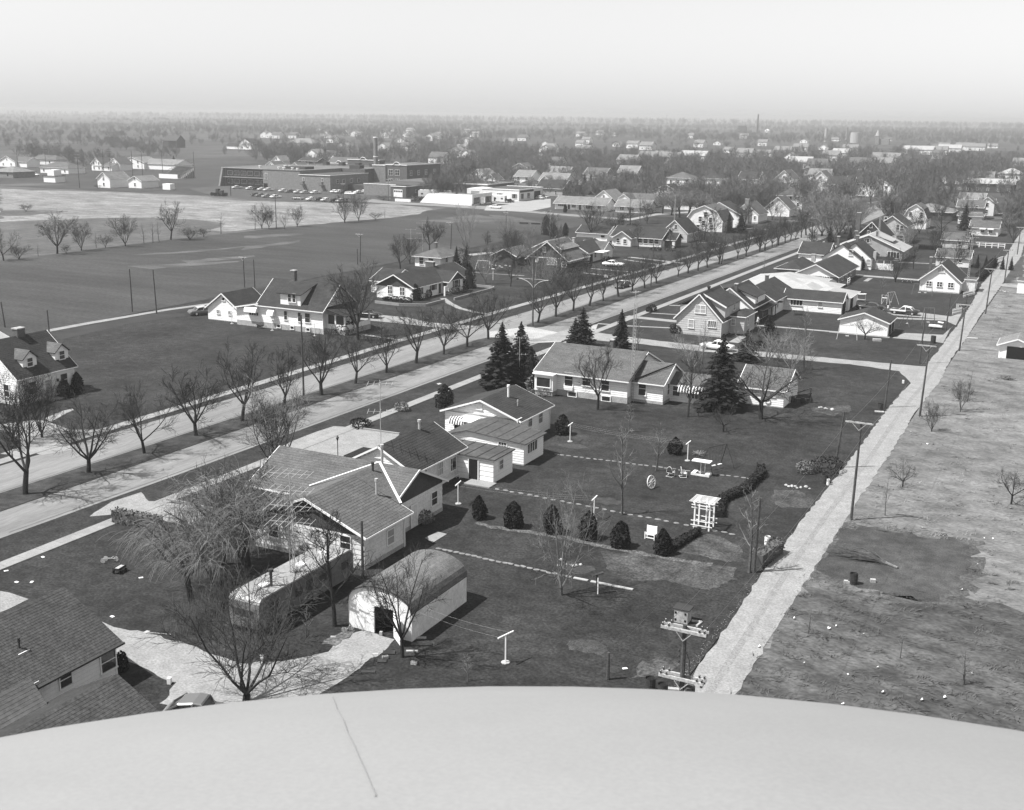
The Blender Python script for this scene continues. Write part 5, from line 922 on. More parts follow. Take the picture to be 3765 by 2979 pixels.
tk = solo("storage_box", MB().box(-382.5,398,0,-378,401,2.6), m_white, uniq("small white storage box standing in the field by the school"), "shed", (-380, 399, 0))
# barn and far landmarks
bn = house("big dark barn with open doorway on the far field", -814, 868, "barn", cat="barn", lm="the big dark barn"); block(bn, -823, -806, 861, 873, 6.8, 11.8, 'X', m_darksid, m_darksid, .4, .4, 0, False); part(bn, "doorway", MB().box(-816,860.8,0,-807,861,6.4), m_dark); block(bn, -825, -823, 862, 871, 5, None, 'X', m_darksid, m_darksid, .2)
bs = house("small dark shed left of the big barn", -862, 862, "shed", cat="shed"); block(bs, -870, -859, 858, 865, 3, 4.5, 'X', m_darksid, m_darksid, .4, .4, 0, False)
fs = house("long dark shed on the far field at left", -1240, 1230, "shed", cat="shed"); block(fs, -1272, -1248, 1217, 1230, 5, 6.5, 'X', m_darksid, m_darksid, .4, .4, 0, False)
T_("white farmhouse with dark barn wing on the far meadow", (-723.15, 871.50), 14, 14, 6, 10, 'Y', m_white, m_rdark, far=True, wing=(-18, 0, 2, 10, 3, 5.5, 'X'), lm="the white farmhouse"); T_("white ranch house with wide pale roof past the meadow", (-720.67, 963.79), 34, 18, 4, 9, 'X', m_white, m_rlight, hip=(1,1), far=True)
for lab, c in (("bright large white farmhouse in the far trees", (-989.25, 1286.50)), ("pale white house left of the bright farmhouse", (-1001.80, 1266.72)), ("small white gable farther left of the bright farmhouse", (-1021.81, 1278.95)), ("pale house at the meadow edge far left", (-1042.03, 1291.98)), ("white roofed house right of the smokestack top", (-1021.34, 1478.90)), ("white house behind the chimney trees", (-1083.28, 1546.20)), ("small pale house above the wide pale ranch", (-1082.34, 1486.52)),
    ("low pale house amid far trees over the station", (-929.95, 1426.12)), ("long pale roofed building over the station trees", (-941.66, 1506.29)), ("white sided house on the far crest", (-677.04, 1210.46)), ("pale house in the middle of the far trees", (-616.35, 1207.30)), ("bright roofed house at far center", (-719.05, 1447.51)), ("white two storey house at far center right", (-530.24, 1125.60)), ("white house below the far center house", (-452.85, 965.01)),
    ("white house with pale roof in the distance left of center", (-590.29, 943.98)), ("pale house with wide eaves near the smokestack", (-593.01, 907.71)), ("white fronted house on the old school skyline", (-422.38, 718.64))):
    T_(lab, c, 13, 11, 5, 8.4, 'X' if len(lab) % 2 else 'Y', m_white2, m_rlight if len(lab) % 3 else m_rmid, far=True, lm=None)
for lab, c, w_, rf in (("white roofed house at the town center front", (-185.46, 822.99), 16, m_rwhite), ("gabled pale house right of the bright white roof", (-167.54, 787.59), 13, m_rmid), ("white gabled house in central town", (-271.10, 1113.15), 16, m_rlight), ("twin white house right of the central gable", (-286.16, 1250.70), 16, m_rlight), ("pale roofed house in left town", (-285.96, 897.24), 22, m_rwhite), ("white fronted house at left town edge", (-293.82, 763.22), 14, m_rlight), ("long pale roofed block in left town", (-290.31, 847.17), 34, m_rlight),
    ("white house by the bare crown in left town", (-434.00, 1174.37), 14, m_rlight), ("white peak in the left middle town", (-428.17, 1333.35), 12, m_rlight), ("pale roof behind the big bare crown", (-279.80, 1009.32), 14, m_rlight), ("pale roofed house under the white silo", (-202.98, 1001.46), 14, m_rlight), ("white house below the round tank", (-236.50, 1262.62), 16, m_rlight), ("white roof left of the spire", (-210.50, 1078.14), 14, m_rwhite), ("white shop front below the steeple", (-147.82, 838.30), 16, m_rmid), ("pale sided house right of the shop front", (-149.75, 977.83), 22, m_rlight), ("small white house right of the steeple street", (-135.26, 849.27), 12, m_rlight),
    ("long white roof in the right town", (-160.74, 1264.02), 30, m_rwhite), ("pale roof right of the long white roof", (-148.79, 1276.55), 26, m_rlight), ("bright house at the right town rise", (-144.62, 1361.80), 24, m_rwhite), ("white tall house on the right town rise", (-144.34, 1503.18), 22, m_rlight), ("pale house right on the town rise", (-129.87, 1469.32), 22, m_rlight)):
    T_(lab, c, w_, 14, 5, 8.6, 'X', m_white2, rf, far=True)
rh_ = random.Random(9); n = 0
while n < 62:                                             # the many other roofs among the trees
    y = 600+rh_.random()**1.3*1500; x = -30-rh_.random()*y*.72
    if any((x-a)**2+(y-b)**2 < (24+y*.012)**2 for a, b in HOUSES) or (x < -280 and y < 640): continue
    n += 1; pale = rh_.random(); two = rh_.random() < .45
    T_(where(x, y, ("small white town house", "pale roofed town house", "grey roofed town house")[0 if pale < .4 else 1 if pale < .75 else 2]), (x, y), rh_.uniform(9, 15), rh_.uniform(9, 13), 5.2 if two else 3.2, 8.2 if two else 5.8, rh_.choice('XY'), m_white if pale < .7 else m_white2, m_rlight if pale < .75 else m_rmid, far=True)
def tower(name, label, cat, p, mb, m, lm=None):
    if lm: landmark(lm, *p)
    return tag(obj(name, mb.mesh(name, m), None, (*p, 0)), uniq(label), cat)
tower("smokestack", "thin tall dark smokestack on the horizon right of center", "smokestack", (-694.49, 2542.11), MB().tube([(0,0,0),(0,0,42)], [2.2, 1.5], 8), mat("far_stack", .05))
tower("grain_elevator", "dark square grain elevator left of the thin smokestack", "grain elevator", (-776.82, 2711.60), MB().box(-9,-7,0,9,7,13).box(-9,-5,13,8,5,16), mat("far_dark", .04))
tower("silo", "pale slim silo rising over the middle of the town", "silo", (-389.51, 1818.12), MB().tube([(0,0,0),(0,0,20)], 2.4, 12), m_block)
tower("storage_tank", "wide pale round tank among the town roofs", "tank", (-340.31, 1795.72), MB().tube([(0,0,0),(0,0,15)], 8, 20), m_block)
tower("smokestack", "short square smokestack between silo and tank", "smokestack", (-396.71, 2012.74), MB().tube([(0,0,0),(0,0,21)], [2.4, 1.5], 8), m_brickl)
sp = tower("church", "stone church with a pale pointed steeple right of the round tank", "church", (-291.91, 1698.04), MB().box(-2.5,-2.5,0,2.5,2.5,12).box(2,0,0,16,8,8), m_brickl); cp = MB().lathe([(3.4,12),(.2,21)], 6); part(sp, "steeple", cp, m_block, world=False)
tower("storage_dome", "white domed tank behind the smokestack", "tank", (-738.90, 2793.13), MB().lathe([(6,0),(6,5),(4,7),(.5,8.5)], 14), m_white)
tower("radio_mast", "hair-thin radio mast far off left of the grain elevator", "mast", (-937.54, 2631.75), MB().tube([(0,0,0),(0,0,42)], .5, 4), m_metal)

# ------------------------------------------------------------------ trees and shrubs
m_bark = mat("dark_bark", .022, .04, 1.5, .3, 9); m_twig = mat("bare_twigs", .03, .05, .5); m_twigl = mat("pale_twigs", .14, .22, .6); m_barkl = mat("pale_bark", .07, .11, 1.5, .3, 9)
m_twigw = mat("willow_twigs", .11, .17, .4); m_twigm = mat("grey_twigs", .11, .17, .3); m_twigd = mat("dull_twigs", .075, .12, .3)
m_needle = mat("conifer_needles", .008, .022, .9, .4, 6); m_box = mat("clipped_evergreen", .010, .026, 1.6, .4, 7); m_hedge = mat("hedge_twigs", .03, .06, 1.2, .4, 7)
def dirv(az, el): return Vector((math.cos(az)*math.cos(el), math.sin(az)*math.cos(el), math.sin(el)))
def limb(mb, rnd, p, d, L_, r, r_end, n, up=.25, wob=.12, sides=4):
    pts = [p.copy()]; q = p.copy(); d = d.normalized(); ds = [d.copy()]
    for k in range(n):
        d = (d+Vector((rnd.gauss(0, wob), rnd.gauss(0, wob), rnd.gauss(0, wob)+up/n))).normalized(); q = q+d*(L_/n); pts.append(q.copy()); ds.append(d.copy())
    mb.tube(pts, [r+(r_end-r)*k/n for k in range(n+1)], sides, False); return pts, ds
def along(pts, ds, f):
    k = f*(len(pts)-1); i = min(int(k), len(pts)-2); t = k-i; return pts[i].lerp(pts[i+1], t), ds[i+1]
def side_dir(rnd, d, ang):
    a = Vector((rnd.gauss(0,1), rnd.gauss(0,1), rnd.gauss(0,1))); a = (a-d*a.dot(d)).normalized(); return (d*math.cos(ang)+a*math.sin(ang)).normalized()
def tree_meshes(seed, H, style='vase', dens=1.0, tw=.012):
    """trunk and branch meshes of one bare tree of height H"""
    rnd = random.Random(seed); T, B = MB(), MB(); limbs = []
    r0 = H*.021
    if style == 'vase':
        th = H*rnd.uniform(.17, .24); tp, td = limb(T, rnd, Vector((0,0,-.1)), Vector((rnd.gauss(0,.05), rnd.gauss(0,.05), 1)), th, r0*1.15, r0*.9, 3, .1, .04, 7)
        n = rnd.choice((4, 5, 5, 6)); a0 = rnd.random()*6.28
        for i in range(n): limbs.append((tp[-1]-Vector((0,0,rnd.uniform(0,.12)*th)), dirv(a0+6.28*i/n+rnd.gauss(0,.25), R(rnd.uniform(36, 62) if i else 78)), H*rnd.uniform(.52, .72), r0*rnd.uniform(.5, .66)))
    elif style in ('leader', 'slim'):
        sp = .30 if style == 'leader' else .2
        tp, td = limb(T, rnd, Vector((0,0,-.1)), Vector((rnd.gauss(0,.04), rnd.gauss(0,.04), 1)), H*.93, r0*.95, .02, 7, .15, .05, 6)
        n = 15 if style == 'leader' else 13
        for i in range(n):
            f = .24+.7*i/n; p, d = along(tp, td, f); limbs.append((p, dirv(i*2.4+rnd.gauss(0,.3), R(rnd.uniform(30, 55))), H*sp*(1.25-f)*rnd.uniform(.9, 1.35)+.4, r0*.42*(1.15-f)))
    elif style == 'multi':
        tp, td = limb(T, rnd, Vector((0,0,-.1)), Vector((0,0,1)), H*.07, r0*1.1, r0, 2, 0, .02, 6); n = 6; a0 = rnd.random()*6
        for i in range(n): limbs.append((tp[-1], dirv(a0+6.28*i/n, R(rnd.uniform(52, 76))), H*rnd.uniform(.7, .9), r0*.5))
    elif style == 'low':
        tp, td = limb(T, rnd, Vector((0,0,-.1)), Vector((.1,0,1)), H*.22, r0*1.5, r0*1.3, 2, 0, .05, 6); n = 6; a0 = rnd.random()*6
        for i in range(n): limbs.append((tp[-1], dirv(a0+6.28*i/n, R(rnd.uniform(18, 48))), H*rnd.uniform(.6, .8), r0*.8))
    n2, n3, n4 = max(3, int(6*dens)), max(3, int(6*dens)), max(2, int(4*dens))
    for p, d, L_, r in limbs:
        P, D = limb(B, rnd, p, d, L_, r, tw*1.5, 5, .45 if style != 'low' else .2, .11, 5)
        m2 = n2 if style in ('vase', 'multi', 'low') else max(2, n2-2)
        for j in range(m2):
            f = .22+.74*(j+rnd.random()*.6)/m2; q, dd = along(P, D, f); l2 = L_*rnd.uniform(.34, .5)*(1.15-.5*f)
            P2, D2 = limb(B, rnd, q, side_dir(rnd, dd, R(rnd.uniform(28, 58))), l2, max(tw, r*.42*(1.1-f)), tw, 3, .3, .12, 3)
            for k in range(n3):
                f2 = .2+.78*(k+rnd.random()*.6)/n3; q2, d2 = along(P2, D2, f2); l3 = l2*rnd.uniform(.35, .6)
                P3, D3 = limb(B, rnd, q2, side_dir(rnd, d2, R(rnd.uniform(25, 60))), l3, tw, tw*.7, 2, .25, .14, 3)
                for o in range(n4):
                    q3, d3 = along(P3, D3, .25+.7*(o+rnd.random()*.5)/n4)
                    limb(B, rnd, q3, side_dir(rnd, d3, R(rnd.uniform(20, 55))), l3*rnd.uniform(.35, .7), tw*.75, tw*.5, 1, .1, .1, 3)
    return T, B
def willow_meshes(seed, H):
    rnd = random.Random(seed); T, B = MB(), MB(); tp, td = limb(T, rnd, Vector((0,0,-.1)), Vector((.08,0,1)), H*.32, .2, .16, 3, 0, .05, 6); n = 8
    for i in range(n):
        P, D = limb(B, rnd, tp[-1]-Vector((0,0,rnd.random()*.5)), dirv(6.28*i/n+rnd.gauss(0,.3), R(rnd.uniform(40, 74))), H*rnd.uniform(.5, .72), .09, .03, 5, .1, .1, 5)
        for j in range(9):
            q, dd = along(P, D, .25+.74*j/9); P2, D2 = limb(B, rnd, q, side_dir(rnd, dd, R(55)), H*rnd.uniform(.14, .25), .025, .014, 3, .1, .12, 3)
            for k in range(17):
                q2, d2 = along(P2, D2, rnd.uniform(.1, 1)); L_ = rnd.uniform(.18, .42)*min(q2.z, H*.7); d = (side_dir(rnd, d2, R(50))*.8+Vector((.25,.1,0))).normalized(); pts = [q2]; v = d
                for s in range(4): v = (v+Vector((.09, .05, -.5))).normalized(); pts.append(pts[-1]+v*L_/4)
                B.tube(pts, [.009, .009, .009, .008, .006], 3, False)
    return T, B
def conifer_meshes(seed, H, rad, ragged=.25, base=.04):
    rnd = random.Random(seed); T, F = MB(), MB(); T.tube([(0,0,-.1),(0,0,H*.97)], [H*.016+.03, .02], 6, False); z = H*base+.15
    while z < H*.985:
        f = (z/H); rr = rad*(1-f)**.82*(.75+.25*min(1, f/.12)); n = max(6, int(9+19*(1-f)))
        for i in range(n):
            a = rnd.random()*6.283; l = rr*rnd.uniform(1-ragged*1.6, 1+ragged*.6); dr = -.28*l+rnd.gauss(0, .06*l+.03); u = Vector((math.cos(a), math.sin(a), 0)); s = Vector((-u.y, u.x, 0)); o = Vector((0,0,z+rnd.uniform(-.12,.12)))
            w_ = .16+.17*l; K = 3 if l > .8 else 2
            for k in range(K):
                b0, b1 = (k+.15)/K, (k+1.25)/K; c0 = o+u*l*b0*.95+Vector((0,0,dr*b0**1.4+.12*l*b0)); c1 = o+u*l*min(1.05, b1)+Vector((0,0,dr*b1**1.4+.12*l*b1)); ww = w_*(1.1-.5*b0); tz = rnd.uniform(-.1, .1)
                F.face([c0, c0.lerp(c1,.5)+s*ww+Vector((0,0,tz-.06)), c1, c0.lerp(c1,.5)-s*ww-Vector((0,0,tz+.06))])
                if k: F.face([c0.lerp(c1,.3)+Vector((0,0,.02)), c0.lerp(c1,.6)+s*ww*.8-Vector((0,0,.2)), c1-Vector((0,0,.12)), c0.lerp(c1,.5)-s*ww*.3-Vector((0,0,.16))])
        z += .17+.11*(1-f)*min(1.6, H/8)
    return T, F
def leaf_blob(mb, rnd, fn, n, s):
    """small leaf faces scattered in and on a shape; fn(u, v, t) gives a point at depth t (1 = surface)"""
    for _ in range(n):
        u, v = rnd.random()*6.283, rnd.random(); t = 1-.25*rnd.random()**2; p = fn(u, v, t); a = dirv(u+rnd.gauss(0,.8), rnd.gauss(.3,.6)); b = side_dir(rnd, a, R(90)); c = a.cross(b); k = s*rnd.uniform(.6, 1.3)
        mb.face([p-b*k, p+c*k*.6+a*k*.2, p+b*k, p-c*k*.6+a*k*.2])
def cone_shrub(seed, H, r, n=900, s=.15):
    rnd = random.Random(seed); mb = MB(); ph = rnd.random()*6
    def fn(u, v, t):
        z = v*H; q = r*(math.sin(math.pi*min(1, .22+.78*(v**.9)))**.75 if v > .3 else .82+.6*v)*t*(1+.15*math.sin(3*u+ph+v*5)+.1*math.sin(7*u-v*11)); return Vector((q*math.cos(u), q*math.sin(u), z*.99+.02))
    leaf_blob(mb, rnd, fn, n, s); core = MB().lathe([(r*.55,.02),(r*.68,H*.3),(r*.5,H*.62),(r*.1,H*.9)], 8); k = len(mb.v); mb.v += core.v; mb.f += [tuple(i+k for i in f) for f in core.f]; mb.uv += core.uv; return mb
def ball_shrub(seed, H, r, n=420, s=.12):
    rnd = random.Random(seed); mb = MB(); ph = rnd.random()*6
    def fn(u, v, t): z = v*H; q = r*math.sqrt(max(.05, 1-(1.7*v-.75)**2))*t*(1+.18*math.sin(3*u+ph)); return Vector((q*math.cos(u), q*math.sin(u), z))
    leaf_blob(mb, rnd, fn, n, s); return mb
def hedge(label, pts, wd, ht, m=None, s=.11, dens=110, name="hedge"):
    rnd = random.Random(len(label)); mb = MB(); o = pts[0]
    for a, b in zip(pts, pts[1:]):
        a, b = Vector((*a[:2],0)), Vector((*b[:2],0)); d = b-a; n = Vector((-d.y, d.x, 0)).normalized(); L_ = d.length
        mb.bar(a+Vector((0,0,ht*.45)), b+Vector((0,0,ht*.45)), wd*.75, ht*.88)
        for _ in range(int(L_*dens)):
            e = rnd.random(); p = a+d*rnd.random()
            p += n*wd/2*rnd.choice((-1, 1))*rnd.uniform(.85,1.08)+Vector((0,0,ht*rnd.random())) if e < .6 else n*wd*(rnd.random()-.5)+Vector((0,0,ht*rnd.uniform(.9,1.06)))
            q = dirv(rnd.random()*6.28, rnd.gauss(0,.6)); w2 = side_dir(rnd, q, R(90)); k = s*rnd.uniform(.5, 1.3); mb.face([p-q*k, p+w2*k*.6, p+q*k, p-w2*k*.6])
    return solo(name, mb, m or m_hedge, uniq(label), "hedge", (o[0], o[1], 0))
def brush(label, pts, wd, ht):
    rnd = random.Random(5); mb = MB(); o = pts[0]
    for a, b in zip(pts, pts[1:]):
        a, b = Vector((*a, 0)), Vector((*b, 0))
        for _ in range(int((b-a).length*75)):
            p = a.lerp(b, rnd.random())+Vector((rnd.gauss(0,wd*.3), rnd.gauss(0,wd*.3), 0)); e = p+Vector((rnd.gauss(0,.3), rnd.gauss(0,.3), ht*rnd.uniform(.5,1.1))); mb.tube([p, p.lerp(e,.5)+Vector((rnd.gauss(0,.06),0,0)), e], [.02, .014, .008], 3, False)
    return solo("brush_hedge", mb, m_twigd, uniq(label), "hedge", (o[0], o[1], 0))
PROTO = {}
def proto(kind, key, gen, mt, mf, part2="branches"):
    T, B = gen(); PROTO.setdefault(kind, []).append((T.mesh("trunk", mt), B.mesh(part2, mf), part2, key))
REFH = 9.0
for i in range(7): proto('vase', 9.0, lambda: tree_meshes(10+i, 9.0, 'vase', 1.3, .0165), m_bark, m_twig)
for i in range(3): proto('leader', 9.0, lambda: tree_meshes(30+i, 9.0, 'leader', 1.05, .014), m_bark, m_twig)
for i in range(2): proto('slim', 9.0, lambda: tree_meshes(40+i, 9.0, 'slim', .8, .011), m_barkl, m_twigl)
for i in range(2): proto('multi', 9.0, lambda: tree_meshes(50+i, 9.0, 'multi', 1.0, .013), m_barkl, m_twigl)
for i in range(2): proto('multid', 9.0, lambda: tree_meshes(55+i, 9.0, 'multi', 1.35, .015), m_bark, m_twig)
for i in range(2): proto('low', 9.0, lambda: tree_meshes(60+i, 9.0, 'low', 1.0, .02), m_bark, m_twig)
for i in range(2): proto('willow', 7.5, lambda: willow_meshes(70+i, 7.5), m_bark, m_twigw)
for i in range(4): proto('town', 13.0, lambda: tree_meshes(80+i, 13.0, 'vase' if i % 2 else 'leader', 1.0, .034), m_bark, m_twigm)
for i in range(3): proto('townd', 13.0, lambda: tree_meshes(90+i, 13.0, 'vase', 1.05, .037), m_bark, m_twigd)
for i in range(2): proto('grove', 12.0, lambda: tree_meshes(95+i, 12.0, 'multi', 1.1, .032), m_bark, m_twigm)
for i in range(3): proto('spruce', 10.0, lambda: conifer_meshes(100+i, 10.0, 2.75, .38), m_bark, m_needle, "needles")
for i in range(2): proto('fir', 10.0, lambda: conifer_meshes(110+i, 10.0, 3.0, .55, .06), m_bark, m_needle, "needles")
rt = random.Random(77)
def tree(kind, p, H, label=None, head=None, name=None, wide=1.0, group=None, v=None):
    L_ = PROTO[kind]; tm, bm, pn, rh = L_[rt.randrange(len(L_)) if v is None else v]
    nm = name or {'spruce': 'spruce_tree', 'fir': 'spruce_tree', 'willow': 'willow_tree'}.get(kind, 'bare_tree')
    lab = uniq(label) if label else where(p[0], p[1], head or {'spruce': "dark spruce tree", 'fir': "dark ragged spruce"}.get(kind, "bare tree"))
    o = thing(nm, lab, "tree", (p[0], p[1], 0), rt.random()*6.283, group); s = H/rh; o.scale = (s*wide, s*wide, s)
    obj("trunk", tm, o); obj(pn, bm, o); return o
# row on the median
for k, (q, H) in enumerate((((-86.31, 69.52), 12), ((-86.31, 77.16), 8.5), ((-86.28, 84.71), 8), ((-86.32, 92.55), 8), ((-86.01, 99.89), 9), ((-85.86, 107.40), 8.5), ((-85.58, 114.68), 9.5), ((-85.47, 122.09), 8.5), ((-85.53, 129.62), 7), ((-85.24, 137.02), 9.5), ((-84.99, 144.45), 7.5), ((-84.80, 151.26), 7.8), ((-84.89, 158.38), 8.8),
    ((-84.60, 175.93), 7.5), ((-84.45, 183.04), 9), ((-84.32, 190.26), 8.5), ((-84.05, 197.14), 8.5), ((-83.92, 203.77), 7.5), ((-83.49, 210.56), 8.5), ((-83.35, 217.51), 8), ((-83.17, 224.44), 7.5), ((-83.32, 231.96), 7), ((-83.00, 245.00), 6.5), ((-82.78, 251.37), 6.5), ((-82.21, 256.90), 7.5), ((-82.06, 263.72), 7.5), ((-81.73, 271.82), 7), ((-80.92, 284.94), 7.5), ((-80.57, 291.52), 7.5), ((-80.26, 303.45), 8),
    ((-80.50, 304.14), 7.5), ((-80.21, 308.79), 8), ((-80.04, 315.80), 7), ((-80.16, 322.90), 8), ((-79.82, 329.33), 8), ((-79.87, 335.71), 7.5), ((-79.26, 340.06), 5), ((-79.59, 348.00), 9), ((-80.04, 356.20), 9))):
    tree('vase', q, H, None, ["bare forked street tree on the median", "spreading bare median tree", "dark vase-shaped median tree"][k % 3], group="bare trees along the boulevard median", v=(k*3+k//7) % 7, wide=(1.0, 1.15, .95, 1.2, 1.05)[k % 5])
# trees in the yards
for kind, q, H, lab, wd in (
    ('low', (-33.23, 131.21), 9.5, "big spreading bare tree in front of the long white house's garage", 1.0), ('vase', (-52.08, 125.71), 8, "round-crowned bare tree before the long white house's wall", .9), ('leader', (-41.19, 127.70), 8, "twiggy bare tree before the striped breezeway awning", 1.0),
    ('low', (-35.48, 123.44), 3.4, "small low bare fruit tree below the ragged spruce", 1.0), ('slim', (-44.85, 117.82), 4, "thin pale sapling on the lawn behind the clothesline", 1.0), ('slim', (-37.11, 105.57), 5.5, "slim pale tree between clothesline and lawn chairs", 1.0),
    ('slim', (-35.24, 91.61), 10, "tall slender tree rising from the stepping stone path", .75), ('multi', (-32.62, 72.73), 8.5, "pale bare tree alone on the lawn by the plank walk", .75), ('leader', (-44.38, 60.22), 9, "thin-branched tree between trailer and arched shed", 1.0),
    ('vase', (-37.66, 58.48), 8.2, "bare tree standing right at the arched shed doors", .72), ('multid', (-42.92, 48.98), 7.6, "many-branched bare tree rising at the tank edge on the gravel", 1.35), ('slim', (-45.07, 57.84), 2.6, "thin dark sapling beside the trailer", 1.0), ('slim', (-32.18, 57.57), 2.2, "tiny sapling on the lawn near the tank edge", 1.0),
    ('slim', (-21.32, 83.83), 8, "thin bare tree leaning beside the left alley pole", .9), ('slim', (-49.29, 158.11), 7, "slender tree on the strip along the cross street", .9), ('slim', (-60.41, 161.21), 6, "thin tree behind the lattice mast by the cross street", .9), ('slim', (-35.15, 161.35), 10, "pale slender tree at the edge of the cross street drive", .9),
    ('low', (-31.84, 189.90), 4.2, "dark fruit tree against the white two-door garage", 1.0), ('slim', (-38.67, 245.91), 4, "young bare tree in a ring on the lawn west of the alley house", 1.0), ('slim', (-39.28, 266.15), 4, "thin sapling by the long concrete drive", 1.0), ('leader', (-38.54, 288.37), 5.5, "small bare tree before the garage behind the evergreens", 1.0), ('slim', (-67.99, 261.90), 4, "young tree on the east tree lawn", 1.0),
    ('multi', (-70.69, 87.71), 9, "pale many-stemmed tree on the near tree lawn", 1.1), ('multid', (-71.39, 87.31), 8, "second many-stemmed tree left on the near tree lawn", .9), ('vase', (-102.76, 147.84), 13.5, "tall dark bare tree at the corner of the bungalow porch", .8), ('vase', (-107.07, 152.27), 11, "bare tree close behind the porch of the bungalow", .8), ('slim', (-98.59, 148.47), 5, "thin whip of a tree on the west tree lawn", 1.0),
    ('vase', (-154.92, 256.15), 9.5, "dark bare tree behind the small hip-roofed house", .9), ('vase', (-154.70, 259.02), 8.5, "leaning bare tree behind the hip-roofed house", .9), ('multi', (-146.10, 260.15), 13, "tall pale feathery tree behind the twin spruces by the ranch", .8), ('vase', (-142.13, 222.04), 8.5, "dark crooked tree left of the small hip-roofed house", .9), ('low', (-121.36, 238.88), 8, "dark crooked tree before the open-sided garage", .9),
    ('multi', (-102.11, 210.43), 12, "tall pale twiggy tree by the double arm street lamp", .8), ('multi', (-101.03, 215.75), 8, "pale twiggy tree on the lawn of the dark bungalow", .8), ('vase', (-130.08, 305.29), 12, "large dark forked tree behind the small canopy house", .95), ('leader', (-110.66, 292.47), 8, "bare tree before the porch bungalow windows", .9),
    ('multi', (-137.98, 338.50), 8, "pale tree on the far side of the low white garage", 1.0), ('slim', (-139.62, 360.52), 12, "tall straight bare tree on the cross lane", .8), ('slim', (-137.00, 362.31), 13, "second tall straight tree on the cross lane", .8), ('vase', (-135.62, 343.24), 6, "small tree by the cross lane path", .9),
    ('leader', (-102.45, 324.79), 9, "bare tree in front of the west gambrel house", 1.0), ('leader', (-96.51, 315.92), 11, "taller bare tree near the west gambrel house", .9), ('vase', (-93.57, 290.31), 8, "bare tree on the lawn below the grey clapboard house", 1.0), ('vase', (-84.68, 281.71), 7, "bare tree on the west tree lawn beside a pole", 1.0), ('vase', (-86.46, 277.66), 8, "bare leaning tree on the west tree lawn", 1.0), ('vase', (-101.32, 363.18), 10, "dark bare tree before the outside chimney house", .9),
    ('multid', (-106.11, 462.34), 11, "bare tree in front of the pyramid roofed house", .9), ('multi', (-63.21, 134.21), 4.5, "pale bush-like tree at the corner of the long white house", 1.0), ('multid', (-100.57, 83.92), 7, "twiggy young tree on the walk of the Cape Cod house", .9), ('multid', (-102.09, 81.33), 8, "dense twiggy tree at far left beside the walk", 1.0),
    ('vase', (-271.39, 475.76), 12, "dark round elm beside the brick bus garage", 1.1), ('vase', (-274.44, 497.48), 14, "larger dark elm right of the bus garage elm", 1.2), ('leader', (-66.43, 303.51), 7, "bare round tree by the big spruces on the east side", 1.0), ('leader', (-65.67, 300.25), 7.5, "dense rounded bare tree before the boulevard spruces", .9), ('low', (-13.98, 112.28), 3, "small scraggly tree in the tall grass", .8), ('low', (-4.13, 112.12), 4, "bent bare bush at the right edge of the tall grass", .8), ('slim', (-14.09, 103.01), 4, "thin dead stem in the tall grass", .6), ('multid', (-14.32, 135.50), 3.6, "clump of bare stems in the tall grass by the pole", .9),
    ('slim', (-12.24, 152.92), 4.5, "thin bare stems in the tall grass", .7), ('multid', (-12.42, 146.87), 4, "cluster of thin stems farther up the tall grass", .6), ('slim', (-4.08, 72.32), 2.6, "small dark weed clump in the lower tall grass", 1.6), ('slim', (-8.30, 74.17), 2, "thin weed stalk in the lower tall grass", 1.0), ('slim', (-14.62, 74.97), 2, "weed stalks beside the paper litter", 1.4), ('multid', (-21.90, 368.72), 8, "bare tree at the upper end of the alley", 1.0), ('leader', (-42.78, 374.67), 10, "bare tree before the weathered garage", 1.1), ('slim', (-40.77, 478.22), 12, "straight bare tree before the long white roofed building", 1.0), ('vase', (-69.85, 491.56), 10, "dark bare tree at the bend of the avenue", 1.0), ('vase', (-86.41, 521.53), 7, "small bare tree on the avenue verge", 1.0)):
    tree(kind, q, H, lab, wide=wd)
for q, H, lab in (((-36.08, 157.99), 5.5, 'pale bushy tree behind the breezeway garage roof'), ((-40.41, 160.38), 5.5, 'pale bushy tree right of the ragged spruce'), ((-39.77, 165.25), 4.5, 'low pale twiggy tree on the cross street strip'), ((-48.69, 151.29), 5.5, 'pale twiggy tree left of the ragged spruce')): tree('multi', q, H, lab, wide=1.5)
# weeping willows and their neighbours on the near left lawn
for q, H, lab, wd in (((-56.16, 58.68), 7.4, "near weeping willow on the front lawn beside the trailer", 1.25), ((-56.02, 64.95), 8.8, "second weeping willow closer to the grey house", 1.2), ((-58.85, 65.26), 8.2, "willow with long hanging twigs behind the near willow", 1.2)): tree('willow', q, H, lab, wide=wd)
for q, H, lab in (((-57.03, 61.90), 8.2, 'upright twiggy tree between the near willows'), ((-58.63, 66.91), 9, 'tall feathery tree rising out of the willows')): tree('grove', q, H, lab, wide=.8)
for q, H, wd in (((-75.29, 356.51), 12, 1.2), ((-71.99, 351.98), 13, 1.2), ((-70.32, 356.42), 12, 1.1), ((-70.36, 366.75), 11, 1.2), ((-71.44, 384.52), 11, 1.2), ((-79.32, 379.21), 12, 1.3), ((-74.98, 382.14), 12, 1.2), ((-72.48, 399.84), 9, 1.2), ((-84.30, 391.81), 12, 1.2), ((-68.62, 341.38), 11, 1.2), ((-66.11, 352.58), 10, 1.1), ((-75.72, 366.74), 13, 1.2), ((-77.18, 351.88), 12, 1.2), ((-76.43, 397.16), 11, 1.2)): tree('grove', q, H, None, "pale dense grove tree", wide=wd, group="grove east of the boulevard")
for q, H in (((-133.97, 394.20), 13), ((-132.38, 399.33), 14), ((-131.01, 404.37), 12), ((-139.87, 402.34), 11), ((-145.05, 407.20), 11)): tree('willow', q, H*.8, None, "hazy willow in the back yards", wide=1.3, group="willows in the back yards")
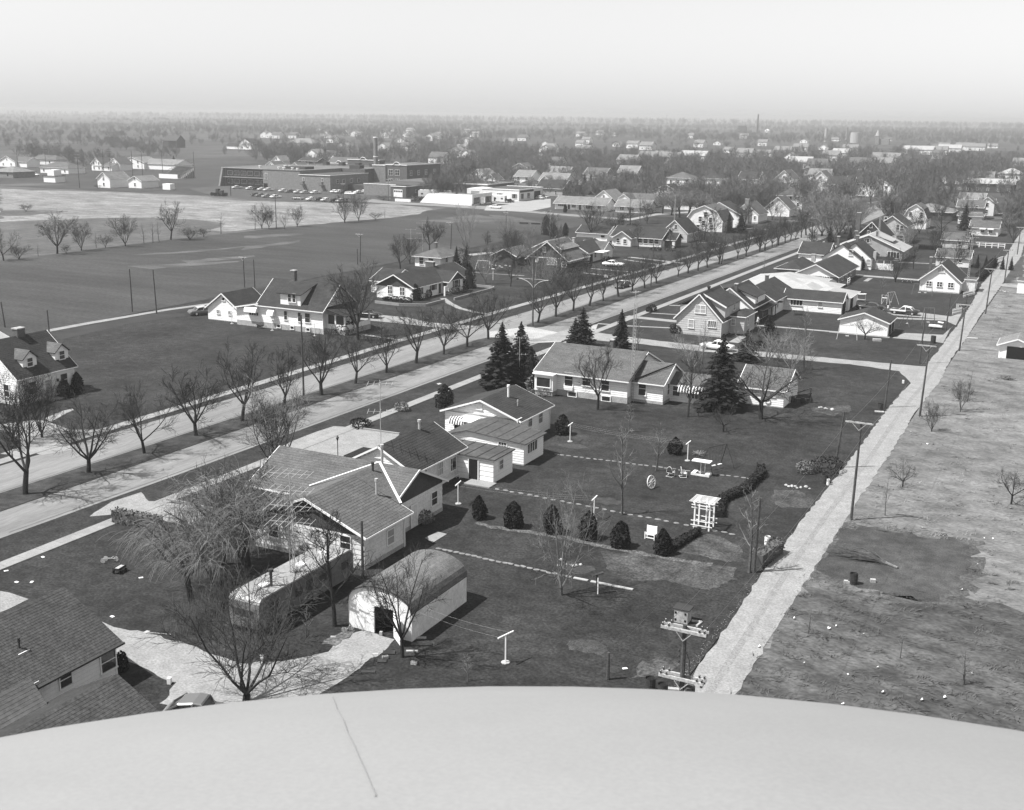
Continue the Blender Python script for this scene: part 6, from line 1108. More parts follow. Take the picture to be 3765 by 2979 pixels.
# field hedgerow
for k, (q, H, kd, lab) in enumerate((((-230.31, 186.03), 8, 'vase', "bare hedgerow tree at the left frame edge"), ((-230.81, 202.35), 11, 'vase', "largest bare hedgerow tree with a forked trunk"), ((-231.08, 210.33), 7.5, 'multid', "rounded bare hedgerow tree right of the forked one"), ((-229.31, 223.61), 8, 'multid', "fan-shaped hedgerow tree by the fence post"), ((-230.55, 241.73), 10.5, 'vase', "tall single hedgerow tree with a dark trunk"),
    ((-229.71, 230.69), 6, 'slim', "first thin sapling of the hedgerow gap"), ((-228.85, 233.13), 6.5, 'slim', "middle thin sapling of the hedgerow gap"), ((-229.69, 236.40), 6, 'slim', "last thin sapling of the hedgerow gap"), ((-229.48, 261.31), 7, 'slim', "lone thin hedgerow tree before the pale field"), ((-229.88, 280.47), 7.5, 'multid', "dense hedgerow clump tree left of center field"), ((-228.12, 281.66), 6, 'multid', "smaller clump tree beside the dense hedgerow clump"),
    ((-228.60, 275.59), 5, 'slim', "thin stem left of the hedgerow clump"), ((-223.71, 283.67), 5.5, 'multi', "pale feathery hedgerow bush tree"), ((-224.74, 291.38), 6.5, 'multid', "upright twiggy hedgerow tree in the pale field edge"), ((-220.26, 310.72), 9.5, 'multid', "left of the two round trees at the field corner"), ((-219.61, 317.83), 9, 'multid', "right of the two round trees at the field corner"), ((-219.07, 332.76), 3.5, 'slim', "tiny whip tree near the field corner"), ((-230.55, 196.26), 3.5, 'slim', "small shoot in the hedgerow at left"), ((-232.31, 216.36), 4.5, 'slim', "thin hedgerow stem beside a bush"))):
    tree(kd, q, H, lab, wide=1.0)
def bush(q, r, H, lab, m=None, n=300, s=.22, name="bush"):
    if name == 'bush':
        tm, bm, pn, rh = PROTO['multid'][int(q[0]) % 2]; o = thing('bush', uniq(lab), 'bush', (*q, 0), q[1]); o.scale = (r/4.2, r/4.2, H*1.15/rh); obj('stem', tm, o); obj('branches', bm, o); return o
    return solo_at(name, ball_shrub(int(q[0]*7) % 999, H, r, n, s), m or m_hedge, lab, "bush", q)
def solo_at(name, mb, m, label, cat, q, rz=0, group=None): return tag(obj(name, mb.mesh(name, m), None, (q[0], q[1], q[2] if len(q) > 2 else 0), rz), uniq(label), cat, group)
for q, r, H, lab in (((-229.31, 189.56), 3.2, 3, "wide dark hedgerow bush at left"), ((-229.00, 203.51), 1.5, 2, "low hedgerow bush right of the forked tree"), ((-230.71, 218.09), 2, 3, "hedgerow bush between two round trees"), ((-225.74, 244.10), 4, 3, "broad dark hedgerow bush right of the tall tree"), ((-227.58, 251.84), 2, 2.2, "low bush at the end of the hedgerow"), ((-218.24, 325.64), 2.4, 2.2, "low rounded bush by the field corner trees"), ((-335.86, 282.48), 3, 2.4, "dark brush heap on the pale field"), ((-408.95, 384.72), 1.6, 1.6, "small dark bush by the white field house"), ((-265.26, 402.18), 5, 1.8, "clipped dark shrub bed beside the bus garage")): bush(q, r, H, lab)
# spruces
for kind, q, H, lab, wd in (('spruce', (-67.79, 130.30), 8.8, "tallest dark spruce left of the long white house", 1.3), ('spruce', (-67.10, 134.56), 8.3, "second dark spruce right beside the tallest one", 1.25), ('fir', (-69.77, 161.46), 6.2, "bushy dark spruce at the cross street corner", 1.25), ('fir', (-70.81, 160.85), 4.5, "low dark conifer at the foot of the bushy corner spruce", 1.3), ('spruce', (-63.07, 160.78), 6.6, "narrow dark spruce behind the long white house roof", 1.05), ('fir', (-39.03, 133.51), 9.6, "big ragged spruce before the breezeway of the long white house", 1.1),
    ('fir', (-44.12, 163.37), 4.9, "dark conifer right of the pale parked sedan", 1.4), ('fir', (-44.19, 176.00), 5.1, "dark conifer behind the pale bushes east of the shingled house", 1.5), ('fir', (-39.16, 402.98), 9, "large dark spruce beyond the weathered garage", .9), ('spruce', (-63.34, 310.05), 7.2, "dark spruce at the edge of the boulevard grove", .95), ('spruce', (-62.56, 334.16), 5, "spruce half hidden behind the staggered gable house", .9), ('spruce', (-212.08, 488.08), 9.4, "left one of the two big spruces in town", 1.0), ('spruce', (-208.71, 487.26), 9.8, "right one of the two big spruces in town", 1.0),
    ('spruce', (-124.68, 310.15), 4.8, "dark spruce between the white garage and porch bungalow", .9), ('spruce', (-141.86, 467.48), 5.5, "small dark spruce in the back yards of town", 1.1), ('spruce', (-132.77, 231.70), 5.2, "left spruce of the pair by the ranch house", .9), ('spruce', (-128.41, 228.58), 5.6, "right spruce of the pair by the ranch house", .95), ('spruce', (-102.69, 349.92), 6.5, "dark spruce beside the west gambrel house", .9), ('spruce', (-537.83, 571.05), 7, "dark evergreen at the left end of the school", 1.2), ('fir', (-99.45, 352.09), 6, "dark low evergreen before the outside chimney house", 1.4), ('spruce', (-139.03, 719.21), 9, "dark spruce behind the white colonial house", 1.2), ('spruce', (-464.39, 776.81), 9, "slim far spruce over the school roofs", .8)):
    tree(kind, q, H, lab, wide=wd)
for k in range(6): tree('spruce', ((lambda a: (a[0]+k*1.9, a[1]))((-27.13, 299.64))), 3.4, None, "small clipped row evergreen", wide=.75, group="row of small evergreens")
# clipped evergreens: the row between the lawns and the ones at the houses
row = ((-46.06, 84.43), (-42.38, 84.01), (-38.85, 84.39), (-35.50, 84.53), (-32.40, 84.13), (-28.74, 84.26))
ordn = ("first clipped evergreen of the lawn row nearest the grey house", "second clipped evergreen of the lawn row from the grey house", "third clipped evergreen of the lawn row behind the pale bare tree", "fourth clipped evergreen of the lawn row beneath the tall slender tree", "fifth clipped evergreen of the lawn row left of the wooden seat", "last clipped evergreen of the lawn row at the low hedge")
for k, q in enumerate(row): solo_at("clipped_evergreen", cone_shrub(k, (2.1, 2.35, 2.5, 2.5, 2.25, 2.2)[k], (.62, .8, .78, .74, .82, .66)[k]), m_box, ordn[k], "shrub", q, group="clipped evergreens dividing the lawns")
for q, H, r, lab in (((-68.95, 117.41), 2.9, 1.15, "large dome of clipped yew on the front lawn by the east sidewalk"), ((-51.12, 113.36), 2.3, .85, "clipped evergreen beside the clothes pole near the striped awning house"), ((-37.41, 112.30), 1.8, .75, "dark round evergreen near the far clothes pole"), ((-113.45, 100.78), 2.6, .75, "dark clipped evergreen at the corner of the Cape Cod house"), ((-112.80, 98.04), 2.4, .75, "dark clipped evergreen under the Cape Cod window"), ((-64.26, 131.91), 5.5, 1.1, "dark columnar evergreen at the west end of the long white house"), ((-49.39, 281.31), 3, .6, "dark narrow evergreen against the staggered white gables"), ((-114.62, 205.40), 5, 1.3, "tall dark evergreen at the ranch house picture window"), ((-115.81, 186.13), 3.2, 1.1, "dark evergreen at the front corner of the ranch house"), ((-177.45, 390.94), 3, .7, "small dark cone shrub on the pale ranch lawn"), ((-147.78, 312.00), 6, 1.6, "dark columnar evergreen behind the dark bungalow"), ((-144.05, 308.89), 4, 1.5, "dark rounded evergreen behind the dark bungalow"), ((-141.40, 312.03), 4, .9, "small pointed evergreen behind the dark bungalow roof")):
    solo_at("clipped_evergreen", cone_shrub(int(q[1]), H, r), m_box, lab, "shrub", q)
for q, r, H, lab in (((-72.82, 104.79), 1.2, .9, "low dark spreading juniper at the corner of the parking apron"), ((-120.38, 183.35), .9, .7, "first low shrub under the ranch house gable"), ((-118.53, 183.33), 1, .9, "second low shrub under the ranch house gable"), ((-116.03, 183.14), 1.2, .95, "third low shrub under the ranch house gable"), ((-114.61, 186.86), 1.2, 1.4, "round dark shrub under the ranch house front windows"), ((-115.76, 190.85), .8, 1.5, "small round shrub left of the ranch front door"), ((-113.50, 197.10), 1.6, 1.2, "low dark shrub under the ranch picture window"), ((-113.45, 199.64), 1.6, 1.2, "next low dark shrub under the ranch picture window"), ((-71.87, 196.94), .6, .9, "small clipped ball shrub by the east walk"), ((-71.71, 198.18), .8, 1.2, "larger clipped ball shrub by the east walk"), ((-60.88, 179.88), 1.0, 1.4, "dark shrub at the west corner of the shingled house"), ((-107.12, 149.80), 1.2, 1.6, "round shrub at the foot of the bungalow porch"), ((-107.15, 151.42), 1.0, 3.2, "dark upright shrub by the bungalow porch"), ((-107.24, 239.37), 2, 1.3, "dark foundation shrub before the dark bungalow"), ((-106.41, 244.86), 2, 1.3, "foundation shrub by the dark bungalow porch"), ((-106.53, 248.20), 1.0, 1.6, "round dark shrub beside the porch steps"), ((-106.81, 260.56), 1.2, 1.5, "dark shrub by the canopy house wall"), ((-101.34, 292.45), 1.6, 1.5, "dark shrub right of the porch bungalow pillar"), ((-105.00, 291.20), 1.6, 1.0, "low shrub before the porch bungalow"), ((-132.03, 342.51), 2, 2, "dark bush on the cross lane corner"), ((-72.67, 113.50), .9, 1.0, "small bare twiggy bush beside the east walk"), ((-23.60, 112.40), .9, 1.3, "bare brushy shrub near the alley barrel"), ((-21.61, 113.84), 1.5, 1.6, "dark brush patch around the alley pole foot"), ((-60.68, 313.39), .8, 2.4, "dark little evergreen on the brick house roof line")): bush(q, r, H, lab, m_box if 'bare' not in lab else m_twigm, 320, .14, "shrub")
for k, q in enumerate(((-52.44, 48.29), (-49.78, 81.20), (-118.30, 96.82), (-116.51, 97.84), (-63.11, 130.51), (-60.89, 128.97), (-60.60, 178.99))): bush(q, (.4, .8, 1.3, 1.1, 1.3, .9, .8)[k], (1.3, 1.1, 2.2, 2.0, 2, 1.0, 1.4)[k], ("narrow dark shrub at the corner of the striped roof house", "bare shrub against the grey house wing", "bushy shrub left of the Cape Cod door", "twiggy shrub right beside the Cape Cod door", "pale twiggy bush under the bay window", "low twiggy bush at the block foundation", "dark shrub at the shingled house corner")[k], m_box if k in (0, 2, 6) else m_twigm, 300, .13, "shrub")
hedge("tall clipped hedge between the front lawn and the near drive", [(-73.72, 68.36), (-68.67, 68.66)], 1.0, 1.2, m_twigd); hedge("low clipped hedge running from the garden arbor to the last evergreen", [(-28.49, 84.92), (-27.63, 90.26)], .7, .55, m_box); hedge("curving dark hedge from the arbor toward the alley", [(-27.20, 95.10), (-28.20, 98.50), (-28.18, 100.06), (-27.25, 103.25), (-27.25, 107.78), (-27.06, 108.48), (-27.77, 111.08)], .8, .7, m_box); hedge("short dark hedge along the alley beside the white drum", [(-21.05, 85.25), (-20.43, 89.48)], 1.1, 1.2, m_twigd); brush("bare brush hedge behind the near trailer end", [(-52.48, 54.33), (-54.00, 57.96), (-53.90, 60.24)], 1.9, 1.9); hedge("long clipped hedge beside the dark lawn above the alley house", [(-22.66, 274.32), (-22.10, 309.56)], 1.4, 1.6, m_box); hedge("clipped hedge across the yards before the weathered garage", [(-43.97, 335.23), (-37.84, 336.36)], 1.2, 1.2, m_box)
# town trees: the 150 that show largest stand singly
rt2 = random.Random(4)
def blocked(x, y):
    for a, b, c, d in ((-385,-262,395,513), (-250,-214,394,455), (-190,-148,398,414), (-90,-70,340,640), (-231,-150,100,392), (-262,-200,384,398), (-60,-38,600,640), (-560,-380,372,470), (-450,-430,460,482), (-214,-195,395,460), (-22,-16,380,480), (-72,-60,560,620)):
        if a < x < b and c < y < d: return True
    return False
def shades(x, y):
    """too close in front of a house to leave it in view"""
    for hx, hy in HOUSES:
        if hy < 400: continue
        f = Vector((hx, hy)); L_ = f.length; f /= L_; d = Vector((x-hx, y-hy)); a = d.dot(f); b = abs(d.x*f.y-d.y*f.x)
        if b < 10 and -min(60, 12+L_*.05) < a < 9: return True
    return False
near = []
while len(near) < 132:
    y = 415+(rt2.random()**1.25)*420; x = -20-rt2.random()*(y*.78)
    if blocked(x, y): continue
    if x < -330 and y < 520: continue
    if any((x-a)**2+(y-b)**2 < 49 for a, b in near): continue
    if shades(x, y): continue
    near.append((x, y))
for k, (x, y) in enumerate(near):
    dk = rt2.random(); tree('townd' if dk < .4 else 'town', (x, y), rt2.uniform(7, 12), None, ["bare town tree", "hazy bare elm", "grey twiggy crown"][k % 3], group="bare trees among the town houses", wide=rt2.uniform(.9, 1.15))
yard = 0
while yard < 44:
    x, y = (rt2.uniform(-148, -100), rt2.uniform(205, 412)) if yard % 3 else (rt2.uniform(-60, -25), rt2.uniform(235, 412))
    if any(abs(x-a) < 7.5 and -8 < y-b < 8 for a, b in HOUSES) or (-64 < x < -46 and y < 300): continue
    yard += 1; tree(('vase', 'leader', 'multid', 'multi')[yard % 4], (x, y), rt2.uniform(5, 9), None, ("bare yard tree", "small leafless tree", "twiggy leafless tree")[yard % 3], group="leafless trees in the yards")
for k in range(26):
    y = 470+k*16; sx = -71+rt2.gauss(0,1) if k % 2 else -88+rt2.gauss(0,1); tree('townd', (sx+(y-470)*.01, y), rt2.uniform(13, 17), None, "dark elm of the avenue row", group="elms lining the avenue beyond the median", wide=.95)
for k in range(12): tree('townd', (-66+rt2.uniform(-3, 14), 540+k*17), rt2.uniform(12, 16), None, "dark elm on the avenue's east side", group="elms lining the avenue beyond the median")

# ------------------------------------------------------------------ poles, lamps, antennas
m_pole = mat("pole_wood", .05, .085, 1.2, .3, 8); m_arm = mat("crossarm_wood", .3, .4, 1.5, .25, 8); m_ins = mat("insulator", .03, rough=.3, spec=.6)
def pole(label, q, H, arms=(), az=0.0, r=.14, group="utility poles", name="utility_pole", lean=(0, 0), mm=None):
    t = thing(name, uniq(label), "utility pole", (q[0], q[1], 0), az, group)
    part(t, "pole", MB().tube([(0,0,-.2),(lean[0],lean[1],H)], [r, r*.68], 8), mm or m_pole, world=False)
    for z, w_ in arms:
        b = MB(); b.bar((-w_/2,-.16,z), (w_/2,-.16,z), .11, .14); a = part(t, "crossarm", b, m_arm, world=False)
        for s in (-.46, -.2, .2, .46): part(t, "insulator", MB().lathe([(.045,0),(.06,.05),(.04,.1),(.05,.15),(.01,.19)], 6, (s*w_, -.16, z+.07)), m_ins, a, False)
        part(t, "brace", MB().bar((-w_*.27,-.19,z-.02), (0,-.17,z-.7), .04).bar((w_*.27,-.19,z-.02), (0,-.17,z-.7), .04), m_arm, world=False)
    return t
big = pole("nearest utility pole with two white double crossarms beside the alley", (-16.5, 52.5), 9.55, (), 0, .17)
for z in (9.3, 6.55):
    for y in (-.22, .24):
        a = part(big, "crossarm", MB().box(-1.22,y-.06,z-.07,1.22,y+.06,z+.09), m_arm, world=False)
        for s in (-1.12, -.8, .85, 1.12): part(big, "insulator", MB().lathe([(.05,0),(.07,.05),(.045,.1),(.055,.16),(.01,.2)], 6, (s, y, z+.09)), m_ins, a, False)
        for s in (-1, 1): part(big, "end_clamp", MB().box(s*1.12-.06,y-.1,z-.16,s*1.12+.06,y+.1,z-.06), m_ins, a, False)
    part(big, "brace", MB().bar((-.34,-.29,z-.1),(0,-.25,z-.55),.04).bar((.42,-.29,z-.1),(0,-.25,z-.55),.04), m_arm, world=False)
for k in range(3): part(big, "insulator", MB().lathe([(.05,0),(.08,.05),(.05,.12),(.02,.16)], 6, (-.24,-.05,8.0-.3*k)), m_ins, None, False)
part(big, "conduit", MB().tube([(.12,.1,8),(.3,.1,7.6),(.35,.1,7),(.42,.1,6.4)], .025, 5), m_ins, world=False); part(big, "transformer", MB().lathe([(.26,5.3),(.28,5.35),(.28,6.1),(.2,6.2),(.05,6.25)], 10, (.42,.1,0)), m_pole, world=False); part(big, "transformer_bracket", MB().bar((0,.05,5.9),(.3,.1,5.9),.1), m_arm, world=False)
for lab, q, H, arms, ln in (("tall pole with one white crossarm right of the alley bend", (-16.61, 100.30), 9.3, ((9.1, 2.4),), (.15, 0)), ("plain leaning pole with brush at its foot left of the alley", (-21.24, 115.62), 6.1, (), (.5, 0)), ("dark bare pole by the short alley hedge", (-20.99, 84.01), 6.3, (), (.1, 0)),
    ("plain pole behind the rusty barrel left of the alley", (-21.09, 144.47), 6.2, (), (.25, 0)), ("dark pole by the cross street drive left of the alley", (-21.16, 174.47), 7.6, (), (.2, 0)), ("tall pole with crossarm near the cross street mouth", (-16.56, 142.05), 9.1, ((8.8, 2.2),), (.3, 0)), ("tall pole casting a shadow on the alley by the open shed", (-17.03, 187.75), 8.8, ((7.3, 2.4),), (.25, 0)),
    ("pole with white crossarm across from the alley house", (-16.82, 227.59), 8.6, ((8.4, 2.0),), (.3, 0)), ("pole beyond the long hedge on the right of the alley", (-17.19, 275.13), 7.4, ((7.2, 2),), (.15, 0)), ("dark pole at the two-tone sedan's drive", (-21.21, 205.72), 6.2, (), (.25, 0)), ("pole behind the white house with three dark windows", (-21.68, 264.44), 5.4, (), (0, 0)), ("last thin pole up the alley", (-18.64, 336.43), 7.5, ((7.3, 2),), (.1, 0)),
    ("thick dark pole at the lane edge west of the lawn", (-152.07, 148.82), 7.70, (), (0, 0)), ("second dark pole left of the lane trees", (-146.99, 149.53), 7.84, (), (-.2, 0)), ("short leaning pole at the far left lane edge", (-158.68, 127.15), 4.2, (), (-.4, 0)), ("slim pole behind the Cape Cod house roof", (-149.45, 128.00), 3.55, (), (0, 0)), ("pole with a pale crossarm behind the white garage", (-154.45, 182.15), 6.4, ((6.2, 2.2),), (0, 0)), ("bare pole right of the crossarm pole behind the garage", (-151.34, 181.59), 6, (), (0, 0)),
    ("pole with pale crossarm at the dark field above the willow brush", (-158.13, 229.03), 6.9, ((6.7, 2.2),), (.3, 0)), ("short pole with a box beside the pale crossarm pole", (-155.91, 224.73), 3.7, (), (0, 0)), ("leaning crossarm pole behind the hip-roofed house trees", (-150.31, 259.13), 7.8, ((7.6, 2.2),), (.4, 0)), ("bare dark pole by the pale drive behind the ranch", (-140.95, 261.80), 5.77, (), (.3, 0)), ("thin crossarm pole standing in the field before the station", (-155.92, 301.48), 7.6, ((7, 1.6),), (0, 0)),
    ("tall plain pole on the median before the bungalow lawn", (-85.26, 110.67), 11, (), (0, 0)), ("pole on the median near the moving sedan", (-82.86, 227.19), 9.7, (), (.3, 0)), ("tall leaning pole farther up the median", (-81.19, 272.16), 10.22, (), (.9, 0)), ("slim pole on the upper median below the grey gable house", (-83.31, 279.66), 9.36, (), (.8, 0)), ("thin pole near the top of the median", (-79.76, 319.54), 9.62, (), (.6, 0)),
    ("short stub post at the tank edge near the barrels", (-24.44, 62.09), 1.9, (), (0, 0)), ("dark pole behind the near trailer against the grey house", (-47.66, 68.50), 4.60, (), (0, 0)), ("pole with a transformer beside the cross road", (-158.22, 332.88), 3.24, ((5, 1.4),), (0, 0))):
    pole(lab, q, H, arms, 0, .13, lean=ln)
for k, (q, yt) in enumerate((((-550.99, 460.68), (-550.99, 460.68)), ((-542.97, 473.36), 0), ((-418.70, 382.95), 0), ((-483.29, 464.33), 0), ((-448.51, 452.79), 0), ((-453.40, 472.55), 0), ((-443.28, 485.92), 0), ((-474.48, 471.70), 0), ((-519.30, 493.82), 0), ((-331.88, 385.30), 0))):
    H = (12.5, 13.5, 15.4, 14, 13.5, 13.8, 13.5, 13.5, 13, 9)[k]; al = (("pole"), ) ; names = ("floodlight pole at the pale hipped ranch", "floodlight pole behind the press box", "tallest floodlight pole between press box and field house", "floodlight pole before the narrow white houses", "floodlight pole left of the bleachers", "dark floodlight pole right beside the bleachers", "floodlight pole right of the bleachers", "thin pole between two floodlight poles", "thin pole behind the tallest floodlight pole", "thin dark pole by the school parking bulldozer")
    pole(names[k], q, H, ((H-.3, 2.6), (H-1.6, 2.6)) if k in (1, 2, 3, 4) else (), R(30), .17, "field light poles" if k < 9 else "utility poles")
for lab, q, H in (("pole with pale crossarm standing in the school lot", (-264.08, 371.98), 8.4), ("tall crossarm pole before the bus garage", (-260.93, 399.19), 9), ("slim utility pole on the pale field edge by the sedans", (-225.76, 282.29), 11)): pole(lab, q, H, ((H-.3, 2), (H-1.4, 2)) if 'tall' in lab else ((H-.3, 2),) if 'pale crossarm' in lab else (), R(10), .13)
lp = thing("street_lamp", uniq("double-armed street lamp on the nose of the median"), "street lamp", (-83.98, 172.68)); H = 12.13; part(lp, "pole", MB().tube([(0,0,0),(0,0,H)], [.16, .1], 8), m_pole, world=False)
for s in (-1, 1):
    pts = [(s*3.2*(1-math.cos(k/8*1.5)), 0, H*.51+1.9*math.sin(k/8*1.5)) for k in range(9)]; a = part(lp, "lamp_arm", MB().tube(pts, .05, 5), m_metal, world=False); part(lp, "lamp_head", MB().lathe([(.05,.1),(.28,-.05),(.22,-.25),(.05,-.35)], 8, pts[-1]), m_ins, a, False)
part(lp, "stay_rod", MB().tube([(-3.1,0,H*.51+1.9),(3.1,0,H*.51+1.9)], .02, 4), m_metal, world=False)
pl = thing("post_lamp", uniq("black post lamp on the parking apron"), "street lamp", (-68.06, 93.76)); part(pl, "post", MB().tube([(0,0,0),(0,0,1.8)], .045, 6), m_ins, world=False); lt = part(pl, "lantern", MB().lathe([(.06,1.8),(.16,2.05),(.17,2.1)], 6), m_ins, world=False); part(pl, "lantern_cap", MB().lathe([(.2,2.1),(.05,2.28),(.02,2.36)], 6), m_ins, lt, False)
# wires along the two pole lines and across the lawn
def wire(label, a, b, sag=.5, r=.012, m=None): 
    a, b = Vector(a), Vector(b); pts = [a.lerp(b, k/12)-Vector((0,0,sag*4*(k/12)*(1-k/12))) for k in range(13)]; return solo("wire", MB().tube(pts, r, 3, False), m or m_ins, uniq(label), "wire", tuple(a))
ys = (52.5, 100.3, 142, 187.8, 227.6, 275)
for k in range(5):
    for s, nm in ((-1.0, "left"), (1.0, "right")): wire(f"thin overhead power wire, {nm} one of span {('nearest','second','third','fourth','farthest')[k]} along the alley", (-16.6+s, ys[k], 9.2-.3*(k > 0)), (-16.7+s, ys[k+1], 8.9), .5)
wire("thin wire running from the stub post up across the lawn to the alley pole", (-24.4, 62, 1.8), (-20.9, 84, 6.1), .2, .006, m_ins)
mast("big stacked television antenna on a lattice tower beside the near trailer", *(-48.91, 61.51), 0, 10.2, 7, 2.6, .3, lattice=True, els=(-.1, 1.05, 2.1, 3.2))
mast("tall thin television mast over the ridge of the open doorway house", -57.6, 86.2, 4.6, 11.0, 5, 1.9, .5, els=(.2, 2.6))
mast("lattice television tower at the end of the long white house", (-49.86, 131.79)[0], 131.5, 0, 14.2, 4, 1.0, 1.2, lattice=True, els=(.1,))
mast("tall lattice tower with stacked rods beside the alley house", *(-22.95, 254.29), 0, 13.08, 7, 2.0, .2, lattice=True, els=(0, 1.3, 2.5))
mast("antenna on a pipe before the dark spruces by the clipped lawn", *(-66.45, 132.77), 0, 6.5, 6, 2.2, .4, els=(0, 2.0)); mast("tall antenna mast behind the small hip-roofed house", *(-157.20, 256.38), 0, 7.46, 5, 2.4, .5, els=(0, 1.2, 2.4, 3.6)); mast("thin double antenna mast by the dark crooked tree", *(-149.08, 237.72), 0, 7.76, 3, 2, .5, els=(0, 2)); mast("mast over the broad pale roofed house", -50, 305, 5, 13, 3, 1.2, .4, lattice=True, els=(0,)); mast("thin lattice mast in the pale field by the hedgerow", *(-238.94, 299.02), 0, 5.75, 3, 1, .4, lattice=True, els=(0,)); mast("pale lattice mast behind the dark bungalow", *(-145.00, 308.72), 0, 7.87, 3, 1, .4, lattice=True, els=(0,)); mast("lattice mast by the grey clapboard house", *(-129.01, 374.32), 0, 9.42, 3, 1, .4, lattice=True, els=(0,)); mast("thin mast rising over the alley beyond the fence", *(-34.96, 379.85), 0, 5.02, 4, 1.6, .3, els=(0, 1.2, 2.4))

# ------------------------------------------------------------------ cars
m_tyre = mat("tyre", .015); m_hub = mat("hubcap", .7, rough=.3, metal=.7, spec=.6); m_chrome = mat("chrome", .75, rough=.2, metal=.9, spec=.7); m_carglass = mat("car_glass", .025, rough=.1, spec=.7)
paint = {n: mat("paint_"+n, v, rough=.28, spec=.5) for n, v in (("white", .78), ("cream", .55), ("grey", .28), ("dark", .03), ("black", .012), ("mid", .13), ("pale", .42))}
def sec(x, hw, z0, z1, tuck=.86):
    return [(x,-hw*tuck,z0),(x,hw*tuck,z0),(x,hw,z0+(z1-z0)*.3),(x,hw*.98,z0+(z1-z0)*.75),(x,hw*.88,z1),(x,-hw*.88,z1),(x,-hw*.98,z0+(z1-z0)*.75),(x,-hw,z0+(z1-z0)*.3)]
CARM = {}
def car_meshes(kind):
    if kind in CARM: return CARM[kind]
    L_ = {'sedan': 5.2, 'wagon': 5.1, 'round': 4.5, 'pickup': 5.0}[kind]; h = L_/2; b = MB()
    st = {'sedan': ((-1, .80, .42, .78), (-.93, .9, .32, .92), (-.6, .95, .28, .96), (-.2, .95, .26, .95), (.2, .95, .26, .95), (.55, .95, .28, .93), (.85, .93, .3, .88), (.97, .88, .36, .8), (1, .8, .42, .72)),
          'round': ((-1, .5, .42, .6), (-.9, .8, .32, .82), (-.5, .92, .28, .95), (0, .92, .27, .97), (.4, .85, .28, .95), (.8, .75, .3, .88), (.95, .65, .36, .76), (1, .5, .42, .65))}
    st = st.get(kind, st['sedan']); b.loft([sec(x*h, w_, z0, z1) for x, w_, z0, z1 in st])
    cab = {'sedan': ((-.62, .86, .92), (-.42, .8, 1.36), (-.05, .8, 1.47), (.12, .8, 1.44), (.36, .84, .92)), 'wagon': ((-.95, .86, .92), (-.88, .8, 1.4), (-.05, .8, 1.48), (.12, .8, 1.44), (.36, .84, .92)), 'round': ((-.85, .6, .85), (-.5, .72, 1.38), (-.1, .76, 1.5), (.12, .74, 1.45), (.3, .76, .95)), 'pickup': ((-.1, .84, .92), (-.08, .8, 1.42), (.05, .8, 1.5), (.2, .8, 1.45), (.34, .84, .92))}[kind]
    g = MB(); rf = MB(); g.loft([[(x*h,-w_,.88),(x*h,w_,.88),(x*h,w_*.9,z),(x*h,-w_*.9,z)] for x, w_, z in cab])
    top = [(x*h, w_, z) for x, w_, z in cab if z > 1.2]; rf.loft([[(x+(-.1 if i == 0 else .08 if i == len(top)-1 else 0),-w_*.92,z-.03),(x+(-.1 if i == 0 else .08 if i == len(top)-1 else 0),w_*.92,z-.03),(x,w_*.8,z+.05),(x,-w_*.8,z+.05)] for i, (x, w_, z) in enumerate(top)])
    for s in (-1, 1):
        for x0 in (0, 1): rf.bar((cab[x0*-1][0]*h,s*cab[0][1]*.93,.9), (top[x0*-1][0],s*.74,top[0][2]), .09)
        rf.bar((-.1*h,s*.87,.9), (-.1*h,s*.74,1.44), .09)
    wh = MB(); wh.tube([(0,-.11,0),(0,.11,0)], .34, 12); hb = MB(); hb.tube([(0,-.13,0),(0,-.1,0)], .2, 8)
    bp = [MB().box(x*h-.07,-.88,.42,x*h+.07,.88,.6) for x in (-1.0, 1.0)]; hl = MB().tube([(h*.98,0,0),(h*1.005,0,0)], .11, 8); gr = MB().box(h*.985,-.5,.45,h*1.0,.5,.68)
    CARM[kind] = (b, g, rf, wh, hb, bp, hl, gr, L_); return CARM[kind]
MCAR = {}
def car(label, q, rz, body, top=None, kind='sedan', group=None):
    key = (kind, body, top or body); b, g, rf, wh, hb, bp, hl, gr, L_ = car_meshes(kind)
    if key not in MCAR: MCAR[key] = (b.mesh("body", paint[body], smooth=True), g.mesh("glasshouse", m_carglass), rf.mesh("roof", paint[top or body]), wh.mesh("wheel", m_tyre), hb.mesh("hubcap", m_hub), [k.mesh("bumper", m_chrome) for k in bp], hl.mesh("headlight", m_chrome), gr.mesh("grille", m_chrome))
    B_, G_, R_, W_, H_, P_, HL, GR = MCAR[key]; t = thing("parked_car", uniq(label), "car", (q[0], q[1], .03), rz, group)
    obj("body", B_, t); obj("glasshouse", G_, t); obj("roof", R_, t); [obj("bumper", m_, t) for m_ in P_]; obj("grille", GR, t)
    for s in (-1, 1):
        obj("headlight", HL, t, (0, s*.68, .74))
        for x in (-.6, .62): w_ = obj("wheel", W_, t, (x*L_/2, s*.82, .34), 0 if s < 0 else math.pi); obj("hubcap", H_, w_)
    return t
PK = "cars in the school parking lot"
back = [((-360.21, 422.98), 'cream', "pale sedan parked alone at the left end of the school's back row"), ((-350.39, 421.03), 'white', "white-topped sedan second in the school's back row"), ((-346.65, 420.31), 'black', "black sedan wedged between pale cars in the school's back row"), ((-342.68, 419.79), 'cream', "cream sedan right of the black car in the back row"), ((-338.10, 418.37), 'white', "white sedan at the corner of the school's end wall"),
    ((-328.32, 416.86), 'white', "white-topped car first before the school gym wall"), ((-323.69, 415.65), 'mid', "grey sedan second before the gym wall"), ((-318.11, 414.55), 'cream', "cream sedan third before the gym wall"), ((-314.22, 414.20), 'pale', "pale sedan fourth before the gym wall"), ((-309.78, 415.59), 'white', "white long sedan last before the gym wall")]
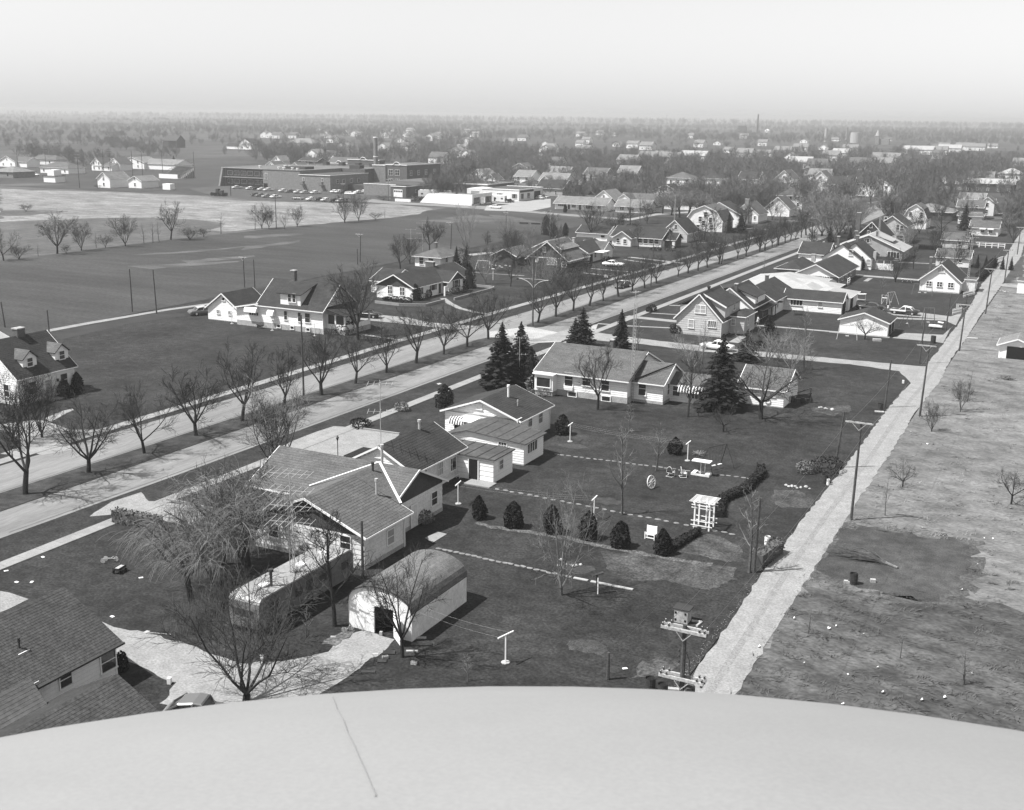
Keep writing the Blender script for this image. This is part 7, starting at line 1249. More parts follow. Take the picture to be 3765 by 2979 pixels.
for q, c, l in back: car(l, q, R(72), c if c != 'white' else 'cream', 'white' if c == 'white' else None, group=PK)
for q, c, l in (((-321.74, 389.57), 'black', "black-bodied car first in the left front row of the lot"), ((-317.97, 388.14), 'mid', "grey car second in the left front row of the lot"), ((-312.81, 386.00), 'grey', "grey sedan third in the left front row of the lot"), ((-307.66, 385.13), 'white', "white sedan last in the left front row of the lot"), ((-294.73, 383.24), 'mid', "dark grey car alone between the two front rows"), ((-287.49, 383.00), 'white', "white car first in the right front row of the lot"), ((-283.76, 382.98), 'black', "black car second in the right front row"), ((-280.11, 382.93), 'cream', "cream-topped car third in the right front row"), ((-275.68, 381.86), 'black', "dark car fourth in the right front row"), ((-272.76, 382.92), 'pale', "pale car last in the right front row"),
    ((-306.89, 426.38), 'white', "white car at the gym corner"), ((-304.39, 426.26), 'cream', "cream car tucked behind the gym corner car"), ((-302.21, 426.58), 'black', "dark car under the lot pole"), ((-294.10, 419.65), 'white', "white station wagon in front by the lot pole"), ((-296.17, 429.16), 'white', "white sedan beside the bus garage wall"), ((-295.52, 432.98), 'cream', "cream car closest to the bus garage wall")):
    car(l, q, R(10) if 'wagon' in l or 'alone' in l else R(75), c, 'white' if c == 'cream' else None, 'wagon' if 'wagon' in l else 'sedan', PK)
car("white sedan with a dark hood standing on the cross road by the station", (-206.93, 391.31), R(-5), 'white'); car("small dark rounded car before the filling station", (-216.39, 421.33), R(75), 'black', None, 'round'); car("light sedan first beside the filling station corner", (-214.86, 446.15), R(165), 'pale', 'white'); car("second light sedan behind the station corner car", (-215.48, 452.25), R(160), 'pale')
car("pale long sedan half hidden by the spruce on the cross street drive", (-50.33, 169.08), R(174), 'white'); car("black sedan parked nose west behind the white garage", (-36.50, 220.39), R(178), 'black'); car("two-tone sedan with white roof on the drive by the alley", (-30.07, 219.14), R(176), 'dark', 'white'); car("dark sedan driving down the west lane of the boulevard", (-87.76, 223.24), R(-93), 'dark', 'pale'); car("white car parked before the canopy house", (-102.43, 254.27), R(5), 'white'); car("dark sedan parked on the drive beside the white bungalow", (-112.96, 165.39), R(10), 'black', 'pale'); car("car partly hidden behind the white garage of the bungalow", (-139.37, 153.14), R(60), 'mid', 'pale'); car("light car parked by the pale hipped ranch at far left", (-514.88, 440.78), R(15), 'white'); car("dark round-backed car whose roof peeks over the tank edge", (-43.58, 45.80), R(20), 'mid', None, 'round'); car("pale pickup far up the right road", (-62.52, 768.70), R(90), 'pale', 'white', 'pickup')
def two_tone(t, c="white"):
    mb = MB(); [mb.box(-.4,s*.93,.62,2.4,s*.96,.9) for s in (-1, 1)]; obj("side_panel", mb.mesh("side_panel", paint[c]), t)
two_tone([o for o in bpy.data.objects if o.get("label", "").startswith("two-tone sedan")][0])
# travel trailers
def trailer(label, q, L_, wd, H, rz, mbody, mroof, nwin=4):
    t = thing("travel_trailer", uniq(label), "trailer", (q[0], q[1], 0), rz); b = MB(); r = .55; n = 5
    prof = [(-L_/2,.45),(-L_/2,H-r)]+[(-L_/2+r-r*math.cos(math.pi/2*k/n), H-r+r*math.sin(math.pi/2*k/n)) for k in range(1, n+1)]+[(L_/2-r+r*math.sin(math.pi/2*k/n), H-r+r*math.cos(math.pi/2*k/n)) for k in range(n+1)]+[(L_/2,.45)]
    b.loft([[(x, y*wd/2, z) for x, z in prof] for y in (-1, 1)]); part(t, "body", b, mbody, world=False)
    rf = MB(); k0 = prof[2:-2]; rf.loft([[(x, y*(wd/2+.012), z+.02) for x, z in k0]+[(x*.985, y*(wd/2+.012), z-.1) for x, z in k0[::-1]] for y in (-1, 1)]); part(t, "roof", rf, mroof, world=False)
    for s in (-1, 1):
        for k in range(nwin): part(t, "window", MB().box(-L_/2+L_*(k+.6)/nwin-.45, s*wd/2-.02, 1.35, -L_/2+L_*(k+.6)/nwin+.45, s*(wd/2+.03), 1.95), m_glass, world=False)
    for s in (-1, 1): part(t, "end_window", MB().box(s*L_/2-.02,-wd*.32,1.25,s*(L_/2+.03),wd*.32,1.75), m_glass, world=False)
    part(t, "side_door", MB().box(-.3,-wd/2-.03,.55,.45,-wd/2+.02,2.1), m_darkpaint, world=False)
    for s in (-1, 1): part(t, "wheel", MB().tube([(L_*.1,s*wd*.42-.1,.34),(L_*.1,s*wd*.42+.1,.34)], .34, 10), m_tyre, world=False)
    for x in (-L_*.3, L_*.33): part(t, "roof_hatch", MB().box(x-.3,-.3,H,x+.3,.3,H+.16), m_trim, world=False)
    part(t, "hitch", MB().bar((L_/2,0,.5),(L_/2+1.1,0,.45),.1), m_ins, world=False); return t
m_alu = mat("dull_aluminium", .27, .38, .5, .12, 5, rough=.55, metal=.2, spec=.4)
nt_ = trailer("long rounded house trailer parked beside the grey house", (-49.2, 62), 11.2, 2.6, 2.65, R(90), mat("trailer_side", .10, .16, .5, .12, 4), m_alu, 4)
part(nt_, "stove_pipe", MB().tube([(-3.2,-.5,2.6),(-3.2,-.5,3.75)], .1, 7).tube([(-3.2,-.5,3.75),(-3.2,-.5,3.95)], .2, 7), m_darkpaint, world=False); part(nt_, "roof_hatch", MB().box(.5,-.3,2.66,1.1,.3,2.84), m_trim, world=False)
trailer("white travel trailer parked at the filling station", (-222.07, 419.90), 9, 2.5, 3, R(4), m_white2, m_white, 3); trailer("long house trailer behind the burnt-out shop", (-256, 428), 14, 3, 3.2, R(20), m_white2, m_white, 5)
bd = thing("bulldozer", uniq("dark wheeled road grader at the edge of the school lot"), "construction vehicle", (-335.44, 381.16), R(175)); part(bd, "chassis", MB().box(-3.4,-.7,.9,2.8,.7,1.5), m_ins, world=False); part(bd, "engine", MB().box(-3.2,-.6,1.5,-1.2,.6,2.5), m_ins, world=False); cb = part(bd, "cab", MB().box(-.9,-.7,1.5,.5,.7,3.0), m_darkpaint, world=False); part(bd, "blade", MB().box(-4.2,-1.7,.2,-4.0,1.7,1.5), m_ins, world=False); part(bd, "blade_arm", MB().bar((-4,-1,.8),(-1,-.9,1),.2).bar((-4,1,.8),(-1,.9,1),.2), m_ins, world=False)
for x in (-1.2, .6, 2.4): [part(bd, "wheel", MB().tube([(x,s*1.05-.25,.75),(x,s*1.05+.25,.75)], .75, 12), m_tyre, world=False) for s in (-1, 1)]

# ------------------------------------------------------------------ arched shed and yard things
q = thing("arched_shed", uniq("white arched-roof shed with its double doors standing half open"), "shed", (-40.9, 64.4, 0)); landmark("the arched shed", -40.9, 64.4)
x0, x1, y0, y1, zs, zp = -43.5, -38.3, 60.7, 68.3, 1.95, 3.45; n = 14; arc = [(x0+(x1-x0)*(.5-.5*math.cos(math.pi*k/n)), zs+(zp-zs)*math.sin(math.pi*k/n)**.9) for k in range(n+1)]
mb = MB(); mb.face([(x0,y0,0),(-41.3,y0,0),(-41.3,y0,2.0),(-39.75,y0,2.0),(-39.75,y0,0),(x1,y0,0)]+[(x, y0, z) for x, z in arc[::-1]]); part(q, "front_wall", mb, m_white)
mb = MB(); mb.face([(x1,y1,0),(x0,y1,0)]+[(x, y1, z) for x, z in arc]); part(q, "back_wall", mb, m_white)
for x, s in ((x0, -1), (x1, 1)): mb = MB(); mb.face([(x,y0,0),(x,y1,0),(x,y1,zs),(x,y0,zs)][::s]); part(q, "side_wall", mb, m_white2)
for k in range(n):                                        # shingle strips round the barrel of the roof
    (a, za), (b, zb) = arc[k], arc[k+1]; mb = MB(); mb.face([(a,y0-.12,za+.06),(b,y0-.12,zb+.06),(b,y1+.12,zb+.06),(a,y1+.12,za+.06)], [(0,k*.55),(0,k*.55+.55),(7.8,k*.55+.55),(7.8,k*.55)][::1]); mb.face([(a,y0-.12,za+.06),(a,y0-.12,za-.03),(b,y0-.12,zb-.03),(b,y0-.12,zb+.06)]); mb.face([(a,y0-.12,za-.02),(a,y1+.12,za-.02),(b,y1+.12,zb-.02),(b,y0-.12,zb-.02)])
    part(q, "roof_strip", mb, roofm("barrel_shingles", .11, .14, .85))
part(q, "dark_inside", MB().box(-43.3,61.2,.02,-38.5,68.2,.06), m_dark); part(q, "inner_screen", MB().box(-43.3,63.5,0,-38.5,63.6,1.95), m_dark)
part(q, "open_door", MB().box(-42.55,y0-.12,.04,-41.3,y0-.04,1.95), m_white); mb = MB(); mb.face([(-39.75,y0-.05,.05),(-38.5,y0-1.1,.05),(-38.5,y0-1.1,1.95),(-39.75,y0-.05,1.95)]); mb.face([(-39.75,y0,.05),(-39.75,y0,1.95),(-38.47,y0-1.05,1.95),(-38.47,y0-1.05,.05)]); d2 = part(q, "open_door", mb, m_white); part(q, "door_batten", MB().bar((-39.7,y0-.12,.5),(-38.55,y0-1.13,.5),.05,.1).bar((-39.7,y0-.12,1.5),(-38.55,y0-1.13,1.5),.05,.1).bar((-39.7,y0-.12,.5),(-38.55,y0-1.13,1.5),.05,.1), m_white2, d2)
part(q, "bucket", MB().tube([(-40,62.3,.05),(-40,62.3,.45)], .16, 8), m_metal)
def box_solo(name, label, cat, c, s, rz=0, m=None, group=None): return tag(obj(name, MB().box(-s[0]/2,-s[1]/2,0,s[0]/2,s[1]/2,s[2]).mesh(name, m or m_block), None, (c[0], c[1], c[2] if len(c) > 2 else .0), rz), uniq(label), cat, group)
def cinder(label, c, rz):
    t = thing("concrete_block", uniq(label), "concrete block", (*c[:2], 0), rz, "loose concrete blocks"); w_ = MB().box(-.2,-.1,0,.2,-.07,.2).box(-.2,.07,0,.2,.1,.2)
    for x in (-.2, -.08, .05, .17): w_.box(x,-.07,0,x+.03,.07,.2)
    part(t, "shell", w_, m_block, world=False); part(t, "hollow", MB().box(-.17,-.06,.0,.17,.06,.1), m_dark, world=False)
cinder("left concrete block leaning by the shed's corner", (-43.32, 59.93), .3); cinder("right concrete block touching the shed's corner", (-43.03, 60.28), .1); cinder("small concrete block lying on the lawn below the shed tree", (-38.54, 57.74), .8); cinder("lone concrete block on the lawn right of the shed tree", (-36.45, 57.97), .2)
for p_, lab, s in (((-38.76, 58.53), "loose dark frame on the lawn by the shed tree", (.8,.5,.08)), ((-38.51, 57.32), "second loose dark frame below the shed tree", (.6,.5,.08)), ((-38.46, 55.63), "dark flat board on the lawn edge", (.9,.3,.06)), ((-38.28, 61.38), "pale board beside the shed's east wall", (1.2,.3,.05)), ((-37.56, 59.51), "pale plank piece right of the shed tree", (.8,.2,.05)), ((-37.47, 60.58), "short boards stacked behind the shed door", (1.4,.4,.1)), ((-43.47, 58.76), "white scrap on the lawn left of the shed", (.35,.2,.04)), ((-39.45, 57.95), "flat pale stone at the gravel edge", (.4,.25,.06))): box_solo("loose_board", lab, "board", p_, s, .5, m_block if 'pale' in lab or 'white' in lab else m_ins)
# clothes poles and lines
def tpole(label, p, rz=0.0, H=2.0, w_=1.5, sup=None):
    t = thing("clothes_pole", uniq(label), "clothes pole", (*p, 0), rz, "T-shaped clothes poles"); part(t, "post", MB().tube([(0,0,0),(0,0,H)], .05, 6), m_trim, world=False); part(t, "cross_bar", MB().bar((0,-w_/2,H),(0,w_/2,H),.08), m_trim, world=False); part(t, "footing", MB().lathe([(.3,0),(.3,.06),(.05,.08)], 8), m_block, world=False); return t
tpole("white clothes pole on the lawn beyond the arched shed", (-31.27, 61.03), R(-15)); tpole("white clothes pole beside the doorway house and first evergreen", (-49.66, 86.95), R(10)); tpole("far left white clothes pole by the clipped evergreen", (-49.17, 111.02), R(5)); tpole("right white clothes pole near the swing set", (-35.40, 110.45), R(0)); tpole("clothes pole half hidden behind the third evergreen", (-36.99, 89.21), R(5)); tpole("white post under the bungalow wall at left", (-129.04, 148.53), R(90), 1.9, .4); tpole("thin white clothes post by the bungalow's foundation", (-119.33, 147.11), R(90), 1.9, .9); tpole("white clothes post at the corner of the bungalow", (-110.53, 146.82), R(90), 2.0, .9)
for a, b, lab in (((-49.17, 111.02), (-35.40, 110.45), "the far clothes poles"), ((-49.66, 86.95), (-36.99, 89.21), "the doorway house pole and third evergreen")):
    for k in range(3): wire(f"clothesline {('left','middle','right')[k]} strand between {lab}", (a[0]+.0, a[1]-.6+.6*k, 1.98), (b[0], b[1]-.6+.6*k, 1.98), .22, .004, m_block)
for k in range(2): wire(f"clothesline {('upper','lower')[k]} strand from arched shed to its pole", (-38.3, 61.5+.8*k, 1.9), ((-31.27, 61.03)[0]+.1, (-31.27, 61.03)[1]-.5+1.0*k, 1.98), .15, .004, m_block)
# stepping stones, each a stone
def stones(label, a, b, n, s=(.62,.38), big=None):
    t = thing("stepping_stone_path", uniq(label), "stepping stones", (*a, 0)); rnd = random.Random(n); a, b = Vector((*a, 0)), Vector((*b, 0)); ang = math.atan2(b.y-a.y, b.x-a.x)
    me = []
    for k in range(4): v = MB(); c = 7; rr = [rnd.uniform(.82, 1.1) for _ in range(c)]; v.loft([[(s[0]/2*rr[j]*math.cos(6.283*j/c)*f, s[1]/2*rr[j]*math.sin(6.283*j/c)*f, z) for j in range(c)] for z, f in ((-.03, 1), (.04, 1), (.055, .9))]); me.append(v.mesh("stone", m_stone))
    for k in range(n): p = a.lerp(b, (k+.5+rnd.uniform(-.12,.12))/n); obj("stone", me[rnd.randrange(4)], t, (p.x-a.x, p.y-a.y+rnd.uniform(-.08,.08), 0), ang+rnd.gauss(0, .12))
    return t
stones("stepping stone path from the doorway house to the white arbor", (-48.97, 92.54), (-24.48, 91.56), 28); stones("stepping stone path crossing the near lawn below the flower border", (-45.79, 76.43), (-33.31, 76.17), 22, (.6,.32)); stones("upper stepping stone path past the lawn chairs", (-48.77, 105.79), (-27.55, 107.73), 30, (.55,.28))
wk = thing("plank_walk", uniq("narrow plank walk laid end to end across the near lawn"), "plank walk", (*(-33.08, 76.12), 0))
for a, b in (((-33.10, 76.10), (-31.91, 76.15)), ((-31.65, 76.11), (-29.89, 76.16)), ((-29.86, 76.15), (-28.20, 76.19))): part(wk, "plank", MB().bar((*a,.05), (*b,.05), .3, .06), mat("pale_plank", .3, .42, 2, .2))
# arbor
ax, ay = (-27.08, 91.23); ab = thing("garden_arbor", uniq("white slatted garden arbor at the end of the stepping stone path"), "arbor", (-28.3, 91.6, 0)); landmark("the white arbor", -28.3, 91.6)
X0, X1, Y0, Y1 = (-28.35, 91.44)[0], (-27.01, 91.28)[0], (-27.01, 91.28)[1], (-26.89, 92.47)[1]+.1
PT = [(X0,Y0),(X1,Y0),(X0,Y1),(X1,Y1),((X0+X1)/2,Y1),((X0+X1)/2-.15,Y0+.1)]
for x, y in PT[:5]: part(ab, "post", MB().box(x-.06,y-.06,0,x+.06,y+.06,2.45), m_trim)
for x in (X0, X1): part(ab, "beam", MB().box(x-.07,Y0-.35,2.45,x+.07,Y1+.35,2.58), m_trim)
for k in range(7): y = Y0-.3+(Y1-Y0+.6)*k/6; part(ab, "roof_slat", MB().box(X0-.45,y-.022,2.58,X1+.45,y+.022,2.63), m_trim)
for z in (.35, .75, 1.95, 2.2):
    for y in (Y0-.07, Y1+.07): part(ab, "side_slat", MB().box(X0-.3,y-.02,z,X1+.3,y+.02,z+.07), m_trim)
# lawn furniture
def shellchair(label, p, rz):
    t = thing("lawn_chair", uniq(label), "lawn chair", (*p, 0), rz, "metal lawn chairs"); back = MB(); n = 8
    ring = [(.3*math.cos(math.pi*k/n)*1.05, .25+.03*k/n, .42+.5*math.sin(math.pi*k/n)+.12) for k in range(n+1)]; back.face([(.3,.2,.42)]+ring+[(-.3,.2,.42)]); back.face(([(.3,.24,.42)]+[(a, b+.04, c) for a, b, c in ring]+[(-.3,.24,.42)])[::-1]); part(t, "backrest", back, m_darkpaint, world=False); part(t, "seat", MB().box(-.29,-.28,.36,.29,.24,.42), m_white2, world=False)
    part(t, "rim", MB().tube([(.32,.22,.42)]+ring+[(-.32,.22,.42)], .025, 5), m_trim, world=False)
    for s in (-1, 1): part(t, "leg", MB().tube([(s*.33,-.28,0),(s*.34,-.3,.55),(s*.34,.2,.6),(s*.3,.28,.5)], .025, 5), m_trim, world=False)
    part(t, "base_rail", MB().tube([(-.33,-.28,.02),(-.33,.35,.02),(.33,.35,.02),(.33,-.28,.02)], .025, 5), m_trim, world=False)
shellchair("left metal lawn chair turned from the camera near the slim pale tree", (-35.24, 104.62), R(175)); shellchair("right metal lawn chair seen half sideways beside the canopied bench", (-34.04, 105.05), R(120))
wg = thing("wagon_wheel", uniq("white painted wagon wheel leaning on the lawn"), "wagon wheel", (*(-35.57, 100.00), 0), R(74)); c = Vector((0,0,.62)); part(wg, "rim", MB().tube([(.62*math.cos(k*math.pi/12), .12*math.sin(k*math.pi/12), .64+.62*math.sin(k*math.pi/12)) for k in range(25)], .05, 5), m_trim, world=False); part(wg, "hub", MB().tube([(0,-.12,.64),(0,.12,.64)], .1, 8), m_trim, world=False)
for k in range(10): a = k*math.pi/5; part(wg, "spoke", MB().bar((0,0,.64), (.6*math.cos(a), .12*math.sin(a), .64+.6*math.sin(a)), .05), m_trim, world=False)
bc = thing("canopied_bench", uniq("small sandbox bench under a white flat canopy"), "bench", (*(-32.63, 106.56), 0)); part(bc, "canopy", MB().box(-.95,-.45,1.42,.95,.45,1.5), m_trim, world=False); part(bc, "canopy_post", MB().bar((-.1,0,0),(-.1,0,1.45),.06).bar((.25,.3,0),(.25,.3,1.45),.06), m_trim, world=False); part(bc, "frame", MB().box(-.95,-.5,0,-.85,.5,.2).box(.85,-.5,0,.95,.5,.2).box(-.85,-.5,0,.85,-.42,.2).box(-.85,.42,0,.85,.5,.2), m_white2, world=False); part(bc, "seat", MB().box(-.9,-.5,.2,-.5,.5,.26), m_trim, world=False); part(bc, "seat", MB().box(.5,-.5,.2,.9,.5,.26), m_trim, world=False)
def swing(label, p, rz, W_=2.6, H=2.5, m=None, seats=2):
    t = thing("swing_set", uniq(label), "swing set", (*p, 0), rz); mm = m or m_ins
    for s in (-1, 1): part(t, "leg", MB().tube([(s*W_/2+s*.3,-1,0),(s*W_/2,0,H)], .04, 5), mm, world=False); part(t, "leg", MB().tube([(s*W_/2+s*.3,1,0),(s*W_/2,0,H)], .04, 5), mm, world=False)
    part(t, "top_bar", MB().tube([(-W_/2,0,H),(W_/2,0,H)], .04, 5), mm, world=False)
    for k in range(seats): x = -W_/2+W_*(k+1)/(seats+1); se = part(t, "seat", MB().box(x-.25,-.1,.45,x+.25,.1,.5), m_trim, world=False); part(t, "chain", MB().tube([(x-.22,0,.5),(x-.22,0,H)], .012, 3).tube([(x+.22,0,.5),(x+.22,0,H)], .012, 3), mm, se, False)
    return t
swing("dark metal swing set behind the canopied bench", (-31.85, 109.13), R(62)); swing("swing frame beside the white two-door garage", (-34.52, 188.95), R(10), 2.6, 2.2, m_metal, 1); swing("swing set on the lawn before the alley house", (-30.68, 246.32), R(5), 3.4, 2.2, m_wood); swing("thin swing frame behind the black sedan", (-34.33, 229.87), R(60), 2, 2.4, m_metal, 1); swing("small A-frame swing on the strip by the alley drives", (-27.72, 206.51), R(70), 1.4, 2.2, m_wood, 1); swing("tripod-legged swing near the sandbox by the alley pole", (-24.66, 209.78), R(10), 1.6, 3, m_wood, 1); swing("white play frame behind the ranch house evergreens", (-126.32, 233.22), R(5), 3, 2, m_trim, 1)
sx = thing("sandbox", uniq("small raised sandbox with a tilted lid beside the alley"), "sandbox", (*(-22.97, 206.49), 0)); part(sx, "tray", MB().box(-1.1,-.5,.35,1.1,.5,.6), m_trim, world=False); part(sx, "leg", MB().box(-1,-.4,0,-.9,-.3,.35).box(.9,-.4,0,1,-.3,.35).box(-1,.3,0,-.9,.4,.35).box(.9,.3,0,1,.4,.35), m_wood, world=False); part(sx, "lid", MB().bar((.3,0,1.2),(1.2,0,1.1),.9,.06), m_trim, world=False)
ws = thing("wooden_seat", uniq("white wooden chaise seat facing the camera between the evergreens"), "seat", (*(-30.85, 87.27), 0)); part(ws, "backrest", MB().box(-.42,.15,.45,.42,.22,1.05), m_trim, world=False); part(ws, "seat", MB().box(-.42,-.4,.4,.42,.2,.46), m_trim, world=False)
for s in (-1, 1): part(ws, "leg", MB().box(s*.42-.04,-.42,0,s*.42+.04,-.34,.62).box(s*.42-.04,.14,0,s*.42+.04,.22,1.08), m_trim, world=False)
part(ws, "cross_bar", MB().box(-.42,-.4,.1,.42,-.34,.18), m_trim, world=False)
bf = thing("bird_feeder", uniq("tray feeder on a dark post by the plank walk"), "bird feeder", (*(-30.39, 74.28), 0)); part(bf, "post", MB().tube([(0,0,0),(0,0,1.5)], .06, 6), m_ins, world=False); part(bf, "white_post", MB().bar((.12,-.05,0),(.1,-.05,1.3),.07), m_trim, world=False); part(bf, "tray", MB().bar((-.3,-.2,1.45),(.35,.35,1.65),.3,.05), m_ins, world=False)
inc = thing("incinerator", uniq("pale block incinerator with a dark lid behind the nearest pole"), "incinerator", ((-23.07, 72.29)[0], (-23.07, 72.29)[1]+.42, 0)); bx, by = (-23.59, 72.55); ex, ey = (-22.70, 72.43)
part(inc, "lid", MB().box(-.62,-.45,1.0,.62,.6,1.08), m_darkpaint, world=False)
for k in range(5): part(inc, "block", MB().box(-.5,-.4,k*.2+.005,.0,.5,k*.2+.195).box(.01,-.4,k*.2+.005,.5,.5,k*.2+.195), m_block, world=False)
for x in (-.4, .32):
    for z in (.15, .68): part(inc, "vent_hole", MB().box(x-.06,-.42,z,x+.08,-.4,z+.16), m_dark, world=False)
part(inc, "ash_edge", MB().bar((.6,.3,.05),(1.3,.4,.05),.15).bar((1.3,.4,.05),(1.2,-.4,.05),.15), m_block, world=False)
def barrel(label, p, r=.31, H=.88, m=None, cat="barrel"):
    t = thing("oil_drum", uniq(label), cat, (*p, 0), 0, "steel drums"); part(t, "drum", MB().loft([[(r*f*math.cos(6.283*j/14), r*f*math.sin(6.283*j/14), z) for j in range(14)] for z, f in ((0,1),(.28,1),(.3,1.04),(.32,1),(.57,1),(.59,1.04),(.61,1),(H,1))], True, False), m or m_ins, world=False); part(t, "inside", MB().lathe([(r*.96,.1),(r*.96,H-.12),(r*.95,H-.12)], 12), m_dark, world=False); return t
m_rust = mat("rusty_drum", .025, .05, 3, .3); barrel("left rusty open drum at the tank edge beside the pole", (-21.5, 61.9), .33, .95, m_rust); barrel("right rusty open drum at the tank edge beside the pole", (-20.6, 61.7), .32, .85, m_rust); barrel("rusty burn barrel on blocks in the mown patch", (-13.56, 85.53), .31, .88, m_rust); barrel("dark barrel at the alley edge before the plain pole", (-21.28, 142.40), .34, .95, m_rust); barrel("dark barrel with pale rim at the brush by the leaning pole", (-21.03, 109.92), .31, .9, m_rust); barrel("white drum by the short alley hedge", (-21.68, 90.62), .24, .75, m_white); barrel("small white can beside the pale-rimmed barrel", (-20.63, 109.51), .15, .3, m_white); barrel("dark stove-like barrel by the two-door garage drive", (-21.53, 192.23), .4, 1.2, m_rust)
for p_, lab, s in (((-14.11, 85.43), "left brick lump supporting the burn barrel", (.3,.25,.22)), ((-13.72, 85.45), "flat block in front of the burn barrel", (.45,.2,.18)), ((-12.28, 86.63), "charred can lying right of the burn barrel", (.4,.3,.25)), ((-21.26, 141.84), "flat stones under the alley barrel", (1.1,.5,.1)), ((-20.51, 62.75), "low dark plank by the drums", (1.2,.3,.1)), ((-21.20, 159.70), "small white box sign at the drive corner", (.25,.2,.45)), ((-29.86, 189.56), "wooden cellar hatch beside the garage", (1.3,.9,.35)), ((-48.59, 48.44), "white post block by the gravel yard", (.24,.24,.42)), ((-45.22, 53.31), "white capped hydrant post at the yard edge", (.18,.18,.5)), ((-45.31, 53.43), "small white striped post on the gravel edge", (.2,.2,.55)), ((-40.69, 60.50), "bucket shape at the shed entrance", (.2,.2,.3)), ((-16.36, 200.31), "pale plank in the grass by the alley", (1.6,.2,.05))): box_solo("small_block", lab, "block", p_, s, .3, m_trim if 'white' in lab or 'pale' in lab else m_block)
# toys on the near lawn
tw = thing("toy_wagon", uniq("child's dark coaster wagon left on the front lawn"), "toy wagon", (*(-64.78, 60.15), 0), R(100)); part(tw, "tray", MB().box(-.5,-.28,.3,.5,.28,.34).box(-.5,-.28,.3,.5,-.25,.5).box(-.5,.25,.3,.5,.28,.5).box(-.5,-.28,.3,-.47,.28,.5).box(.47,-.28,.3,.5,.28,.5), m_ins, world=False); part(tw, "load", MB().box(-.46,-.24,.34,.46,.24,.42), m_block, world=False)
for x in (-.35, .35): [part(tw, "wheel", MB().tube([(x,s*.3-.03,.14),(x,s*.3+.03,.14)], .14, 8), m_tyre, world=False) for s in (-1, 1)]
part(tw, "handle", MB().tube([(.5,0,.3),(1.1,0,.1)], .02, 4), m_ins, world=False)
tt = thing("tricycle", uniq("tipped tricycle lying behind the coaster wagon"), "tricycle", (*(-66.97, 61.26), 0), R(20)); part(tt, "frame", MB().tube([(-.5,0,.3),(.1,0,.35),(.5,.1,.3)], .04, 5).tube([(.1,0,.35),(.2,.3,.4)], .03, 5), m_block, world=False)
for a in ((-.45,-.25,.2), (-.45,.25,.2), (.5,.1,.28)): part(tt, "wheel", MB().tube([(a[0],a[1]-.03,a[2]),(a[0],a[1]+.03,a[2])], .2, 8), m_block, world=False)
rk = solo_at("garden_rake", MB().bar((0,0,.04),(1.6,.5,.04),.05).box(-.3,-.2,0,0,.2,.06), m_block, "pale rake lying at the edge of the gravel yard", "rake", (-55.02, 53.18))
wb = thing("wheelbarrow", uniq("dark wheelbarrow tipped on the lawn below the bungalow wall"), "wheelbarrow", (*(-122.26, 147.67), 0), R(170)); part(wb, "tray", MB().loft([[(-.3,-.25,.25),(.3,-.25,.25),(.3,.25,.25),(-.3,.25,.25)],[(-.55,-.38,.6),(.6,-.38,.7),(.6,.38,.7),(-.55,.38,.6)]]), m_ins, world=False); part(wb, "wheel", MB().tube([(.65,-.04,.2),(.65,.04,.2)], .2, 8), m_tyre, world=False); part(wb, "handle", MB().bar((-.5,-.3,.45),(-1.2,-.3,.5),.05).bar((-.5,.3,.45),(-1.2,.3,.5),.05), m_wood, world=False)
pt = thing("picnic_table", uniq("dark picnic table on the lawn below the long white wing"), "picnic table", (*(-47.06, 208.24), 0), R(12)); part(pt, "table_top", MB().box(-1,-.38,.72,1,.38,.78), m_ins, world=False); [part(pt, "bench", MB().box(-1,s*.7-.13,.42,1,s*.7+.13,.47), m_ins, world=False) for s in (-1, 1)]; [part(pt, "leg", MB().bar((x,-.75,0),(x,.3,.74),.08).bar((x,.75,0),(x,-.3,.74),.08), m_ins, world=False) for x in (-.7, .7)]
gl = thing("lawn_glider", uniq("small canopied glider behind the black sedan"), "glider", (*(-40.05, 230.60), 0)); part(gl, "canopy", MB().bar((-.9,0,1.4),(.9,0,1.55),.8,.05), m_trim, world=False); part(gl, "seat", MB().box(-.8,-.4,.35,.8,.4,.42), m_block, world=False); part(gl, "post", MB().bar((-.8,0,0),(-.8,0,1.4),.05).bar((.8,0,0),(.8,0,1.5),.05), m_trim, world=False)
st_ = thing("play_slide", uniq("metal play frame on the lawn behind the black sedan"), "playground frame", (*(-35.42, 229.21), 0)); part(st_, "frame", MB().tube([(-.5,0,0),(-.5,0,1.8),(.5,0,1.8),(.5,0,0)], .04, 5).tube([(-.5,.8,0),(-.5,0,1.8)], .04, 5).tube([(.5,.8,0),(.5,0,1.8)], .04, 5), m_trim, world=False); part(st_, "shelf", MB().box(-.5,0,1.2,.5,.6,1.25), m_trim, world=False)
for p_, lab in (((-36.41, 264.40), "white laundry table legs on the lawn by the long drive"),): t = thing("lawn_bench", uniq(lab), "bench", (*p_, 0)); part(t, "top", MB().box(-1.2,-.3,.6,1.2,.3,.66), m_trim, world=False); part(t, "leg", MB().bar((-1,0,0),(-.7,0,.6),.1).bar((1,0,0),(.7,0,.6),.1).bar((0,0,0),(.2,0,.6),.1), m_trim, world=False)
fe = thing("picket_fence", uniq("short white picket fence piece at the alley by the swing lawn"), "fence", (*(-21.58, 224.73), 0), R(68)); part(fe, "rail", MB().box(-1.6,-.03,.3,1.6,.03,.4).box(-1.6,-.03,.8,1.6,.03,.9), m_trim, world=False)
for k in range(9): part(fe, "picket", MB().box(-1.6+k*.39,-.06,0,-1.45+k*.39,-.03,1.15+(.7 if 2 < k < 6 else 0)), m_trim, world=False)
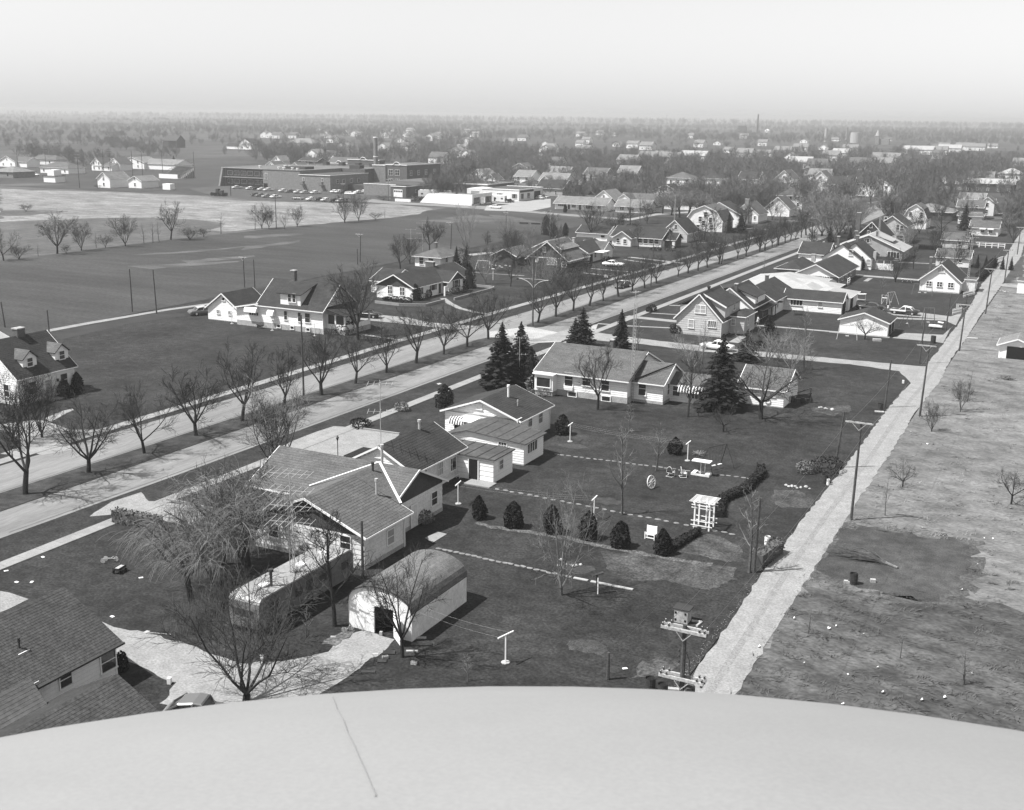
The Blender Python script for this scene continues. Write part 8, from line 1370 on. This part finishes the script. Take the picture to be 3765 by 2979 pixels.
fe = thing("picket_fence", uniq("low white picket fence beside the alley house shed"), "fence", (*(-22.02, 249.62), 0), R(75)); part(fe, "rail", MB().box(-3,-.03,.3,3,.03,.4).box(-3,-.03,.8,3,.03,.9), m_trim, world=False); [part(fe, "picket", MB().box(-3+k*.6,-.06,0,-2.8+k*.6,-.03,1.15), m_trim, world=False) for k in range(11)]
fr = thing("rail_fence", uniq("white two-rail fence on the lawn above the garage with evergreens"), "fence", (*(-27.09, 350.53), 0), R(0)); L_ = ((-22.56, 349.10)[0]-(-30.93, 349.51)[0])
for z in (.55, 1.1): part(fr, "rail", MB().box(-L_/2,-.05,z,L_/2,.05,z+.15), m_trim, world=False)
for k in range(6): part(fr, "fence_post", MB().box(-L_/2+L_*k/5-.1,-.1,0,-L_/2+L_*k/5+.1,.1,1.35), m_trim, world=False)
fw = thing("lattice_fence", uniq("white lattice fence line on the alley beyond the evergreens"), "fence", (*(-21.76, 313.36), 0), R(80)); part(fw, "rail", MB().box(-5,-.04,.2,5,.04,.3).box(-5,-.04,1.1,5,.04,1.2), m_trim, world=False); [part(fw, "picket", MB().box(-5+k*.5,-.03,0,-4.8+k*.5,.0,1.3), m_trim, world=False) for k in range(21)]
sn = thing("yard_sign", uniq("white signboard on a post on the west verge by the moving sedan"), "sign", (*(-92.32, 225.25), 0)); part(sn, "board", MB().box(-.5,-.05,1.5,.5,.05,2.1), m_trim, world=False); part(sn, "post", MB().bar((0,0,0),(0,0,1.5),.09), m_trim, world=False)
ob = thing("yard_posts", uniq("white lawn ornament posts before the open-sided garage"), "ornament", (*(-123.75, 235.68), 0)); [part(ob, "plank", MB().box(k*.9-2,-.3+.3*(k % 3),.9-.15*(k % 4),k*.9-1.4,-.2+.3*(k % 3),1.0-.15*(k % 4)), m_trim, world=False) for k in range(6)]; [part(ob, "post", MB().bar((x,0,0),(x,0,1.3),.08), m_wood, world=False) for x in (-1.8, 0, 1.9)]
for p_, lab in (((-116.04, 218.46), "white pole light on the lawn north of the ranch"), ((-115.37, 224.85), "dark pedestal bird bath on the lawn"), ((-115.98, 232.30), "second dark pedestal near the crooked tree")): t = thing("garden_post", uniq(lab), "post", (*p_, 0)); part(t, "post", MB().tube([(0,0,0),(0,0,1.3 if 'dark' in lab else 2.3)], .06, 6), m_trim if 'white' in lab else m_ins, world=False); part(t, "cap", MB().lathe([(.1,0),(.35,.15),(.35,.2)], 8, (0,0,1.3 if 'dark' in lab else 2.3)), m_trim if 'white' in lab else m_ins, world=False)
hd = thing("bench_row", uniq("dark row of benches on the field below the pale ranch"), "bench", (*(-164.96, 341.43), 0), R(12)); [part(hd, "bench", MB().box(-6+k*4,-.4,0,-3+k*4,.4,.6), m_ins, world=False) for k in range(3)]
lg = thing("well_cover", uniq("white flat well cover beside the juniper and edging"), "cover", (*(-73.53, 104.39), 0)); part(lg, "ball", MB().lathe([(.05,0),(.2,.1),(.24,.28),(.18,.42),(.03,.5)], 10), m_trim, world=False)
mch = thing("farm_machine", uniq("old dark wheeled implement beside the white breezeway garage"), "implement", (*(-31.06, 141.78), 0)); part(mch, "frame", MB().bar((-1.2,0,.6),(1.4,.3,1.3),.15).bar((-1,-.5,.4),(1,.6,.4),.15).bar((1.2,.4,0),(1.2,.4,2.0),.15).bar((1.2,.4,1.9),(-.4,0,1.2),.12), m_ins, world=False); [part(mch, "wheel", MB().tube([(x,-.5,.4),(x,-.35,.4)], .4, 10), m_ins, world=False) for x in (-.8, .5)]; part(mch, "box", MB().box(-2,-1.2,0,-1,-.6,.9), m_block, world=False)
# brush pile, rubble, litter, manhole
bp = MB(); rnd = random.Random(8); o = Vector((*(-12.00, 90.93), 0))
for k in range(150): L_ = rnd.uniform(2.0, 5.2); a = R(180)+rnd.gauss(-.12, .17); e = o+Vector((math.cos(a)*L_, math.sin(a)*L_*1.0, rnd.uniform(.02, .6))); mid_ = o.lerp(e, .5)+Vector((0, rnd.gauss(0,.2), rnd.uniform(.1,.5))); bp.tube([o+Vector((rnd.gauss(0,.08), rnd.gauss(0,.1), .1)), mid_, e], [.035, .02, .008], 3, False)
bt = thing("brush_pile", uniq("cut tree top lying as a brush pile on the mown patch"), "brush pile", tuple(o)); part(bt, "branches", bp, mat("dry_twigs", .1, .2, 1)); part(bt, "butt", MB().tube([o+Vector((0,0,.12)), o+Vector((1.0,-.55,.1))], [.13, .1], 7), m_wood)
for p_, lab, n in (((-23.37, 107.36), "ring of pale stones in the alley garden", 12), ((-34.20, 78.38), "little heap of pale stones at the garden edge", 7), ((-27.28, 139.85), "dark and white scrap heap on the bare spot", 9), ((-8.79, 169.55), "heap of chopped wood in the tall grass", 16), ((-16.14, 259.71), "small white rock heap beside the alley drive", 6)):
    mb = MB(); rnd = random.Random(n)
    t = thing("stone_heap", uniq(lab), "stones", (*p_, 0))
    for k in range(n): r = rnd.uniform(.12, .24); part(t, "stone" if 'wood' not in lab else "log", MB().lathe([(r*.6,0),(r,r*.4),(r*.6,r*.9),(.02,r)], 6, (rnd.gauss(0,.6), rnd.gauss(0,.35), 0)) if 'wood' not in lab else MB().bar((rnd.gauss(0,.7), rnd.gauss(0,.4), .1+.3*rnd.random()), (rnd.gauss(0,.7), rnd.gauss(0,.4), .1+.3*rnd.random()), .15), m_block if 'wood' not in lab else m_wood, world=False)
lt_ = [(-17.08, 71.18), (-13.11, 77.01), (-13.47, 76.39), (-11.16, 76.60), (-10.92, 69.96), (-8.50, 68.60), (-4.94, 69.81), (-5.49, 100.94), (-4.81, 101.22), (-3.77, 73.96), (-16.42, 133.89), (-7.33, 139.89), (-5.95, 88.16), (-9.39, 71.89), (-13.81, 70.19), (-13.99, 129.47), (-10.62, 101.05), (-16.06, 76.86), (-5.41, 94.25), (-6.16, 68.78), (-10.43, 65.86)]
for k, p_ in enumerate(lt_):
    r_ = random.Random(k); mb = MB(); s = r_.uniform(.05, .11); mb.face([(-s,-s*.6,.14),(s,-s*.5,.12),(s*.8,s*.7,.17),(-s*.7,s*.6,.14)]); mb.face([(-s,-s*.6,.14),(-s*.7,s*.6,.14),(-s*1.2,0,.2)]); mb.face([(s,-s*.5,.12),(-s,-s*.6,.14),(0,-s,.06)])
    tag(obj("paper_scrap", mb.mesh("paper_scrap", m_trim), None, (*p_, 0), r_.random()*6), "scrap of white paper caught in the tall grass", "litter", "scraps of paper in the tall grass")
for k, p_ in enumerate(((-70.09, 54.93), (-72.60, 56.05), (-69.09, 55.48), (-59.11, 53.89), (-62.46, 60.05), (-73.67, 84.25), (-72.41, 59.43), (-24.00, 63.95))): tag(obj("paper_scrap", MB().box(-.16,-.1,.02,.16,.1,.06).mesh("paper_scrap", m_trim), None, (*p_, 0), k), "small white scrap lying on the short lawn", "litter", "white scraps on the lawns")
# cellar slab, drain
sheet("slab_patio", [(-47.75, 77.87), (-47.58, 79.70), (-46.57, 79.60), (-46.58, 77.24)], .05, m_walk); sheet("drain_cover", [(-76.25, 127.66), (-76.15, 128.32), (-75.61, 128.03), (-75.72, 127.28)], .016, m_block)
# garden clump and rows
mb = MB(); rnd = random.Random(12)
for k in range(70): a = rnd.random()*6.28; l = rnd.uniform(.4, .8); mb.bar((0,0,0), (l*math.cos(a), l*math.sin(a), .45*rnd.random()), .04)
solo_at("yucca_clump", mb, m_twigl, "pale spiky plant clump on the lawn by the right clothes pole", "plant", (-34.98, 113.00))
# ------------------------------------------------------------------ people
def person(label, p, rz, coat, hair, H=1.65, skirt=True, arm=.15):
    t = thing("person", uniq(label), "person", (*p, 0), rz); me = bpy.data.meshes.new("body"); s = H/1.65
    V = [(0,0,.88),(0,0,1.1),(0,0,1.34),(0,.01,1.45),(0,.02,1.55),(.16,0,1.33),(.22,.05+arm,1.08),(.2,.12+arm,.86),(-.16,0,1.33),(-.22,-.05,1.08),(-.2,.02,.85),(.09,0,.84),(.1,.12,.46),(.1,.1,.08),(.1,.24,.04),(-.09,0,.84),(-.1,-.08,.46),(-.1,-.2,.1),(-.1,-.08,.04)]
    E_ = [(0,1),(1,2),(2,3),(3,4),(2,5),(5,6),(6,7),(2,8),(8,9),(9,10),(0,11),(11,12),(12,13),(13,14),(0,15),(15,16),(16,17),(17,18)]
    me.from_pydata([(x*s, y*s, z*s) for x, y, z in V], E_, []); o = obj("body", me, t); sk = o.modifiers.new("skin", 'SKIN'); rad = [.15,.13,.15,.055,.095,.06,.045,.03,.06,.045,.03,.085,.06,.04,.035,.085,.06,.04,.035]
    for v, r in zip(me.skin_vertices[0].data if me.skin_vertices else [], rad): v.radius = (r*s, r*s)
    if not me.skin_vertices: pass
    o.modifiers.new("sub", 'SUBSURF').render_levels = 2; me.materials.append(mat("skin_tone", .3))
    if skirt: part(t, "coat", MB().loft([[(r*math.cos(6.283*j/10)*s, r*.8*math.sin(6.283*j/10)*s, z*s) for j in range(10)] for z, r in ((.5,.34),(.8,.27),(1.0,.2),(1.25,.21),(1.42,.13))]), coat, world=False, smooth=True); part(t, "sleeve", MB().tube([(.17*s,0,1.36*s),(.23*s,(.05+arm)*s,1.08*s),(.21*s,(.11+arm)*s,.9*s)], [.08*s,.065*s,.055*s], 7).tube([(-.17*s,0,1.36*s),(-.23*s,-.05*s,1.08*s),(-.21*s,.01*s,.9*s)], [.08*s,.065*s,.055*s], 7), coat, world=False, smooth=True)
    part(t, "hair", MB().lathe([(.03,1.66*s),(.09,1.63*s),(.115,1.56*s),(.1,1.48*s),(.04,1.47*s)], 8, (0,-.01,0)), hair, world=False, smooth=True); return t
person("woman in a pale full-skirted coat walking behind the shingled house", (-50.73, 193.76), R(-70), m_cream, m_darkpaint); person("small figure in pale clothes crouching at the two-tone sedan's front", (-33.47, 222.04), R(30), m_white2, m_darkpaint, 1.15)
# ------------------------------------------------------------------ water tank top under the camera
tk = thing("water_tank", uniq("broad pale domed tank roof filling the bottom of the picture"), "water tank", (.654, -.809, 0)); Rr = 12.0; zc = 35-.99684*Rr/.9157
m_tank = mat("tank_paint", .26, .28, .25, .05, 60, rough=.55, spec=.3, mid=(1.2, .03))
prof = [(Rr*math.sin(a), zc+Rr*math.cos(a)) for a in [R(2+k*1.4) for k in range(20)]]; r_, z_ = prof[-1]; prof += [(r_+.7, z_-.55), (r_+1.1, z_-1.3), (r_+1.2, z_-2.2), (r_+1.2, z_-7), (r_, z_-8.6), (3, z_-10.5), (1.2, z_-11.5)]
dm = MB().lathe([(.05, zc+Rr)]+prof, 96); part(tk, "dome", dm, m_tank, world=False, smooth=True); part(tk, "riser", MB().tube([(0,0,0),(0,0,z_-11.2)], 1.25, 20), m_tank, world=False, smooth=True)
for k in range(8): a = k*math.pi/4+.39; part(tk, "leg", MB().tube([((r_+2.4)*math.cos(a),(r_+2.4)*math.sin(a),0),((r_+.9)*math.cos(a),(r_+.9)*math.sin(a),z_-6)], .22, 8), m_tank, world=False)
sm = MB(); rnd = random.Random(6); pts = []
SP = [(-3.111,4.113,10.835),(-2.779,3.692,11.075),(-2.608,3.491,11.181),(-2.455,3.303,11.272),(-2.338,3.17,11.335),(-2.242,3.057,11.385),(-2.148,2.95,11.432),(-2.067,2.856,11.47),(-1.994,2.774,11.503)]
for a, b in zip(SP, SP[1:]):
    for k in range(4): v = Vector(a).lerp(Vector(b), k/4)+Vector((0, 0, 0)); v = v.normalized()*12.0; pts.append((v.x, v.y, zc+v.z))
sm.tube(pts, .003, 4); part(tk, "seam_crack", sm, mat("seam_stain", .21), world=False)

# ------------------------------------------------------------------ far woods and towns (nobody could count them), tall grass, haze
def scatter(name, pts, src, label_none=None):
    """trees of a far-off wood: one object, copies of one tree mesh set on points"""
    me = bpy.data.meshes.new(name); me.from_pydata([(x, y, 0) for x, y, s in pts], [], []); at_ = me.attributes.new("sc", 'FLOAT', 'POINT'); at_.data.foreach_set("value", [s for x, y, s in pts]); ra = me.attributes.new("rt", 'FLOAT', 'POINT'); rr = random.Random(len(pts)); ra.data.foreach_set("value", [rr.random()*6.28 for _ in pts])
    o = tag(obj(name, me), kind='stuff'); g = bpy.data.node_groups.new(name, 'GeometryNodeTree'); g.interface.new_socket("Geometry", in_out='INPUT', socket_type='NodeSocketGeometry'); g.interface.new_socket("Geometry", in_out='OUTPUT', socket_type='NodeSocketGeometry')
    N, L = g.nodes, g.links; gi, go = N.new("NodeGroupInput"), N.new("NodeGroupOutput"); ip = N.new("GeometryNodeInstanceOnPoints"); oi = N.new("GeometryNodeObjectInfo"); oi.inputs[0].default_value = src; oi.inputs["As Instance"].default_value = True
    na = N.new("GeometryNodeInputNamedAttribute"); na.data_type = 'FLOAT'; na.inputs[0].default_value = "sc"; nr = N.new("GeometryNodeInputNamedAttribute"); nr.data_type = 'FLOAT'; nr.inputs[0].default_value = "rt"; cx = N.new("ShaderNodeCombineXYZ"); L.new(nr.outputs[0], cx.inputs[2]); 
    L.new(gi.outputs[0], ip.inputs["Points"]); L.new(oi.outputs["Geometry"], ip.inputs["Instance"]); L.new(na.outputs[0], ip.inputs["Scale"]); L.new(cx.outputs[0], ip.inputs["Rotation"]); L.new(ip.outputs[0], go.inputs[0])
    md = o.modifiers.new("scatter", 'NODES'); md.node_group = g; return o
def src_tree(i):
    tm, bm, pn, rh = (PROTO['town']+PROTO['townd'])[i]; me = bm.copy(); o = bpy.data.objects.new("bare_tree", me); return o
r9 = random.Random(21)
def field(x, y):          # open fields left clear among the far woods
    s = math.sin(x*.0031+y*.0017)+math.sin(y*.0042-x*.0011+1.7)+.7*math.sin(x*.011+y*.006); return s > (1.0 if x > -y*.62 else .15)
groups = [[] for _ in range(7)]; cnt = 0
while cnt < 9500:
    y = 425+(r9.random()**1.75)*4300; az = R(r9.uniform(-3, 53)); x = -math.tan(az)*y
    if y < 840 and (blocked(x, y) or x < -.75*y and y < 620): continue
    if x < -330-.0*y and y < 700: continue
    left = x < -.62*y
    if -830 < x < -640 and 700 < y < 1000: continue
    if left and y < 1400 and r9.random() < .72: continue
    if field(x, y) and y > 900 and r9.random() < .93: continue
    if -60 < x < -36 and y < 800: continue
    if y < 2000 and shades(x, y): continue
    groups[r9.randrange(7)].append((x, y, r9.uniform(.5, .95)*(1.0 if y < 2200 else 1.25))); cnt += 1
cnt = 0
while cnt < 620:          # the trees that stand between the town houses, past the ones built singly
    y = r9.uniform(420, 900); x = -20-r9.random()*y*.75
    if blocked(x, y) or (x < -330 and y < 560) or any(abs(x-a) < 8 and -9 < y-b < 9 for a, b in HOUSES): continue
    groups[r9.randrange(7)].append((x, y, r9.uniform(.5, .95))); cnt += 1
for k in range(560):      # tree lines on the left hand fields
    ln = r9.choice(((-520, 500, -760, 640), (-600, 640, -950, 900), (-700, 1050, -1300, 1150), (-900, 1400, -1700, 1300), (-560, 760, -760, 900), (-1000, 1700, -2000, 1900), (-480, 620, -560, 700), (-1200, 2300, -2600, 2500))); f = r9.random()
    groups[k % 7].append((ln[0]+(ln[2]-ln[0])*f+r9.gauss(0,6), ln[1]+(ln[3]-ln[1])*f+r9.gauss(0,8), r9.uniform(.5, 1.0)))
for k in range(3500):     # last belts before the horizon
    y = r9.uniform(4200, 9000); az = R(r9.uniform(-3, 53)); 
    if field(-math.tan(az)*y*.4, y*.4): continue
    groups[k % 7].append((-math.tan(az)*y, y, r9.uniform(1.3, 2.6)))
for i, gpts in enumerate(groups): scatter("far_woods", gpts, src_tree(i))
# dead grass tussocks on the open ground right of the alley, joined as one mass
g = MB(); rg = random.Random(31)
def inside(x, y, poly):
    c = False
    for i in range(len(poly)):
        (x1, y1), (x2, y2) = poly[i], poly[i-1]
        if (y1 > y) != (y2 > y) and x < (x2-x1)*(y-y1)/(y2-y1)+x1: c = not c
    return c
mown = [(-17.05, 97.50), (-11.41, 99.37), (-7.12, 99.57), (-6.40, 96.75), (-5.87, 89.16), (-11.10, 85.16), (-15.81, 86.08), (-16.78, 88.01)]
lo = MB(); n = 0
while n < 3800:
    y = 58+(rg.random()**1.6)*240; x = -16.6+rg.random()**1.15*(40+y*.1)
    if inside(x, y, mown) and rg.random() < .9: continue
    n += 1; a = rg.gauss(.6, .9); q = rg.uniform(.25, .9); h = rg.uniform(.1, .3); t_ = lo if y < 100-.4*abs(x+12) else g
    for j in range(rg.randrange(6, 14)): b = a+rg.gauss(0, .45); px, py = x+rg.gauss(0,q*.6), y+rg.gauss(0,q*.4); w_ = .025+.03*rg.random(); l = h*rg.uniform(1.2, 2.6); t_.face([(px-w_*math.sin(b),py+w_*math.cos(b),0),(px+w_*math.sin(b),py-w_*math.cos(b),0),(px+l*math.cos(b),py+l*math.sin(b),h*rg.uniform(.5,1))])
tag(obj("tall_grass", lo.mesh("tall_grass", mat("dull_grass_blades", .045, .1, .3, .3, 4))), kind='stuff')
tag(obj("tall_grass", g.mesh("tall_grass", mat("dead_grass_blades", .1, .2, .3, .3, 4))), kind='stuff')
# gravel crumbs along the alley edges
g = MB()
for k in range(1500):
    y = 56+(rg.random()**1.5)*120; s = rg.random() < .6; x = (-20.3 if s else -17.0)+rg.gauss(0, .16); r = rg.uniform(.02, .05); z = .03; a = rg.random()*3; g.face([(x+r*math.cos(a+b), y+r*math.sin(a+b), z) for b in (0, 2.1, 4.2)]); g.face([(x+r*math.cos(a), y+r*math.sin(a), z),(x+r*math.cos(a+2.1), y+r*math.sin(a+2.1), z),(x,y,z+r)]); g.face([(x+r*math.cos(a+2.1), y+r*math.sin(a+2.1), z),(x+r*math.cos(a+4.2), y+r*math.sin(a+4.2), z),(x,y,z+r)]); g.face([(x+r*math.cos(a+4.2), y+r*math.sin(a+4.2), z),(x+r*math.cos(a), y+r*math.sin(a), z),(x,y,z+r)])
tag(obj("gravel_edge", g.mesh("gravel_edge", m_gravel)), kind='stuff')
# haze: one closed box of even, thin air
hz = bpy.data.materials.new("haze_air"); hz.use_nodes = True; t = hz.node_tree; t.nodes.remove(t.nodes["Principled BSDF"]); vo = t.nodes.new("ShaderNodeVolumePrincipled"); vo.inputs["Color"].default_value = (.75, .75, .75, 1); vo.inputs["Density"].default_value = HAZE = 0.00024; vo.inputs["Anisotropy"].default_value = .1
t.links.new(vo.outputs[0], t.nodes["Material Output"].inputs["Volume"])
tag(obj("haze", MB().box(-15000,-400,-1.1,15000,25000,46).mesh("haze", hz)), kind='stuff')
